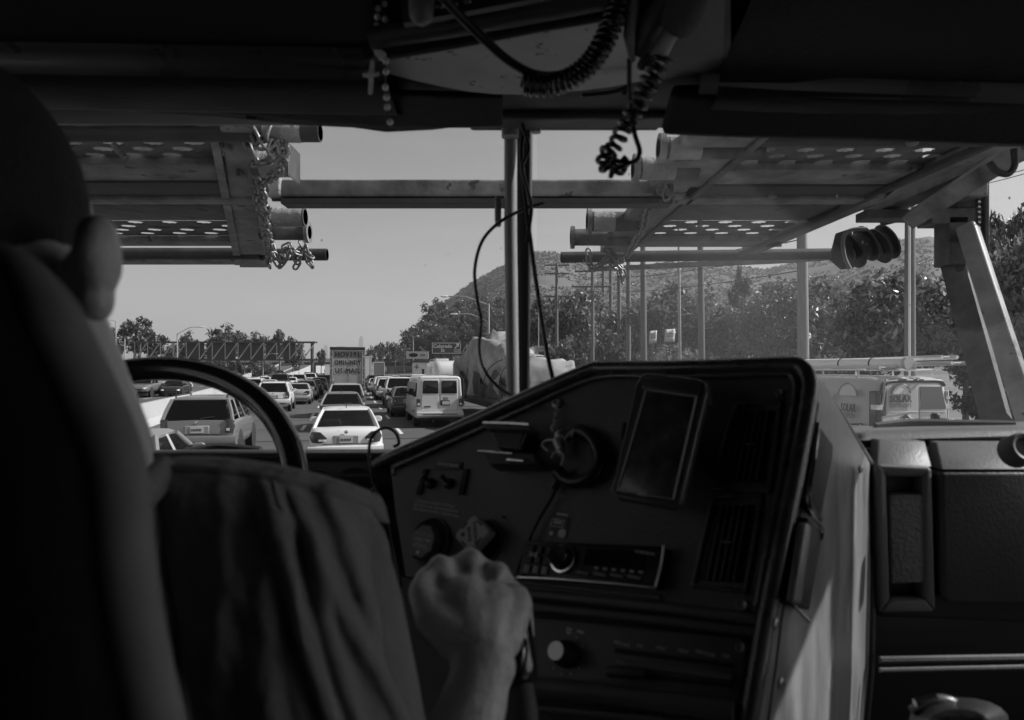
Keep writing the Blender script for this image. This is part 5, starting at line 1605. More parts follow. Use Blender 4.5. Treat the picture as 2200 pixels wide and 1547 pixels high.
# air vents
def vent(outer, inner, nsl):
    m = plate(inner, .002, .0025); v_ = part("air_vent", m, mat("slot_black", .004, .7), sm=0)
    rimline(outer + outer[:1], .003, .002, RIMM, "vent_frame", parent=v_)
    for k in range(1, nsl):
        f = k / nsl
        a = V((inner[0][0] + (inner[1][0] - inner[0][0]) * f, inner[0][1] + (inner[1][1] - inner[0][1]) * f, 0)); b = V((inner[3][0] + (inner[2][0] - inner[3][0]) * f, inner[3][1] + (inner[2][1] - inner[3][1]) * f, 0))
        m = MB(); p, q = on(a.x, a.y, .004), on(b.x, b.y, .004)
        m.ext([p - PH * .0012, p + PH * .0012, q + PH * .0012, q - PH * .0012], PN * .004); part("slat", m, RIMM, sm=0, parent=v_)
    c = ((inner[0][0] + inner[2][0]) / 2, (inner[0][1] + inner[2][1]) / 2)
    m = MB(); m.box((0, 0, .009), (.012, .003, .003), pf(c[0], c[1], 0)); part("vent_tab", m, PNL, parent=v_)
vent([(1582, 868), (1668, 864), (1676, 874), (1655, 1040), (1640, 1052), (1545, 1050), (1536, 1040), (1560, 940)], [(1592, 884), (1662, 882), (1640, 1036), (1552, 1036)], 6)
vent([(1530, 1082), (1546, 1069), (1625, 1067), (1634, 1078), (1604, 1255), (1592, 1268), (1498, 1258), (1492, 1246)], [(1540, 1086), (1620, 1084), (1592, 1252), (1506, 1246)], 6)
# engine brake switches
ptext("ENGINE BRAKE", 962, 999, .0068, PRINT, .0045)
m = plate([(936, 993), (992, 992), (989, 1007), (933, 1008)], .002, .003); part("label_plate", m, BLK, sm=0)
for a in ([(910, 1008), (918, 1007), (902, 1062), (892, 1062)], [(996, 1007), (1006, 1007), (994, 1062), (984, 1062)]):
    slot(a, "switch_slot")
for px in (926, 966):
    m = MB(); m.lathe([(.009, 0), (.009, .006), (.006, .01), (.001, .01)], pf(px, 1040, .0), 14); tg = part("toggle_switch", m, BLK, sm=40)
    m = MB(); c = on(px, 1040, .008); m.capsule(c, c + PN * .018 + PH * -.004 + PU * .006, .0028, .004); part("toggle_lever", m, mat("toggle", .05, .3), sm=60, parent=tg)
for i, s in enumerate(("THE ENGINE BRAKE SWITCH(ES)", 'MUST BE IN THE "OFF" POSITION FOR', "THE CRUISE CONTROL TO FUNCTION")):
    ptext(s, 936, 1082 + i * 9.5, .0056, PRINT, .0015)
# air brake knobs
for px, py, r in ((925, 1162, .034), (1040, 1165, .031)):
    m = MB(); m.lathe([(r, -.02), (r, .003), (r * 1.07, .005), (r * 1.13, .0)], pf(px, py), 28); cu = part("knob_cup", m, PNL, sm=40)
    m = MB(); m.lathe([(r, .0022), (.001, .0022)], pf(px, py), 28); part("cup_floor", m, mat("slot_black", .004, .7), parent=cu)
    m = MB(); m.cyl(on(px, py), on(px, py) + PN * .03, .009); part("valve_stem", m, BLK, parent=cu)
m = MB(); F = pf(908, 1164, .03, math.radians(0))
def ngon(pts, F, th, ch=.8):
    mb = MB(); mb.loft([[F @ V((x, y, -th)) for x, y in pts], [F @ V((x, y, 0)) for x, y in pts], [F @ V((x * ch, y * ch, .003)) for x, y in pts]]); return mb
oc = [(.027 * math.cos(math.radians(22.5 + 45 * k)), .027 * math.sin(math.radians(22.5 + 45 * k))) for k in range(8)]
tk = part("trailer_air_knob", ngon(oc, F, .012, .92), mat("red_knob", .11, .4, var=.1, vs=40), sm=20)
for s, dy, sz in (("TRAILER", -.006, .0085), ("AIR SUPPLY", .003, .007), ("EVACUATE PULL", .011, .0045)):
    text("lettering", s, sz, F @ Matrix.Rotation(PI, 4, 'Z') @ Matrix.Translation((0, -dy, .0032)), mat("knob_print", .8, .5), tk, .0002)
m = MB(); m.lathe([(.003, .003), (.003, .0035), (.0005, .0035)], F @ Matrix.Translation((0, -.017, 0)), 10); part("knob_dot", m, mat("knob_print", .8, .5), parent=tk)
F = pf(1016, 1147, .035, math.radians(-28))
sq = []
for cx, cy, a0 in ((.016, .016, 0), (-.016, .016, 90), (-.016, -.016, 180), (.016, -.016, 270)):
    for k in range(4):
        a = math.radians(a0 + 30 * k); sq.append((cx + .006 * math.cos(a), cy + .006 * math.sin(a)))
sq = [(x * 1.0 + y * .12, y) for x, y in sq]
bk = part("parking_brake_knob", ngon(sq, F, .012, .93), mat("pale_knob", .36, .45, var=.08, vs=40), sm=20)
F2 = F @ Matrix.Rotation(math.radians(-35), 4, 'Z')
text("lettering", "PARKING", .0085, F2 @ Matrix.Translation((0.002, .006, .0032)), mat("knob_ink", .03, .5), bk, .0002, .0002)
text("lettering", "BRAKE", .0075, F2 @ Matrix.Translation((0, -.004, .0032)), mat("knob_ink", .03, .5), bk, .0002, .0002)
m = MB(); m.lathe([(.0035, .0031), (.0035, .0035), (.0005, .0035)], F2 @ Matrix.Translation((-.003, -.015, 0)), 10); part("knob_dot", m, mat("knob_ink", .03, .5), parent=bk)
m = MB()
for k in range(4):
    a = k * PI / 2; m.box((math.cos(a) * .0185, math.sin(a) * .0185, .0031), (.003 if k % 2 == 0 else .012, .012 if k % 2 == 0 else .003, .0004), F)
part("warning_print", m, mat("knob_ink", .03, .5), parent=bk)
# car stereo
RP = [(1126, 1160), (1428, 1173), (1412, 1262), (1112, 1236)]
m = plate(RP, .03, .018); rd_ = part("car_stereo", m, mat("stereo_black", .012, .25), (.004, 3), sm=20)
rimline([(1108, 1250), (1260, 1266), (1418, 1284)], .003, .004, DASHR, "stereo_trim")
rimline([(1112, 1240), (1200, 1244), (1320, 1254), (1408, 1263)], .0022, .019, CHROME, "chrome_strip", parent=rd_)
rimline([(1426, 1172), (1420, 1215), (1408, 1262)], .0014, .019, CHROME, "chrome_strip", parent=rd_)
F = pf(1211, 1200, .018)
m = MB(); m.lathe([(.0175, 0), (.0175, .004), (.0145, .006), (.0145, .014), (.0125, .0175), (.001, .017)], F, 26); dl = part("volume_dial", m, mat("dial_gloss", .02, .12, coat=.6), sm=30, parent=rd_)
m = MB(); m.lathe([(.0185, .001), (.0192, .004), (.0175, .0045)], F, 26); part("dial_ring", m, CHROME, sm=40, parent=rd_)
m = plate([(1262, 1178), (1392, 1187), (1382, 1224), (1252, 1215)], .002, .0195); part("display", m, GLASSO, sm=0, parent=rd_)
ptext("CD RECEIVER", 1385, 1188, .0045, PRINT, .0197, parent=rd_)
BTN = mat("button_grey", .25, .3)
for i in range(3):
    for j in range(3):
        x = 1142 + i * 19 - j * 4.5; y = 1180 + j * 21 + i * 2
        m = MB(); m.box((0, 0, .001), (.0095, .0105, .003), pf(x, y, .019)); part("button", m, BTN if j == 2 else mat("stereo_button", .03, .3), (.001, 1), parent=rd_)
for i, (w_, y) in enumerate(((.018, 0), (.018, 1), (.018, 0), (.018, 0))):
    m = MB(); m.box((0, 0, .001), (w_, .0035, .003), pf(1252 + i * 37, 1231 + i * 3.2, .019)); part("button", m, BTN, (.001, 1), parent=rd_)
for i in range(6):
    m = MB(); m.box((0, 0, .001), (.005, .0025, .002), pf(1282 + i * 19, 1221 + i * 1.8, .0195)); part("button", m, mat("button_print", .45, .4), parent=rd_)
ptext("H·E", 1146, 1192, .009, mat("button_print", .45, .4), .0215, parent=rd_, bold=.0003)
# stickers over the stereo
m = plate([(1186, 1117), (1222, 1112), (1219, 1136), (1184, 1140)], .0005, .0018); st_ = part("sticker", m, mat("sticker_grey", .07, .5), sm=0)
m = MB()
F = pf(1198, 1124, .002)
for a, b, c, d in ((0, .005, .02, .0008), (0, -.005, .02, .0008), (-.01, 0, .0008, .01), (.01, 0, .0008, .01), (0, 0, .014, .0015), (0, .0025, .014, .001), (.004, .013, .018, .0018)): m.box((a, b, .0003), (c, d, .0006), F)
m.lathe([(.006, 0), (.006, .001), (.004, .001), (.004, 0)], pf(1208, 1146, .002), 12); m.lathe([(.003, 0), (.003, .001), (.0005, .001)], pf(1185, 1146, .002), 8)
part("sticker_print", m, PRINT, parent=st_)
# handset bracket
m = plate([(1040, 907), (1138, 912), (1150, 925), (1040, 920)], .02, .045); br = part("handset_bracket", m, BLK, (.003, 2))
m = plate([(1050, 920), (1135, 920), (1120, 968), (1068, 962)], .03, .03); part("bracket_body", m, BLK, (.004, 2), parent=br)
m = plate([(1025, 966), (1150, 972), (1156, 996), (1050, 1000)], .03, .04); part("bracket_jaw", m, BLK, (.004, 2), parent=br)
m = MB(); m.tube([on(1038, 908, .047), on(1090, 909, .047), on(1136, 912, .047)], .0018, 6); m.tube([on(1026, 969, .042), on(1100, 974, .042)], .0015, 6); m.tube([on(1128, 930, .036), on(1118, 955, .036)], .0025, 6); part("bracket_edge", m, CHROME, parent=br)
m = MB(); m.capsule(on(1092, 988, .045), on(1125, 990, .045), .003, .002); part("bracket_catch", m, CHROME, parent=br)

# console right flank
near = [(1740, 812, 0), (1737, 850, 0), (1712, 990, 0), (1684, 1140, 0), (1646, 1330, 0), (1632, 1430, 0), (1606, 1600, 0)]
far = [(1760, 830, 1.0), (1872, 1004, 1.2), (1872, 1080, 1.2), (1872, 1190, 1.19), (1871, 1330, 1.18), (1868, 1440, 1.17), (1850, 1640, 1.14)]
rows = []
for (a, b, _), (c, d, Y) in zip(near, far):
    p, q = on(a, b, .004), P(c, d, Y)
    rows.append([p.lerp(q, f) + V((.012 * math.sin(PI * f), 0, 0)) for f in (0, .08, .2, .4, .6, .8, .92, 1)])
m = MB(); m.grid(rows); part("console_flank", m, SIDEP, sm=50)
m = MB(); m.tube([r[-1] for r in rows], .008, 8); part("flank_edge", m, BLK, sm=50)
m = MB(); m.tube([r[1] for r in rows[1:]], .002, 6); part("flank_seam", m, BLK)
# closed top of the console, behind its rim
rows2 = [[on(x, y, -.005) for x, y in ((838, 992), (1000, 922), (1140, 858), (1272, 800), (1560, 795), (1692, 792), (1738, 812))], [V((x, 1.45, rz(z))) for x, z in ((-.22, -.18), (-.1, -.18), (.05, -.17), (.2, -.16), (.4, -.15), (.5, -.14), (.62, -.14))]]
m = MB(); m.grid(rows2); part("console_top", m, BLK, sm=0)
N0, N1 = on(1684, 1140, .004), P(1872, 1250, 1.185)
SN = (N1 - N0).cross(V((0, 0, 1))).normalized()
if SN.y > 0: SN = -SN
def sp(px, py, off=0.0):
    d = V(((px - 1100) / FPX, 1, -(py - 792) / FPX)); o = V((0, 0, H))
    return o + d * ((N0 + SN * off - o).dot(SN) / d.dot(SN))
def flank(pts, th, off, mt, nm, bev=None, parent=None):
    m = MB(); m.ext([sp(x, y, off) for x, y in pts][::-1], -SN * th); return part(nm, m, mt, bev, sm=0, parent=parent)
for pts, edge in (([(1757, 908), (1791, 955), (1789, 985), (1764, 1112), (1742, 1092), (1738, 1075)], [(1757, 908), (1748, 990), (1738, 1078), (1762, 1116)]), ([(1738, 1112), (1766, 1140), (1764, 1170), (1740, 1312), (1706, 1300), (1704, 1290)], None)):
    g_ = flank(pts, .02, .017, mat("slot_black", .004, .7), "grip_slot", (.003, 2))
    if edge:
        m = MB(); m.tube(spline([sp(x, y, .018) for x, y in edge], 4), .003, 6); part("slot_edge", m, CHROME, parent=g_)
    else:
        flank([(1733, 1122), (1745, 1130), (1722, 1300), (1706, 1296)], .01, .024, SIDEP, "grip_bar", (.004, 2), parent=g_)
        m = MB(); m.tube(spline([sp(x, y, .018) for x, y in ((1738, 1108), (1766, 1136), (1764, 1160))], 3), .002, 6); m.tube([sp(1704, 1300, .018), sp(1738, 1334, .018)], .0025, 6); part("slot_edge", m, CHROME, parent=g_)
for px, py in ((1846, 1008), (1674, 1467), (1662, 1340)):
    m = MB(); m.lathe([(.006, 0), (.006, .003), (.004, .004), (.0035, .001), (.0005, .001)], frame(sp(px, py, .016), (N1 - N0), V((0, 0, 1))), 12); part("screw", m, mat("screw_steel", .35, .35, .5))

# passenger side of the dash
prof = [(1.5, -.118), (1.36, -.112), (1.30, -.107), (1.272, -.107), (1.258, -.111), (1.252, -.119), (1.258, -.13), (1.27, -.135)]
part("dashboard", extr_x(prof, .55, 1.37, -.012, .012), DASHR, sm=50)
def face(pts, Y0, th, mt, nm, bev=(.006, 3), parent=None, Y1=None):
    """A block whose front outline is seen at the given pixels; Y1 is the depth of its lowest row."""
    ys = [p[1] for p in pts]; lo, hi = min(ys), max(ys)
    m = MB(); m.ext([P(x, y, Y0 + ((Y1 - Y0) * (y - lo) / (hi - lo) if Y1 is not None else 0)) for x, y in pts], (0, th, 0)); return part(nm, m, mt, bev, sm=0, parent=parent)
face([(1874, 985), (2300, 985), (2300, 1342), (1890, 1326), (1880, 1300)], 1.205, .2, mat("dash_lower", .03, .5), "dash_face")
face([(1888, 944), (1988, 948), (2004, 1004), (1884, 998)], 1.23, .03, DASHR, "dash_facet", (.003, 2), Y1=1.17)
face([(2012, 950), (2290, 950), (2290, 1010), (2024, 1010)], 1.23, .03, DASHR, "dash_facet", (.003, 2), Y1=1.165)
# framed recess with a pad
face([(1882, 1000), (1906, 1002), (1914, 1290), (1890, 1318)], 1.168, .035, DASHR, "recess_frame")
face([(1984, 1002), (2004, 1006), (2012, 1316), (1988, 1292)], 1.168, .035, DASHR, "recess_frame")
face([(1890, 1318), (1912, 1290), (1990, 1288), (2012, 1316)], 1.168, .035, DASHR, "recess_frame")
face([(1884, 998), (2004, 1002), (1984, 1026), (1906, 1024)], 1.168, .035, DASHR, "recess_frame")
pd = face([(1911, 1064), (1989, 1062), (1992, 1252), (1916, 1255)], 1.172, .03, PADM, "dash_pad", (.004, 2))
gd = face([(2022, 1014), (2296, 1014), (2296, 1300), (2040, 1296), (2026, 1285)], 1.163, .04, mat("glove_plastic", .05, .5, var=.15, vs=5, bump=.15, bs=200), "glove_door", (.012, 3))
F = frame(P(2203, 962, 1.12), (1, 0, 0), (0, .4, 1))
m = MB(); m.lathe([(.026, -.03), (.026, .0), (.022, .005), (.017, .002), (.015, -.008), (.001, -.008)], F, 24); part("round_vent", m, DASHR, sm=40)
m = MB(); m.bb(.6, 1.37, 1.215, 1.45, .95, rz(-.43)); part("dash_lower_box", m, mat("dash_lower", .03, .5))
rows = [P(1890, 1418, 1.13), P(2000, 1416, 1.13), P(2260, 1412, 1.13)]
m = MB(); m.tube(rows, .006, 8); part("tray_edge", m, DASHR)
m = MB(); m.tube([P(1890, 1440, 1.1), P(2260, 1432, 1.1)], .004, 8); part("tray_edge", m, DASHR)
bag = thing("leather_bag", "black leather bag with stitched flap at the lower right corner", "bag", P(2070, 1560, .85))
m = MB(); m.loft([[P(2060 + math.cos(a) * 110 * s, 1560 - abs(math.sin(a)) ** .8 * (62 * s) * (1 if math.sin(a) > 0 else -.4), .9 - .06 * k) for a in np.linspace(0, 2 * PI, 20, endpoint=False)] for k, s in ((0, .7), (1, .95), (2, 1), (3, .9), (4, .6))]); obj("bag_body", m, mat("black_leather", .02, .35, bump=.2, bs=80), bag, sm=60)
m = MB(); m.tube(spline([P(1960, 1530, .72), P(2010, 1505, .72), (P(2050, 1512, .72)), P(2040, 1528, .72), P(2110, 1535, .72), P(2140, 1560, .72)], 5), .006, 8); obj("piping", m, mat("leather_edge", .09, .3), bag, sm=60)
m = MB(); m.tube([P(1965, 1510, .71), P(2012, 1498, .71)], .004, 6); obj("buckle", m, CHROME, bag)

# steering wheel
wc = V((-.560, .95, rz(-.206))); T = math.radians(52)
ax, aw = V((1, 0, 0)), V((0, math.cos(T), math.sin(T)))
sw = MB(); sw.tube([wc + (ax * math.cos(a) + aw * math.sin(a)) * .262 for a in np.linspace(0, 2 * PI, 72, endpoint=False)], .0185, 14, closed=True)
wh = part("steering_wheel", sw, mat("wheel_rubber", .02, .18, coat=.6, var=.2, vs=12), sm=80)
m = MB(); F = frame(wc, ax, aw); m.lathe([(.02, -.06), (.075, -.03), (.085, -.015), (.075, .0), (.03, .012), (.001, .014)], F, 28); part("wheel_hub", m, BLK, sm=60, parent=wh)
for s in (-1, 1):
    m = MB(); m.tube([wc + ax * s * .06, wc + ax * s * .16 - aw * .01, wc + ax * s * .255], [.016, .013, .013], 10, flat=.5); part("spoke", m, BLK, sm=60, parent=wh)
m = MB(); nrm = ax.cross(aw); m.cyl(wc - nrm * .03 if nrm.y < 0 else wc + nrm * .03, V((-.538, 1.3, rz(-.55))), .035); part("steering_column", m, BLK, sm=60)
# gear lever
m = MB(); m.tube(spline([P(1130, 1640, .6), P(1128, 1560, .63), P(1118, 1480, .655), P(1100, 1400, .675)], 5), [.013] * 15 + [.013], 12); gl = part("gear_lever", m, BLK, sm=60)
m = MB(); m.capsule(P(1108, 1440, .665), P(1085, 1335, .69), .021, .026, 18); part("lever_knob", m, mat("knob_gloss", .015, .15, coat=.5), sm=80, parent=gl)
m = MB(); m.tube(spline([P(1092, 1425, .645), P(1104, 1395, .647), P(1107, 1365, .652)], 4), .0016, 6); m.tube(spline([P(1122, 1440, .645), P(1130, 1400, .647), P(1127, 1372, .652)], 4), .0022, 6); part("chrome_strip", m, CHROME, parent=gl)

# ------------------------------------------------------------------ things hanging and lying in the cab
ph = thing("phone", "black phone in a case standing tilted on the dash console", "phone", on(1412, 945, .05))
cs_ = [(1374, 806), (1388, 799), (1500, 812), (1516, 822), (1518, 842), (1462, 1078), (1445, 1092), (1322, 1070), (1309, 1052), (1318, 1030), (1362, 830)]
m = plate(cs_, .016, .062); obj("case", m, mat("case_rubber", .06, .3), ph, bev=(.004, 3), sm=20)
m = plate([(1388, 838), (1496, 852), (1446, 1072), (1326, 1054)], .002, .0635); obj("screen", m, mat("phone_glass", .06, .2, var=.6, vs=30, coat=.3), ph, bev=(.002, 2), sm=0)
m = plate([(1384, 808), (1506, 822), (1500, 850), (1378, 834)], .003, .0655); obj("case_bar", m, mat("case_rubber", .06, .3), ph, bev=(.003, 2), sm=0)
m = MB(); m.tube([on(x, y, .0645) for x, y in ((1388, 838), (1326, 1054), (1446, 1072), (1496, 852))], .0013, 6, closed=True); obj("bezel", m, mat("bezel_grey", .45, .3), ph)
m = MB(); m.box((0, 0, 0), (.014, .005, .002), pf(1381, 1061, .0645)); obj("home_button", m, mat("bezel_grey", .2, .3), ph, bev=(.001, 2))
m = plate([(1330, 1046), (1345, 1050), (1342, 1058), (1328, 1055)], .0006, .0642); obj("corner_patch", m, mat("pale_dot", .5, .4), ph, sm=0)  # small pale patch at the lower left of the screen
m = plate([(1395, 900), (1440, 905), (1425, 985), (1380, 980)], .05, .046); part("phone_mount", m, BLK, (.004, 2))
m = plate([(1332, 905), (1345, 906), (1340, 945), (1326, 944)], .02, .05); part("mount_jaw", m, BLK, (.003, 2)); m = plate([(1505, 815), (1520, 825), (1520, 865), (1506, 850)], .02, .055); part("mount_jaw", m, BLK, (.003, 2))

kc = thing("keychain", "small metal figure keychain hanging from a hook on the console", "keychain", on(1205, 900, .02))
KM = mat("key_metal", .42, .35, .5)
m = MB(); m.lathe([(.0075, 0), (.007, .004), (.004, .006), (.0035, .002), (.0005, .002)], pf(1197, 868, .002), 14); obj("hook", m, KM, kc, sm=40)
for k in range(6):
    m = MB(); c = on(1195 + (k % 2) * 3 - k, 884 + k * 7, .012); F = frame(c, PH, PU) @ Matrix.Rotation(PI / 2 * (k % 2), 4, 'Y'); m.tube([F @ V((math.cos(a) * .0026, math.sin(a) * .004, 0)) for a in np.linspace(0, 2 * PI, 10, endpoint=False)], .0009, 5, closed=True); obj("chain_link", m, KM, kc)
m = MB()
m.sph(on(1203, 936, .022), .0085, 12, 8); m.capsule(on(1200, 948, .02), on(1206, 972, .02), .0085, .006); m.sph(on(1204, 962, .024), .006)
for pts in (((1195, 945), (1172, 947), (1166, 958), (1178, 968)), ((1212, 945), (1226, 930), (1234, 922), (1228, 940)), ((1200, 968), (1190, 975), (1186, 985)), ((1208, 970), (1212, 985), (1206, 1000)), ((1190, 930), (1186, 918), (1192, 912))):
    m.tube(spline([on(x, y, .022) for x, y in pts], 4), .0022, 6)
obj("figure", m, KM, kc, sm=80)
m = MB(); m.tube(spline([on(x, y, .014) for x, y in ((1215, 935), (1245, 925), (1275, 945), (1290, 985), (1275, 1020), (1240, 1035), (1215, 1030), (1200, 1015))], 5), .010, 10); single("cord_loop", m, CORD, "thick black cord loop hanging behind the keychain on the console", "cord", on(1245, 980), sm=80)
m = MB(); m.tube(spline([on(1197, 1040, .012), on(1185, 1070, .012), on(1150, 1130, .012), on(1125, 1190, .01), on(1108, 1240, .01), on(1098, 1300, .0)], 5), .0026, 8); m.cyl(on(1205, 1018, .014), on(1190, 1052, .012), .006); single("charger_cable", m, CORD, "thin black charger cable running down the console past the stereo", "cable", on(1150, 1130), sm=80)

def cable(pts, r, label, mt=CORD, n=8, nm="cable"):
    pp = [P(*q) for q in pts]
    m = MB(); m.tube(spline(pp, 6), r, n); return single(nm, m, mt, label, "cable", pp[0], sm=80)
cable([(1168, 436, 1.3), (1120, 452, 1.3), (1070, 480, 1.3), (1035, 520, 1.3), (1020, 580, 1.3), (1025, 640, 1.3), (1034, 690, 1.3), (1030, 750, 1.3), (1044, 800, 1.29), (1075, 835, 1.28), (1102, 852, 1.26), (1115, 870, 1.24)], .0032, "thin black cable bowing out to the left of the windscreen pillar")
cable([(1118, 205, 1.3), (1108, 240, 1.3), (1124, 275, 1.3), (1120, 330, 1.3), (1128, 420, 1.3), (1140, 520, 1.29), (1160, 660, 1.28), (1178, 770, 1.26), (1190, 822, 1.24), (1196, 850, 1.2)], .0042, "black cable running down the windscreen pillar to the console corner")
cable([(1122, 270, 1.29), (1136, 320, 1.29), (1122, 360, 1.29), (1134, 410, 1.29), (1142, 450, 1.29), (1132, 520, 1.29)], .0034, "short loose cable twisting beside the pillar cable")
cable([(798, 1015, 1.15), (793, 985, 1.16), (795, 950, 1.18), (808, 928, 1.19), (830, 919, 1.2), (850, 930, 1.2), (857, 952, 1.19), (846, 960, 1.19)], .0028, "thin black cable looping above the dash right of the white sedan")
cable([(798, 1010, 1.15), (803, 1040, 1.15), (822, 1085, 1.12), (838, 1130, 1.08), (846, 1180, 1.05), (856, 1235, 1.0), (862, 1260, .98)], .0028, "thin black cable hanging along the left edge of the console")
cable([(948, -10, .84), (985, 30, .86), (1030, 75, .88), (1085, 125, .9), (1135, 155, .91), (1180, 164, .91), (1230, 155, .9)], .006, "thick black cable crossing the overhead console into the coiled cord", nm="microphone_cable")
cable([(1250, 205, 1.1), (1310, 200, 1.1), (1350, 190, 1.1), (1340, 206, 1.1)], .004, "black cable lying under the overhead console right of the pillar")
def coil(pts, R0, R1, r, turns, label, squash=1.0):
    pp = spline([P(*q) for q in pts], 12)
    L = [0]
    for a, b in zip(pp, pp[1:]): L.append(L[-1] + (b - a).length)
    out = []
    n = turns * 14
    for i in range(n + 1):
        s = L[-1] * i / n
        k = max(0, min(len(pp) - 2, int(np.searchsorted(L, s)) - 1))
        f = (s - L[k]) / max(1e-9, L[k + 1] - L[k])
        c = pp[k].lerp(pp[k + 1], f); t_ = (pp[k + 1] - pp[k]).normalized()
        x = (V((0, 1, 0)) - t_ * t_.y).normalized(); y = t_.cross(x)
        a = i / 14 * 2 * PI; rr = R0 + (R1 - R0) * i / n
        out.append(c + (x * math.cos(a) + y * math.sin(a)) * rr)
    m = MB(); m.tube(out, r, 7)
    return m, pp
CC = mat("coil_rubber", .014, .25, coat=.3)
m, pp = coil([(1340, -30, .86), (1322, 30, .87), (1300, 85, .88), (1268, 135, .9), (1225, 168, .91), (1175, 184, .91), (1122, 180, .91)], .0125, .0115, .0034, 25, "")
single("coiled_cord", m, CC, "long black coiled cord drooping under the overhead console", "cord", pp[0], sm=80)
m, pp = coil([(1425, 118, .9), (1400, 165, .91), (1382, 205, .92), (1362, 240, .92), (1340, 275, .93), (1326, 305, .93), (1312, 325, .93)], .013, .0085, .0034, 11, "")
m2, p2 = coil([(1312, 322, .93), (1300, 338, .93), (1306, 358, .93), (1325, 362, .93), (1334, 345, .92)], .010, .010, .0036, 6, "")
m.add(m2.v, m2.f)
m.tube(spline([P(1332, 345, .92), P(1352, 350, .92), P(1370, 342, .92), P(1374, 322, .92), P(1364, 290, .92), P(1356, 245, .92), P(1352, 180, .91), P(1352, 125, .9)], 5), .0034, 7)
single("coiled_cord", m, CC, "black coiled cord ending in a tangled knot in front of the sky", "cord", pp[0], sm=80)
hm = thing("microphone_handset", "grey hand microphone hanging at the top beside the coiled cords", "microphone", P(1440, 60, .88))
m = MB(); m.capsule(P(1500, -60, .86), P(1408, 102, .9), .024, .017, 18); obj("handset_body", m, mat("handset_grey", .25, .4, var=.15, vs=12), hm, sm=80)
m = MB(); m.tube([P(1482, -10, .84), P(1462, 40, .85), P(1452, 60, .86)], [.024, .0235, .021], 16); obj("grip_sleeve", m, mat("grip_mesh", .1, .6, bump=.8, bs=500), hm, sm=80)
m = MB(); m.capsule(P(1402, 110, .9), P(1380, 140, .91), .012, .007); obj("cable_boot", m, BLK, hm, sm=80)
h2 = thing("microphone_handset", "black strap-like handset hanging left of the grey hand microphone", "microphone", P(1370, 60, .87))
m = MB(); m.tube([P(1452, -60, .85), P(1420, 0, .87), P(1390, 60, .88), P(1368, 118, .9)], [.022, .024, .022, .012], 14, flat=.6); obj("handset_body", m, BLK, h2, sm=80)
m = MB(); m.capsule(P(1362, -20, .86), P(1352, 75, .88), .008, .008); m.capsule(P(1352, 75, .88), P(1358, 128, .9), .008, .004); obj("hanger", m, mat("handset_grey", .25, .4), h2, sm=80)

rs_ = thing("rosary", "pale bead rosary with a small cross hanging from the header", "rosary", P(815, 10, .97))
BEAD = mat("pale_bead", .75, .2, coat=.4); CRM = mat("cross_metal", .8, .35)
Y = .97
m = MB(); m.tube(spline([P(818, -30, Y), P(810, 30, Y), P(812, 100, Y)], 5), .0009, 5); m.tube(spline([P(824, -30, Y), P(825, 60, Y), P(820, 100, Y)], 5), .0009, 5); m.tube(spline([P(826, 110, Y), P(828, 150, Y), P(829, 200, Y), P(838, 264, Y)], 5), .0009, 5); m.tube([P(808, 108, Y), P(800, 128, Y)], .0009, 5); obj("cord", m, mat("thread", .1, .6), rs_)
for px, py in ((811, -10), (812, 18), (811, 36), (810, 56), (826, 8), (828, 42), (824, 72), (829, 131), (829, 154), (828, 188), (830, 209), (832, 230), (838, 262)):
    m = MB(); m.sph(P(px, py, Y), .0047, 12, 8); obj("bead", m, BEAD, rs_, sm=80)
m = MB(); c = P(813, 108, Y); m.loft([[c + V((x * .011 * s, -.002 + d, y * .012 * s)) for x, y in ((0, 1.4), (.6, .5), (1.1, -.3), (.8, -1), (.2, -1.1), (-.5, -.4), (-.7, .4))] for d, s in ((0, .7), (.001, 1), (.004, 1), (.005, .7))]); obj("medal", m, CRM, rs_, sm=50)
m = MB(); c = P(797, 168, Y)
for a, b in ((V((.002, 0, .024)), V((-.001, 0, -.022))), (V((-.0115, 0, .004)), V((.0115, 0, .006)))):
    m.tube([c + a, c + a.lerp(b, .15), c + a.lerp(b, .85), c + b], [.0022, .0034, .0034, .0026], 8, flat=.6)
m.sph(tuple(c + V((0, -.002, .003))), (.004, .002, .009)); obj("cross", m, CRM, rs_, sm=60)

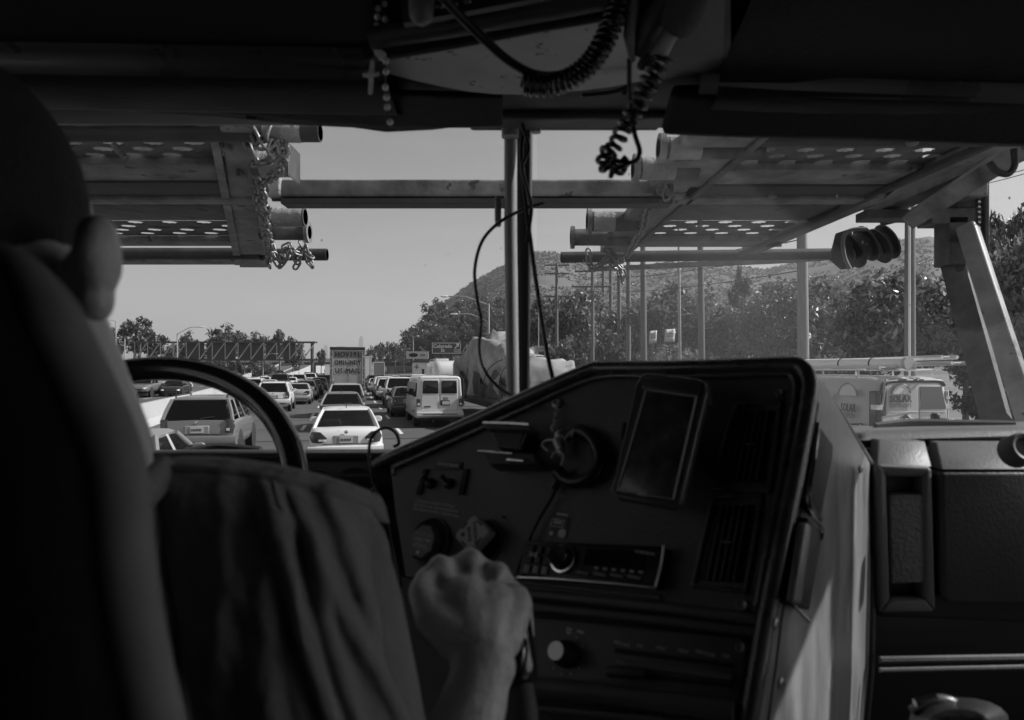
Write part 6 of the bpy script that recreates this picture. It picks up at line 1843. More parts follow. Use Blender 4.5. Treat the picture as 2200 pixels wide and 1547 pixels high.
# ------------------------------------------------------------------ car-carrier rack over the bonnet
ZR = .8
def yz(py, z=ZR): return z * FPX / (792 - py)
TAPE = mat('tape_grey', .3, .7, var=.3, vs=9, bump=.9, bs=45)
def rack_tube(rk, px0, px1, py, dpx, mt=RUSTM, z=ZR, fl0=False, fl1=False, py1=None, tape=0.0):
    Y = yz(py, z); r = dpx / FPX * Y / 2; side = 1 if rk is lr else -1
    a = P(px0, py, Y); b = P(px1, py1 if py1 is not None else py, Y)
    m = MB(); m.tube([a, a.lerp(b, .25), a.lerp(b, .5), a.lerp(b, .75), b], r, 18); o = obj("tube", m, mt, rk, sm=50)
    if tape:
        e0, e1 = (b.lerp(a, .04), b.lerp(a, tape)) if rk is lr else (a.lerp(b, .04), a.lerp(b, tape))
        m = MB(); n_ = 14
        m.tube([e0.lerp(e1, k / n_) for k in range(n_ + 1)], [r * (1.03 + .05 * ((k * 7) % 5) / 5) for k in range(n_ + 1)], 18); obj("tape_wrap", m, TAPE, o, sm=50)
    for fl, c, s in ((fl0, a, -1), (fl1, b, 1)):
        m = MB()
        if fl:
            m.lathe([(r * .8, 0), (r * 1.35, 0), (r * 1.35, .022), (r * .8, .022)], Matrix.Translation(c + V((s * .0, 0, 0))) @ Matrix.Rotation(s * PI / 2, 4, 'Y'), 24); obj("flange", m, RACKL, o, sm=40)
        if s != side: continue
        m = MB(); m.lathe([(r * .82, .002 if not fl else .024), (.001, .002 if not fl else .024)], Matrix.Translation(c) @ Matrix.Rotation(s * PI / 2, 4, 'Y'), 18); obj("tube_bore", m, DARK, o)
    return o
def deck(rk, x0, x1, x0b, x1b, y0, y1, z, cell=.18, row=.115, hx=.04, hy=.044, seed=0, mt=RUSTM):
    """Perforated deck plate, every hole with a ragged pressed lip."""
    m = MB()
    ny = max(1, int(round((y1 - y0) / row)))
    rr = random.Random(seed)
    X = lambda x, f: x
    for j in range(ny):
        ya, yb = y0 + (y1 - y0) * j / ny, y0 + (y1 - y0) * (j + 1) / ny
        fa = j / ny
        xl, xr = x0 + (x0b - x0) * (fa + .5 / ny), x1 + (x1b - x1) * (fa + .5 / ny)
        st_ = xl + (cell / 2 if j % 2 else 0)
        if j % 2: m.add([(xl, ya, z), (st_, ya, z), (st_, yb, z), (xl, yb, z)], [(0, 1, 2, 3)])
        x = st_
        while x + cell <= xr:
            cx, cy = x + cell / 2, (ya + yb) / 2
            n = 16
            outer = []
            for k in range(n):
                a = 2 * PI * k / n; c_, s_ = math.cos(a), math.sin(a); q = 1 / max(abs(c_), abs(s_)); outer.append((cx + c_ * q * cell / 2, cy + s_ * q * (yb - ya) / 2, z))
            blocked = rr.random() < .06
            inner = [(cx + math.cos(2 * PI * k / n) * hx, cy + math.sin(2 * PI * k / n) * hy, z) for k in range(n)]
            lip = [(cx + math.cos(2 * PI * k / n) * hx * (.98 if k % 2 else .7), cy + math.sin(2 * PI * k / n) * hy * (.98 if k % 2 else .7), z + .004) for k in range(n)]
            m.add(outer + inner + lip, [(k, (k + 1) % n, n + (k + 1) % n, n + k) for k in range(n)] + [(n + k, n + (k + 1) % n, 2 * n + (k + 1) % n, 2 * n + k) for k in range(n)] + ([tuple(range(2 * n, 3 * n))] if blocked else []))
            x += cell
        if x < xr: m.add([(x, ya, z), (xr, ya, z), (xr, yb, z), (x, yb, z)], [(0, 1, 2, 3)])
    return obj("deck_plate", m, mt, rk, sm=30)
def slab(rk, px0, px1, py0, py1, z, th, mt, nm="beam", pxb0=None, pxb1=None, bev=(.006, 2)):
    """Horizontal member whose underside spans rows PY0..PY1."""
    Ya, Yb = yz(py0, z), yz(py1, z)
    pts = [P(px0, py0, Ya), P(px1, py0, Ya), P(px1 if pxb1 is None else pxb1, py1, Yb), P(px0 if pxb0 is None else pxb0, py1, Yb)]
    m = MB(); m.ext(pts, (0, 0, th)); return obj(nm, m, mt, rk, bev=bev, sm=0)
lr = thing("carrier_rack", "left half of the overhead car-carrier rack with perforated decks and chains", "vehicle rack", V((-1.6, 3.4, 3.2)))
deck(lr, -2.9, -.90, -2.9, -1.16, 1.95, yz(352, .83), H + ZR + .03, cell=.15, row=.074, hx=.046, hy=.034, seed=1)
deck(lr, -3.8, -1.42, -3.8, -1.8, yz(474, .83), yz(519, .83), H + ZR + .03, cell=.195, row=.105, hx=.05, hy=.042, seed=2)
slab(lr, -500, 500, 354, 392, .80, .1, RACKL, pxb1=515)
slab(lr, -600, 515, 393, 428, .79, .05, RACKD, pxb1=530)
slab(lr, -600, 545, 429, 440, .775, .05, RACKL, pxb1=550)
slab(lr, -600, 545, 441, 474, .80, .06, RUSTM, pxb1=555)
slab(lr, -800, 540, 519, 529, .79, .05, RACKL)
slab(lr, -800, 545, 560, 569, .80, .04, RACKL)
rack_tube(lr, -300, 688, 284, 42, RACKD, tape=.12)
rack_tube(lr, 545, 632, 352, 54, RUSTM, tape=.8)
rack_tube(lr, 560, 656, 466, 40, RUSTM, tape=.7)
rack_tube(lr, 560, 657, 499, 34, RUSTM, fl1=True)
rack_tube(lr, -700, 560, 545, 26, RACKD)
rack_tube(lr, 560, 703, 547, 26, RACKD)
ra, rb = (458, 535), (500, 572)
m = MB(); m.ext([P(470, 262, yz(262, .788)), P(545, 262, yz(262, .788)), P(578, 575, yz(575, .788)), P(515, 575, yz(575, .788))], (0, 0, .05)); obj("side_rail", m, RACKL, lr, bev=(.008, 2), sm=0)
m = MB(); m.ext([P(452, 305, yz(305, .78)), P(470, 305, yz(305, .78)), P(520, 570, yz(570, .78)), P(505, 570, yz(570, .78))], (0, 0, .03)); obj("side_flange", m, RACKL, lr, sm=0)
for py, x0, x1 in ((262, 478, 500), (320, 510, 524)):
    Y = yz(py + 40); m = MB(); m.bb(P(x0, 0, Y).x, P(x0 + 12, 0, Y).x, Y - .02, Y + .05, P(0, py + 62, Y).z, P(0, py - 8, Y).z); obj("bracket", m, RACKL, lr, bev=(.004, 1))
m = MB(); a = P(245, 312, 2.35); m.tube([a, a + V((.05, -.02, -.05))], .012, 8); obj("hook_pin", m, RACKL, lr, sm=60)
a, b = P(630, 318, yz(352)), P(634, 388, yz(352)); m = MB(); m.bb(a.x, b.x, a.y - .07, a.y + .07, b.z, a.z); obj("end_plate", m, RACKD, lr, bev=(.004, 1))
# round crossbar joining the two halves
cb_ = thing("rack_crossbar", "steel crossbar spanning the sky between the two rack halves", "rack bar", P(960, 410, yz(414)))
Y = yz(414)
m = MB(); m.bb(P(585, 0, Y).x, P(1470, 0, Y).x, Y - .045, Y + .045, P(0, 427, Y).z, P(0, 390, Y).z); obj("beam", m, RACKL, cb_, bev=(.012, 3))
m = MB(); m.bb(P(610, 0, Y).x, P(1440, 0, Y).x, Y - .05, Y + .05, P(0, 443, Y).z, P(0, 431, Y).z); obj("lower_flange", m, RACKD, cb_, bev=(.003, 1))
m = MB(); m.bb(P(585, 0, Y).x, P(1352, 0, Y).x, Y - .01, Y + .01, P(0, 432, Y).z, P(0, 426, Y).z); obj("web", m, RACKD, cb_)
m = MB(); m.bb(P(580, 0, Y).x, P(612, 0, Y).x, Y - .055, Y + .055, P(0, 428, Y).z, P(0, 387, Y).z); obj("sleeve", m, mat("tape_grey", .36, .7, bump=.6, bs=40), cb_, bev=(.012, 2))

rr_ = thing("carrier_rack", "right half of the overhead car-carrier rack with its slanted support post", "vehicle rack", V((1.3, 3.4, 3.2)))
deck(rr_, .86, 1.72, .80, 1.75, 2.1, yz(366, .83), H + ZR + .03, cell=.15, row=.074, hx=.042, hy=.033, seed=3)
deck(rr_, .74, 1.8, .70, 1.62, yz(474, .83), yz(519, .83), H + ZR + .03, cell=.19, row=.105, hx=.05, hy=.042, seed=4)
slab(rr_, 1510, 1985, 367, 400, .80, .1, RACKL, pxb0=1490, pxb1=1930)
slab(rr_, 1480, 1935, 401, 428, .79, .05, RACKD, pxb0=1460, pxb1=1900)
slab(rr_, 1460, 1900, 429, 440, .775, .05, RACKL, pxb0=1450, pxb1=1885)
slab(rr_, 1440, 1885, 441, 474, .80, .06, RUSTM, pxb0=1410, pxb1=1795)
slab(rr_, 1350, 1680, 519, 531, .79, .05, RACKL)
rack_tube(rr_, 1428, 1640, 318, 46, RUSTM, fl0=True, tape=.36)
rack_tube(rr_, 1625, 2300, 300, 30, RACKD)
rack_tube(rr_, 1372, 1500, 362, 46, RUSTM, fl0=True, tape=.6)
rack_tube(rr_, 1270, 1370, 476, 42, RUSTM, fl0=True, tape=.5)
rack_tube(rr_, 1234, 1350, 510, 36, RUSTM, fl0=True)
rack_tube(rr_, 1205, 1815, 553, 24, RACKD, py1=545)
m = MB(); Y = 5.3; m.ext([P(1265, 574, Y), P(1700, 552, Y), P(1790, 548, Y), P(1792, 556, Y), P(1700, 563, Y), P(1265, 582, Y)], (0, .06, 0)); obj("lower_bar", m, RACKL, rr_, sm=0)
for x0, x1, ya, yb, z, mt, th in (((.60, .60), (.86, .80), 2.3, 4.75, .79, RACKL, .05), ((.84, .77), (.87, .80), 2.3, 4.75, .775, RUSTM, .02), ((1.70, 1.58), (1.80, 1.70), 2.2, 4.8, .79, RACKL, .07), ((1.86, 1.86), (1.98, 1.98), 2.2, 3.7, .80, RUSTM, .08), ((1.66, 1.55), (1.69, 1.58), 2.2, 4.8, .77, RACKD, .03)):
    m = MB(); m.ext([(x0[0], ya, H + z), (x1[0], ya, H + z), (x1[1], yb, H + z), (x0[1], yb, H + z)], (0, 0, th)); obj("side_rail", m, mt, rr_, bev=(.006, 2), sm=0)
for x0, x1, y0, y1, Y, mt in ((1985, 2106, 452, 486, 3.3, RUSTM), (2000, 2104, 430, 452, 3.35, RACKL), (2050, 2104, 392, 428, 3.2, RACKL), (2022, 2064, 470, 572, 3.3, RUSTM), (2066, 2106, 478, 570, 3.36, RACKD), (2098, 2108, 388, 560, 3.28, RACKD), (1850, 2050, 455, 474, 3.5, RUSTM)):
    a, b = P(x0, y0, Y), P(x1, y1, Y); m = MB(); m.bb(a.x, b.x, Y - .06, Y + .06, b.z, a.z); obj("gusset", m, mt, rr_, bev=(.005, 2))
m = MB(); m.tube([P(2078, 488, 3.2), P(2215, 915, 2.75)], .056, 4); obj("support_post", m, mat("post_paint", .27, .5, var=.4, vs=7, spots=.36, spot_v=.1, spot_s=12, bump=.2, bs=20), rr_, bev=(.012, 2), sm=0)
m = MB(); m.tube([P(2048, 560, 3.35), P(2140, 900, 3.0)], .07, 4); obj("post_web", m, RUSTM, rr_, sm=0)
m = MB(); m.tube([P(1960, 470, 3.3), P(2300, 250, 2.3)], .05, 4); obj("stay", m, RACKL, rr_, sm=0)
m = MB(); m.tube(spline([P(2178, 320, 2.4), P(2180, 355, 2.4), P(2165, 374, 2.4), P(2142, 368, 2.4), P(2126, 350, 2.4)], 5), .011, 10); obj("hook", m, mat("hook_rubber", .025, .5), rr_, sm=80)
Y = 3.9
for px, py, r_, w_ in ((1847, 531, .105, .05), (1897, 524, .105, .03)):
    c = P(px, py, Y); m = MB(); m.lathe([(.02, -w_), (r_, -w_), (r_, -w_ * .7), (r_ * .75, -w_ * .6), (r_ * .75, w_ * .6), (r_, w_ * .7), (r_, w_), (.02, w_)], Matrix.Translation(c) @ Matrix.Rotation(math.radians(62), 4, 'Y'), 28); o = obj("winch_drum", m, mat("winch_black", .015, .4), rr_, sm=40)
    m = MB(); m.lathe([(.05, -w_ - .01), (.05, -w_ - .02), (.02, -w_ - .02), (.02, -w_ - .04), (.001, -w_ - .04)], Matrix.Translation(c) @ Matrix.Rotation(math.radians(62), 4, 'Y'), 16); obj("winch_hub", m, RACKL, o, sm=40)
m = MB(); m.cyl(P(1800, 530, Y), P(1915, 520, Y), .03); obj("winch_axle", m, RACKD, rr_)
m = MB(); m.ext([P(1800, 500, 3.85), P(1830, 490, 3.85), P(1835, 575, 3.85), P(1812, 578, 3.85), P(1786, 556, 3.85)], (0, .03, 0)); m.ext([P(1880, 440, 3.6), P(1935, 455, 3.6), P(1955, 470, 3.6), P(1905, 482, 3.6)], (0, .05, 0)); obj("winch_bracket", m, RACKD, rr_, sm=0)
m = MB(); m.tube(spline([P(1862, 492, 3.75), P(1830, 494, 3.75), P(1812, 510, 3.75), P(1814, 550, 3.75), P(1826, 578, 3.75)], 5), .011, 8); obj("winch_cable", m, RACKL, rr_, sm=80)
m = MB()
for k in range(16):
    q = P(2101, 392 + k * 11, 3.2); m.sph(q, (.014, .014, .012), 6, 4)
obj("weld_bead", m, RACKD, rr_)
for px, py in ((1645, 508), (1660, 416), (1895, 418), (1960, 300)):
    m = MB(); m.lathe([(.02, 0), (.02, -.015), (.012, -.02), (.001, -.02)], Matrix.Translation(P(px, py, yz(py, .77))), 8); obj("bolt", m, RACKL, rr_)

# chains
lk = MB()
lk.tube([V((math.cos(a) * .0125, math.sin(a) * .0125 + (.011 if math.sin(a) > 0 else -.011), 0)) for a in np.linspace(.001, 2 * PI + .001, 18, endpoint=False)], .0052, 7, closed=True)
LINK = mesh("link", lk, CHAINM, 80)
def chain(label, pts, sc=1.0, jit=.0):
    pp = spline([P(*q) for q in pts], 16)
    t = thing("chain", label, "chain", pp[0], 0, "chains hanging from the rack")
    step = .034 * sc; d = 0; k = 0; need = 0
    r = random.Random(len(label))
    for a, b in zip(pp, pp[1:]):
        L = (b - a).length
        while need <= d + L:
            f = (need - d) / max(L, 1e-9); c = a.lerp(b, f); y = (b - a).normalized()
            ref = V((0, 1, 0)) if abs(y.y) < .85 else V((1, 0, 0))
            x = y.cross(ref).normalized(); z = x.cross(y)
            ang = (PI / 2) * (k % 2) + r.uniform(-.35, .35) + .5
            M = Matrix((x * math.cos(ang) + z * math.sin(ang), y, -x * math.sin(ang) + z * math.cos(ang))).transposed().to_4x4()
            o = link("link", LINK, t); o.matrix_local = Matrix.Translation(c - pp[0] + V((r.uniform(-jit, jit), r.uniform(-jit, jit), r.uniform(-jit, jit)))) @ M @ Matrix.Scale(sc, 4)
            k += 1; need += step
        d += L
    return t
chain("chain bundle draped over the top tube of the left rack", [(540, 268, 2.34), (548, 292, 2.33), (566, 312, 2.33), (580, 280, 2.34), (590, 265, 2.36), (598, 290, 2.36), (604, 322, 2.36), (612, 330, 2.4)], 1.3, .008)
chain("second chain loop over the top tube of the left rack", [(556, 266, 2.36), (568, 300, 2.34), (586, 318, 2.34), (600, 275, 2.36)], 1.2, .006)
chain("long chain hanging down the left rack to its lowest tube", [(612, 318, 2.45), (608, 345, 2.55), (596, 368, 2.65), (575, 385, 2.8), (558, 400, 2.95), (562, 430, 3.0), (572, 455, 3.2), (568, 480, 3.5), (572, 510, 3.8), (576, 540, 4.2), (578, 572, 4.4)], 1.35)
chain("short chain beside the long one on the left rack", [(552, 375, 2.9), (550, 405, 2.95), (556, 430, 3.05), (566, 448, 3.2)], 1.3, .006)
chain("chain heap wound around the lowest tube end of the left rack", [(585, 535, 4.6), (592, 560, 4.6), (604, 572, 4.6), (610, 545, 4.6), (620, 530, 4.6), (632, 555, 4.6), (640, 566, 4.6), (648, 535, 4.6), (652, 525, 4.6), (660, 560, 4.6), (672, 570, 4.6), (668, 552, 4.6), (650, 545, 4.6), (630, 540, 4.55), (612, 560, 4.55), (596, 550, 4.55), (590, 538, 4.55)], 1.35, .014)
chain("chain hanging diagonally down the right rack", [(1412, 388, 3.0), (1405, 420, 3.2), (1392, 455, 3.4), (1382, 490, 3.7), (1366, 515, 4.0), (1350, 545, 4.5), (1330, 560, 4.6), (1318, 548, 4.6), (1300, 535, 4.6)], 1.5)
chain("chain bundle wound around the lowest tube of the right rack", [(1262, 540, 4.7), (1266, 565, 4.7), (1280, 574, 4.7), (1300, 555, 4.7), (1318, 568, 4.7), (1332, 585, 4.7), (1338, 600, 4.7), (1330, 575, 4.65), (1310, 560, 4.65), (1288, 566, 4.65)], 1.4, .012)
chain("thick chain loop hanging in front of the left rack's second tube", [(536, 300, 2.4), (540, 330, 2.42), (556, 350, 2.45), (580, 345, 2.45), (600, 318, 2.42), (606, 290, 2.4)], 1.5, .006)
chain("chain twisted around the long hanging chain of the left rack", [(560, 385, 2.85), (566, 410, 2.9), (560, 440, 3.05), (570, 470, 3.4), (574, 500, 3.7), (582, 530, 4.1), (576, 560, 4.35)], 1.5, .008)
chain("two loose links hanging from the right rack's inner rail", [(1434, 388, 3.0), (1436, 402, 3.0), (1434, 420, 3.0)], 1.5)
# ------------------------------------------------------------------ driver and seat
SKIN = mat("skin", 0.55, 0.42, var=0.16, vs=18, bump=0.5, bs=45, spec=.4)
HAIR = mat("hair_and_nape_shade", 0.015, 0.8, bump=.5, bs=300)
VEST = mat("vest_cloth", 0.17, 0.85, var=0.2, vs=10, bump=0.35, bs=90, sheen=.15)
SHIRT = mat("shirt_cloth", 0.03, 0.85, bump=0.3, bs=80)
SEATC = mat("seat_vinyl", 0.008, 0.7, bump=0.2, bs=80, spec=.1)
def Z(x, y, z): return V((x, y, H + z))
def organic(name, mb, m, parent, vox, it, smooth=.5):
    o = obj(name, mb, m, parent, sm=0)
    r = o.modifiers.new("fuse", 'REMESH'); r.mode = 'VOXEL'; r.voxel_size = vox; r.use_smooth_shade = True
    s = o.modifiers.new("soften", 'SMOOTH'); s.factor = smooth; s.iterations = it
    return o
st = thing("driver_seat", "dark high-backed driver's seat at the lower left", "seat", Z(-.42, .3, -1.5))
def sbox(nm, x0, x1, y0, y1, z0, z1, lean=0.0, parent=st, mt=SEATC, bev=.035):
    m = MB(); m.loft([[Z(x0, y0 + lean * (z - z0), z), Z(x1, y0 + lean * (z - z0), z), Z(x1, y1 + lean * (z - z0), z), Z(x0, y1 + lean * (z - z0), z)] for z in (z0, (z0 + z1) / 2, z1)])
    return obj(nm, m, mt, parent, bev=(bev, 4), sm=40)
m = MB()
ys0 = .33
epx = [(20, 520), (95, 556), (146, 620), (188, 700), (226, 780), (264, 860), (298, 940), (318, 1010), (326, 1090), (334, 1180), (352, 1310), (376, 1440), (402, 1560), (450, 1800), (510, 2200), (540, 3000), (560, 3900)]
ep = [P(x - 72, y, ys0) for x, y in epx]
rings = []
for p in ep:
    rings.append([V((-.75, ys0 - .05, p.z)), V((p.x - .06, ys0 - .05, p.z)), V((p.x - .022, ys0 - .036, p.z)), V((p.x - .004, ys0 - .012, p.z)), V((p.x - .004, ys0 + .014, p.z)), V((p.x - .03, ys0 + .04, p.z)), V((-.75, ys0 + .04, p.z))])
m.loft(rings); obj("backrest", m, SEATC, st, sm=60)
m = MB(); q = spline(ep, 5); m.tube(q, [.002 + .012 * min(1, k / 14) for k in range(len(q))], 18); obj("bolster", m, mat("lit_edge_cloth", .2, .8, var=.2, vs=20), st, sm=80)  # paler cloth paints the lit edge of the black seat back
sbox("cushion", -.68, -.12, .28, .85, -.92, -.76)
sbox("pedestal", -.6, -.2, .35, .8, -1.52, -.93, bev=.01)

ps = thing("bounce_seat", "unseen pale passenger seat added to bounce sunlight onto the driver", "bench", Z(.9, -.2, -1.5))  # unseen passenger seat, added to bounce sun onto the hand and vest
PSM = mat("bounce_cloth", .5, .8, bump=.3, bs=120)
sbox("cushion", .6, 1.25, -.35, .25, -.72, -.56, parent=ps, mt=PSM)
m = MB(); m.loft([[Z(x, y + .12 * (z + .56), z) for x, y in ((.62, -.42), (1.23, -.42), (1.23, -.3), (.62, -.3))] for z in (-.56, -.1, .12)]); obj("backrest", m, PSM, ps, bev=(.05, 4), sm=40)
sbox("pedestal", .7, 1.15, -.3, .2, -1.52, -.73, parent=ps, bev=.01)
dr = thing("person", "driver with cropped hair seen from behind, one hand on the gear lever", "person", Z(-.4, .55, -1.5))
b = MB()
# head, neck
hx, hy = -.372, .46
b.sph(Z(hx, hy, .095), (.079, .098, .108), 24, 16)
b.sph(Z(hx - .002, hy - .022, .075), (.075, .078, .09), 20, 12)
b.sph(Z(hx - .022, hy + .045, .03), (.058, .06, .085), 20, 12)     # jaw, face side
b.sph(Z(hx - .04, hy + .1, .045), (.016, .02, .018), 10, 8)    # nose
b.capsule(Z(hx - .02, hy + .03, -.03), Z(hx - .035, hy + .065, -.05), .035, .022)
b.capsule(Z(hx - .004, hy - .03, .03), Z(-.375, .43, -.15), .062, .075, 18)
b.capsule(Z(hx + .01, hy - .0, .0), Z(-.36, .47, -.14), .055, .07, 18)
b.capsule(P(15, 640, .45), P(165, 975, .5), .05, .05, 18); b.capsule(P(165, 975, .5), Z(-.28, .52, -.185), .045, .045, 16)       # trapezius right
b.capsule(Z(-.38, .42, -.06), Z(-.52, .46, -.14), .052, .05, 16)
# torso
b.capsule(Z(-.37, .53, -.22), Z(-.38, .52, -.5), .12, .12, 20)
b.capsule(Z(-.28, .57, -.24), Z(-.32, .54, -.5), .085, .1, 18); b.capsule(Z(-.48, .52, -.22), Z(-.45, .52, -.5), .1, .11, 18)
b.capsule(Z(-.38, .47, -.5), Z(-.39, .46, -.74), .14, .15, 20)
# right arm
SH, EL, WR = P(690, 1215, .60), Z(-.085, .49, -.445), P(1038, 1432, .615)
b.capsule(SH, EL, .056, .044, 16); b.capsule(EL, EL.lerp(WR, .35), .044, .043, 16); b.capsule(EL.lerp(WR, .35), WR, .043, .026, 16)
b.sph(tuple(SH), .058, 16, 10)
# right hand closed over the lever knob
kn = {'i': P(946, 1222, .694), 'm': P(1012, 1208, .712), 'r': P(1070, 1236, .702), 'p': P(1112, 1284, .682)}
wr2 = P(1030, 1405, .622)
for k, r0, r1 in (('i', .017, .0135), ('m', .017, .0145), ('r', .016, .0135), ('p', .015, .0125)):
    b.capsule(wr2.lerp(kn[k], .12), kn[k], r0 * .9, r1 * .72, 14); b.sph(tuple(kn[k] + V((0, -.003, .003))), r1 * .92, 14, 10); b.capsule(wr2.lerp(kn[k], .3) + V((0, -.012, .006)), kn[k] + V((0, -.005, .005)), .0045, .0055, 8)
b.capsule(wr2, P(1000, 1290, .668), .024, .024, 14); b.capsule(wr2, P(1060, 1300, .668), .022, .022, 14)
b.capsule(P(985, 1300, .68), P(1075, 1310, .68), .024, .024, 14)
b.sph(tuple(WR), (.03, .026, .026))
for p_, q_ in (('i', 'm'), ('m', 'r'), ('r', 'p')):
    b.capsule(kn[p_] + V((0, .004, -.0035)), kn[q_] + V((0, .004, -.0035)), .0125, .0125, 12)
b.capsule(kn['p'] + V((.002, -.006, -.006)), P(1082, 1380, .64), .014, .017, 14)
for k, dx in (('i', -.004), ('m', .0), ('r', .004), ('p', .006)):
    a = kn[k]; L = {'i': .03, 'm': .032, 'r': .03, 'p': .025}[k]
    p1 = a + V((dx, L * .75, -L * .75)); p2 = p1 + V((dx * .3, -L * .05, -.026)); p3 = p2 + V((-dx, -.018, -.008))
    b.capsule(a, p1, .0125, .0105, 12); b.capsule(p1, p2, .0105, .0095, 12); b.capsule(p2, p3, .0095, .0085, 12)
for a_, b_ in ((P(985, 1380, .612), P(965, 1262, .672)), (P(1030, 1392, .606), P(1040, 1262, .676)), (P(1062, 1380, .61), P(1088, 1285, .668)), (P(965, 1262, .672), P(1000, 1238, .69))):
    b.capsule(a_, b_, .0042, .0042, 8)
t0, t1, t2, t3 = P(985, 1370, .635), P(925, 1325, .645), P(903, 1272, .662), P(915, 1236, .682)
b.capsule(t0, t1, .022, .016, 14); b.capsule(t1, t2, .0155, .0125, 14); b.capsule(t2, t3, .0125, .0095, 12)
b.capsule(t1, P(960, 1290, .668), .016, .016, 12)
# left arm reaching the wheel
SL, E2, W2 = Z(-.585, .5, -.2), Z(-.72, .55, -.45), wc + V((-.255, -.02, .03))
b.capsule(SL, E2, .056, .043, 14); b.capsule(E2, W2, .043, .027, 14)
b.capsule(W2, W2 + V((.005, .06, .02)), .03, .026, 12)
for k in range(4):
    q = W2 + V((.012, .055 + .004 * k, -.035 + .022 * k)); b.capsule(q, q + V((-.012, .04, .004)), .0095, .009, 10); b.capsule(q + V((-.012, .04, .004)), q + V((-.035, .035, .0)), .009, .008, 10)
b.capsule(W2 + V((.02, .01, .02)), W2 + V((.035, .055, .03)), .011, .009, 10)
# legs
for s, x in ((-1, -.5), (1, -.28)):
    b.capsule(Z(x, .5, -.76), Z(x + s * .04, .92, -.72), .085, .062, 16); b.capsule(Z(x + s * .04, .92, -.72), Z(x + s * .05, 1.05, -1.15), .06, .042, 14); b.capsule(Z(x + s * .05, 1.05, -1.18), Z(x + s * .05, 1.2, -1.2), .04, .03, 12)
body = organic("body", b, SKIN, dr, .0038, 6)
# ears
for s in (1, -1):
    c = P(206, 568, .42) if s > 0 else Z(hx - .082, .44, .065)
    m = MB()
    m.sph(tuple(c + V((0, .004, .006))), (.0112, .016, .0245), 18, 12); m.sph(tuple(c + V((-s * .003, .006, -.02))), (.010, .012, .015), 14, 10)
    m.capsule(c + V((-s * .004, .008, .02)), c + V((-s * .012, .02, .0)), .012, .014)
    m.capsule(c + V((-s * .008, .012, .0)), c + V((-s * .02, .02, -.01)), .016, .018)
    organic("ear", m, SKIN, dr, .003, 5)
m = MB(); m.sph(Z(hx, hy - .008, .1), (.082, .098, .111), 24, 16); m.sph(Z(hx - .002, hy - .026, .075), (.077, .077, .088), 20, 12)
m.sph(Z(hx - .004, hy - .03, .03), (.071, .068, .095), 20, 12); m.sph(Z(hx, hy - .03, -.03), (.066, .066, .07), 20, 12)  # hair colour also carried down the neck to paint its shade
hr = obj("hair", m, HAIR, dr, sm=80)
for z, x in ((.05, .03), (.05, -.03)):
    m = MB(); m.sph(Z(hx + x, hy + .092, .06), (.011, .008, .006), 12, 8); obj("eye", m, mat("eye_white", .5, .2), dr, sm=80)
# vest: torso shell and sleeve
v_ = MB()
v_.capsule(Z(-.37, .54, -.235), Z(-.38, .53, -.5), .13, .135, 20)
v_.capsule(Z(-.30, .57, -.19), Z(-.30, .55, -.5), .07, .11, 18)
v_.capsule(P(380, 1190, .55), P(560, 1230, .57), .058, .058, 18)
v_.capsule(Z(-.235, .59, -.24), Z(-.235, .57, -.55), .07, .085, 18)
v_.capsule(Z(-.48, .52, -.2), Z(-.45, .53, -.5), .11, .12, 18); v_.capsule(Z(-.45, .46, -.14), Z(-.58, .49, -.19), .06, .066, 16)
v_.capsule(Z(-.38, .47, -.5), Z(-.39, .46, -.72), .155, .165, 20)
v_.sph(tuple(SH), .06, 16, 10)
v_.capsule(P(400, 1165, .56), P(690, 1213, .60), .056, .051, 18); v_.capsule(Z(-.31, .53, -.17), Z(-.24, .57, -.18), .045, .05, 16)
vest = organic("vest", v_, VEST, dr, .0062, 5)
tx = bpy.data.textures.new("folds", 'CLOUDS'); tx.noise_scale = .16; tx.noise_depth = 2
d_ = vest.modifiers.new("folds", 'DISPLACE'); d_.texture = tx; d_.strength = .012; d_.mid_level = .5
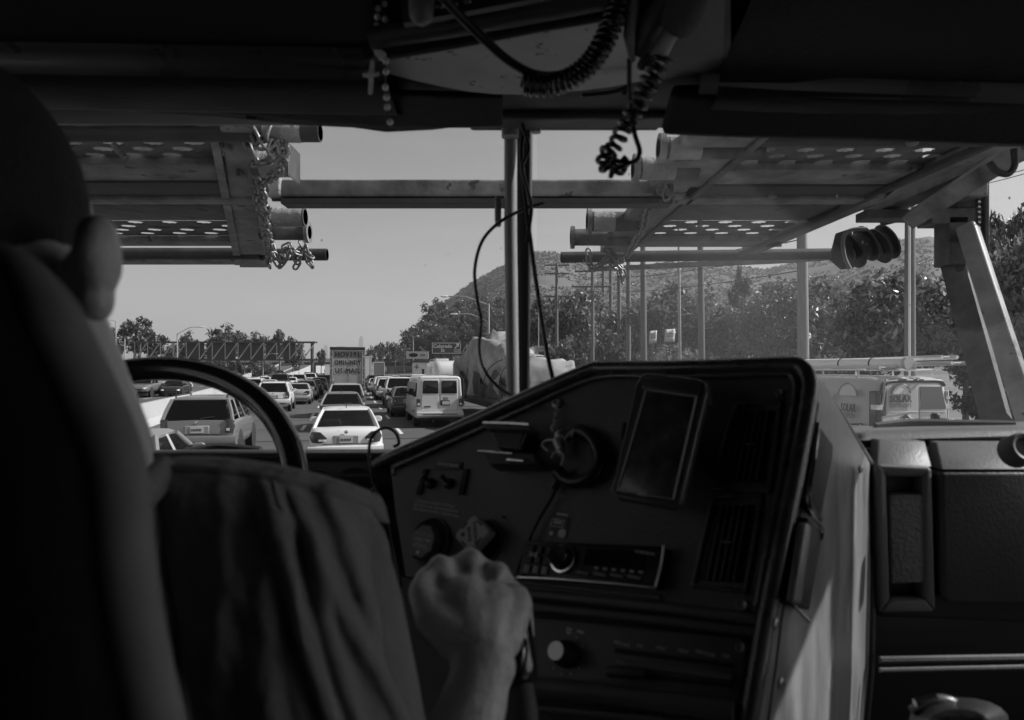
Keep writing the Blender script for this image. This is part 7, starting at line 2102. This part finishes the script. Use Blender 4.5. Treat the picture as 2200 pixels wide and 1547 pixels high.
# the cloth over his back and shoulder, with its folds and shoulder seam
CL = [(338, 1016), (345, 1090), (365, 1200), (385, 1330), (405, 1450), (430, 1600)]
CR = [(792, 1092), (818, 1165), (830, 1250), (842, 1340), (872, 1440), (930, 1600)]
def seam_y(u): return 1012 + 78 * u ** 1.5 - 10 * math.sin(u * PI)
FOLDS = [((.50, 0), (.60, 1), .045, .013), ((.62, .02), (.93, .95), .05, .012), ((.80, 0), (.98, .8), .05, .012), ((.97, .1), (1.0, 1), .03, .010), ((.30, .0), (.10, .9), .05, .004), ((.45, .35), (.30, 1), .06, .006), ((.68, .35), (.70, 1), .04, .009), ((.56, 0), (.56, .5), .02, .007)]
rows = []
NU, NV = 56, 44
for j in range(-5, NV + 1):
    v = max(0, j / NV)
    r_ = []
    for i in range(NU + 1):
        u = i / NU
        yl = np.interp(v, np.linspace(0, 1, 6), [q[1] for q in CL]); yr_ = np.interp(v, np.linspace(0, 1, 6), [q[1] for q in CR])
        xl = np.interp(v, np.linspace(0, 1, 6), [q[0] for q in CL]); xr = np.interp(v, np.linspace(0, 1, 6), [q[0] for q in CR])
        x = xl + (xr - xl) * u
        y = (yl + (yr_ - yl) * u) + (seam_y(u) - (1016 + 76 * u)) * (1 - v)
        Y = .535 + .05 * u - .055 * math.sin(PI * min(1, u * .9 + .1)) ** .7 * min(1, v * 4 + .1) ** .5 - .03 * v + .05 * max(0, (u - .86) / .14) ** 2
        for (u0_, v0_), (u1_, v1_), wd, am in FOLDS:
            if v1_ > v0_:
                f = min(1, max(0, (v - v0_) / (v1_ - v0_)))
                uc = u0_ + (u1_ - u0_) * f ** 1.3
                fade = min(1, max(0, (v - v0_ + .12) * 6)) * min(1, max(0, (v1_ + .15 - v) * 5))
                Y -= am * fade * math.exp(-((u - uc) / wd) ** 2)
        Y += .004 * noise.noise(V((u * 7, v * 5, 2.0))) + .002 * noise.noise(V((u * 18, v * 9, 5.0)))
        p = P(x, y, Y)
        if j < 0:
            t_ = -j / 5
            p = p + V((.004 * t_, .075 * t_, .012 * math.sin(t_ * PI * .9) - .035 * t_ * t_))
        r_.append(p)
    rows.append(r_)
m = MB(); m.grid(rows); o = obj("vest_back", m, VEST, dr, sm=180)
q = o.modifiers.new("thick", 'SOLIDIFY'); q.thickness = .004; q.offset = 0
m = MB(); m.tube([p + V((0, -.003, .001)) for p in rows[5]][::2], .0042, 8); obj("shoulder_seam", m, mat("seam_cloth", .16, .85), dr, sm=80)
m = MB(); m.tube([rows[5 + j][int(NU * (.56 + .07 * (j / NV)))] + V((0, -.004, 0)) for j in range(0, NV + 1, 2)], .003, 6); obj("armhole_seam", m, VEST, dr, sm=80)
m = MB(); m.tube(spline([P(352, 1012, .535), P(318, 1052, .49), P(250, 1085, .45), P(150, 1095, .43), P(40, 1085, .42), P(-80, 1050, .43), P(-200, 1010, .46)], 6), .013, 12, flat=.7); obj("collar", m, VEST, dr, sm=80)
# sleeve of the shirt down the upper arm
m = MB()
ax_ = [SH - (EL - SH) * .12, SH - (EL - SH) * .04, SH.lerp(EL, .15), SH.lerp(EL, .35), SH.lerp(EL, .6), SH.lerp(EL, .85), EL + V((.012, .005, .0)), EL.lerp(WR, .22)]
m.tube(ax_, [.036, .056, .062, .063, .062, .062, .062, .056], 20); sl_ = organic("sleeve", m, VEST, dr, .006, 3)
d_ = sl_.modifiers.new("folds", 'DISPLACE'); d_.texture = tx; d_.strength = .012
for x, r in ((-.5, .095), (-.28, .095)):
    pass
m = MB()
for s, x in ((-1, -.5), (1, -.28)):
    m.capsule(Z(x, .48, -.76), Z(x + s * .04, .92, -.72), .094, .071, 16); m.capsule(Z(x + s * .04, .92, -.72), Z(x + s * .05, 1.05, -1.1), .07, .06, 14)
organic("trousers", m, SHIRT, dr, .01, 4)
for s, x in ((-1, -.55), (1, -.23)):
    m = MB(); m.capsule(Z(x, 1.02, -1.215), Z(x, 1.24, -1.235), .05, .045, 14); organic("shoe", m, BLK, dr, .008, 3)

# ------------------------------------------------------------------ haze
m = MB(); m.bb(-8000, 8000, -280, 9500, -1.5, 420)
hz = obj("haze", m, volume_mat("haze_air", 1.75e-4, 0.2), None, sm=0)
hz["kind"] = "stuff"
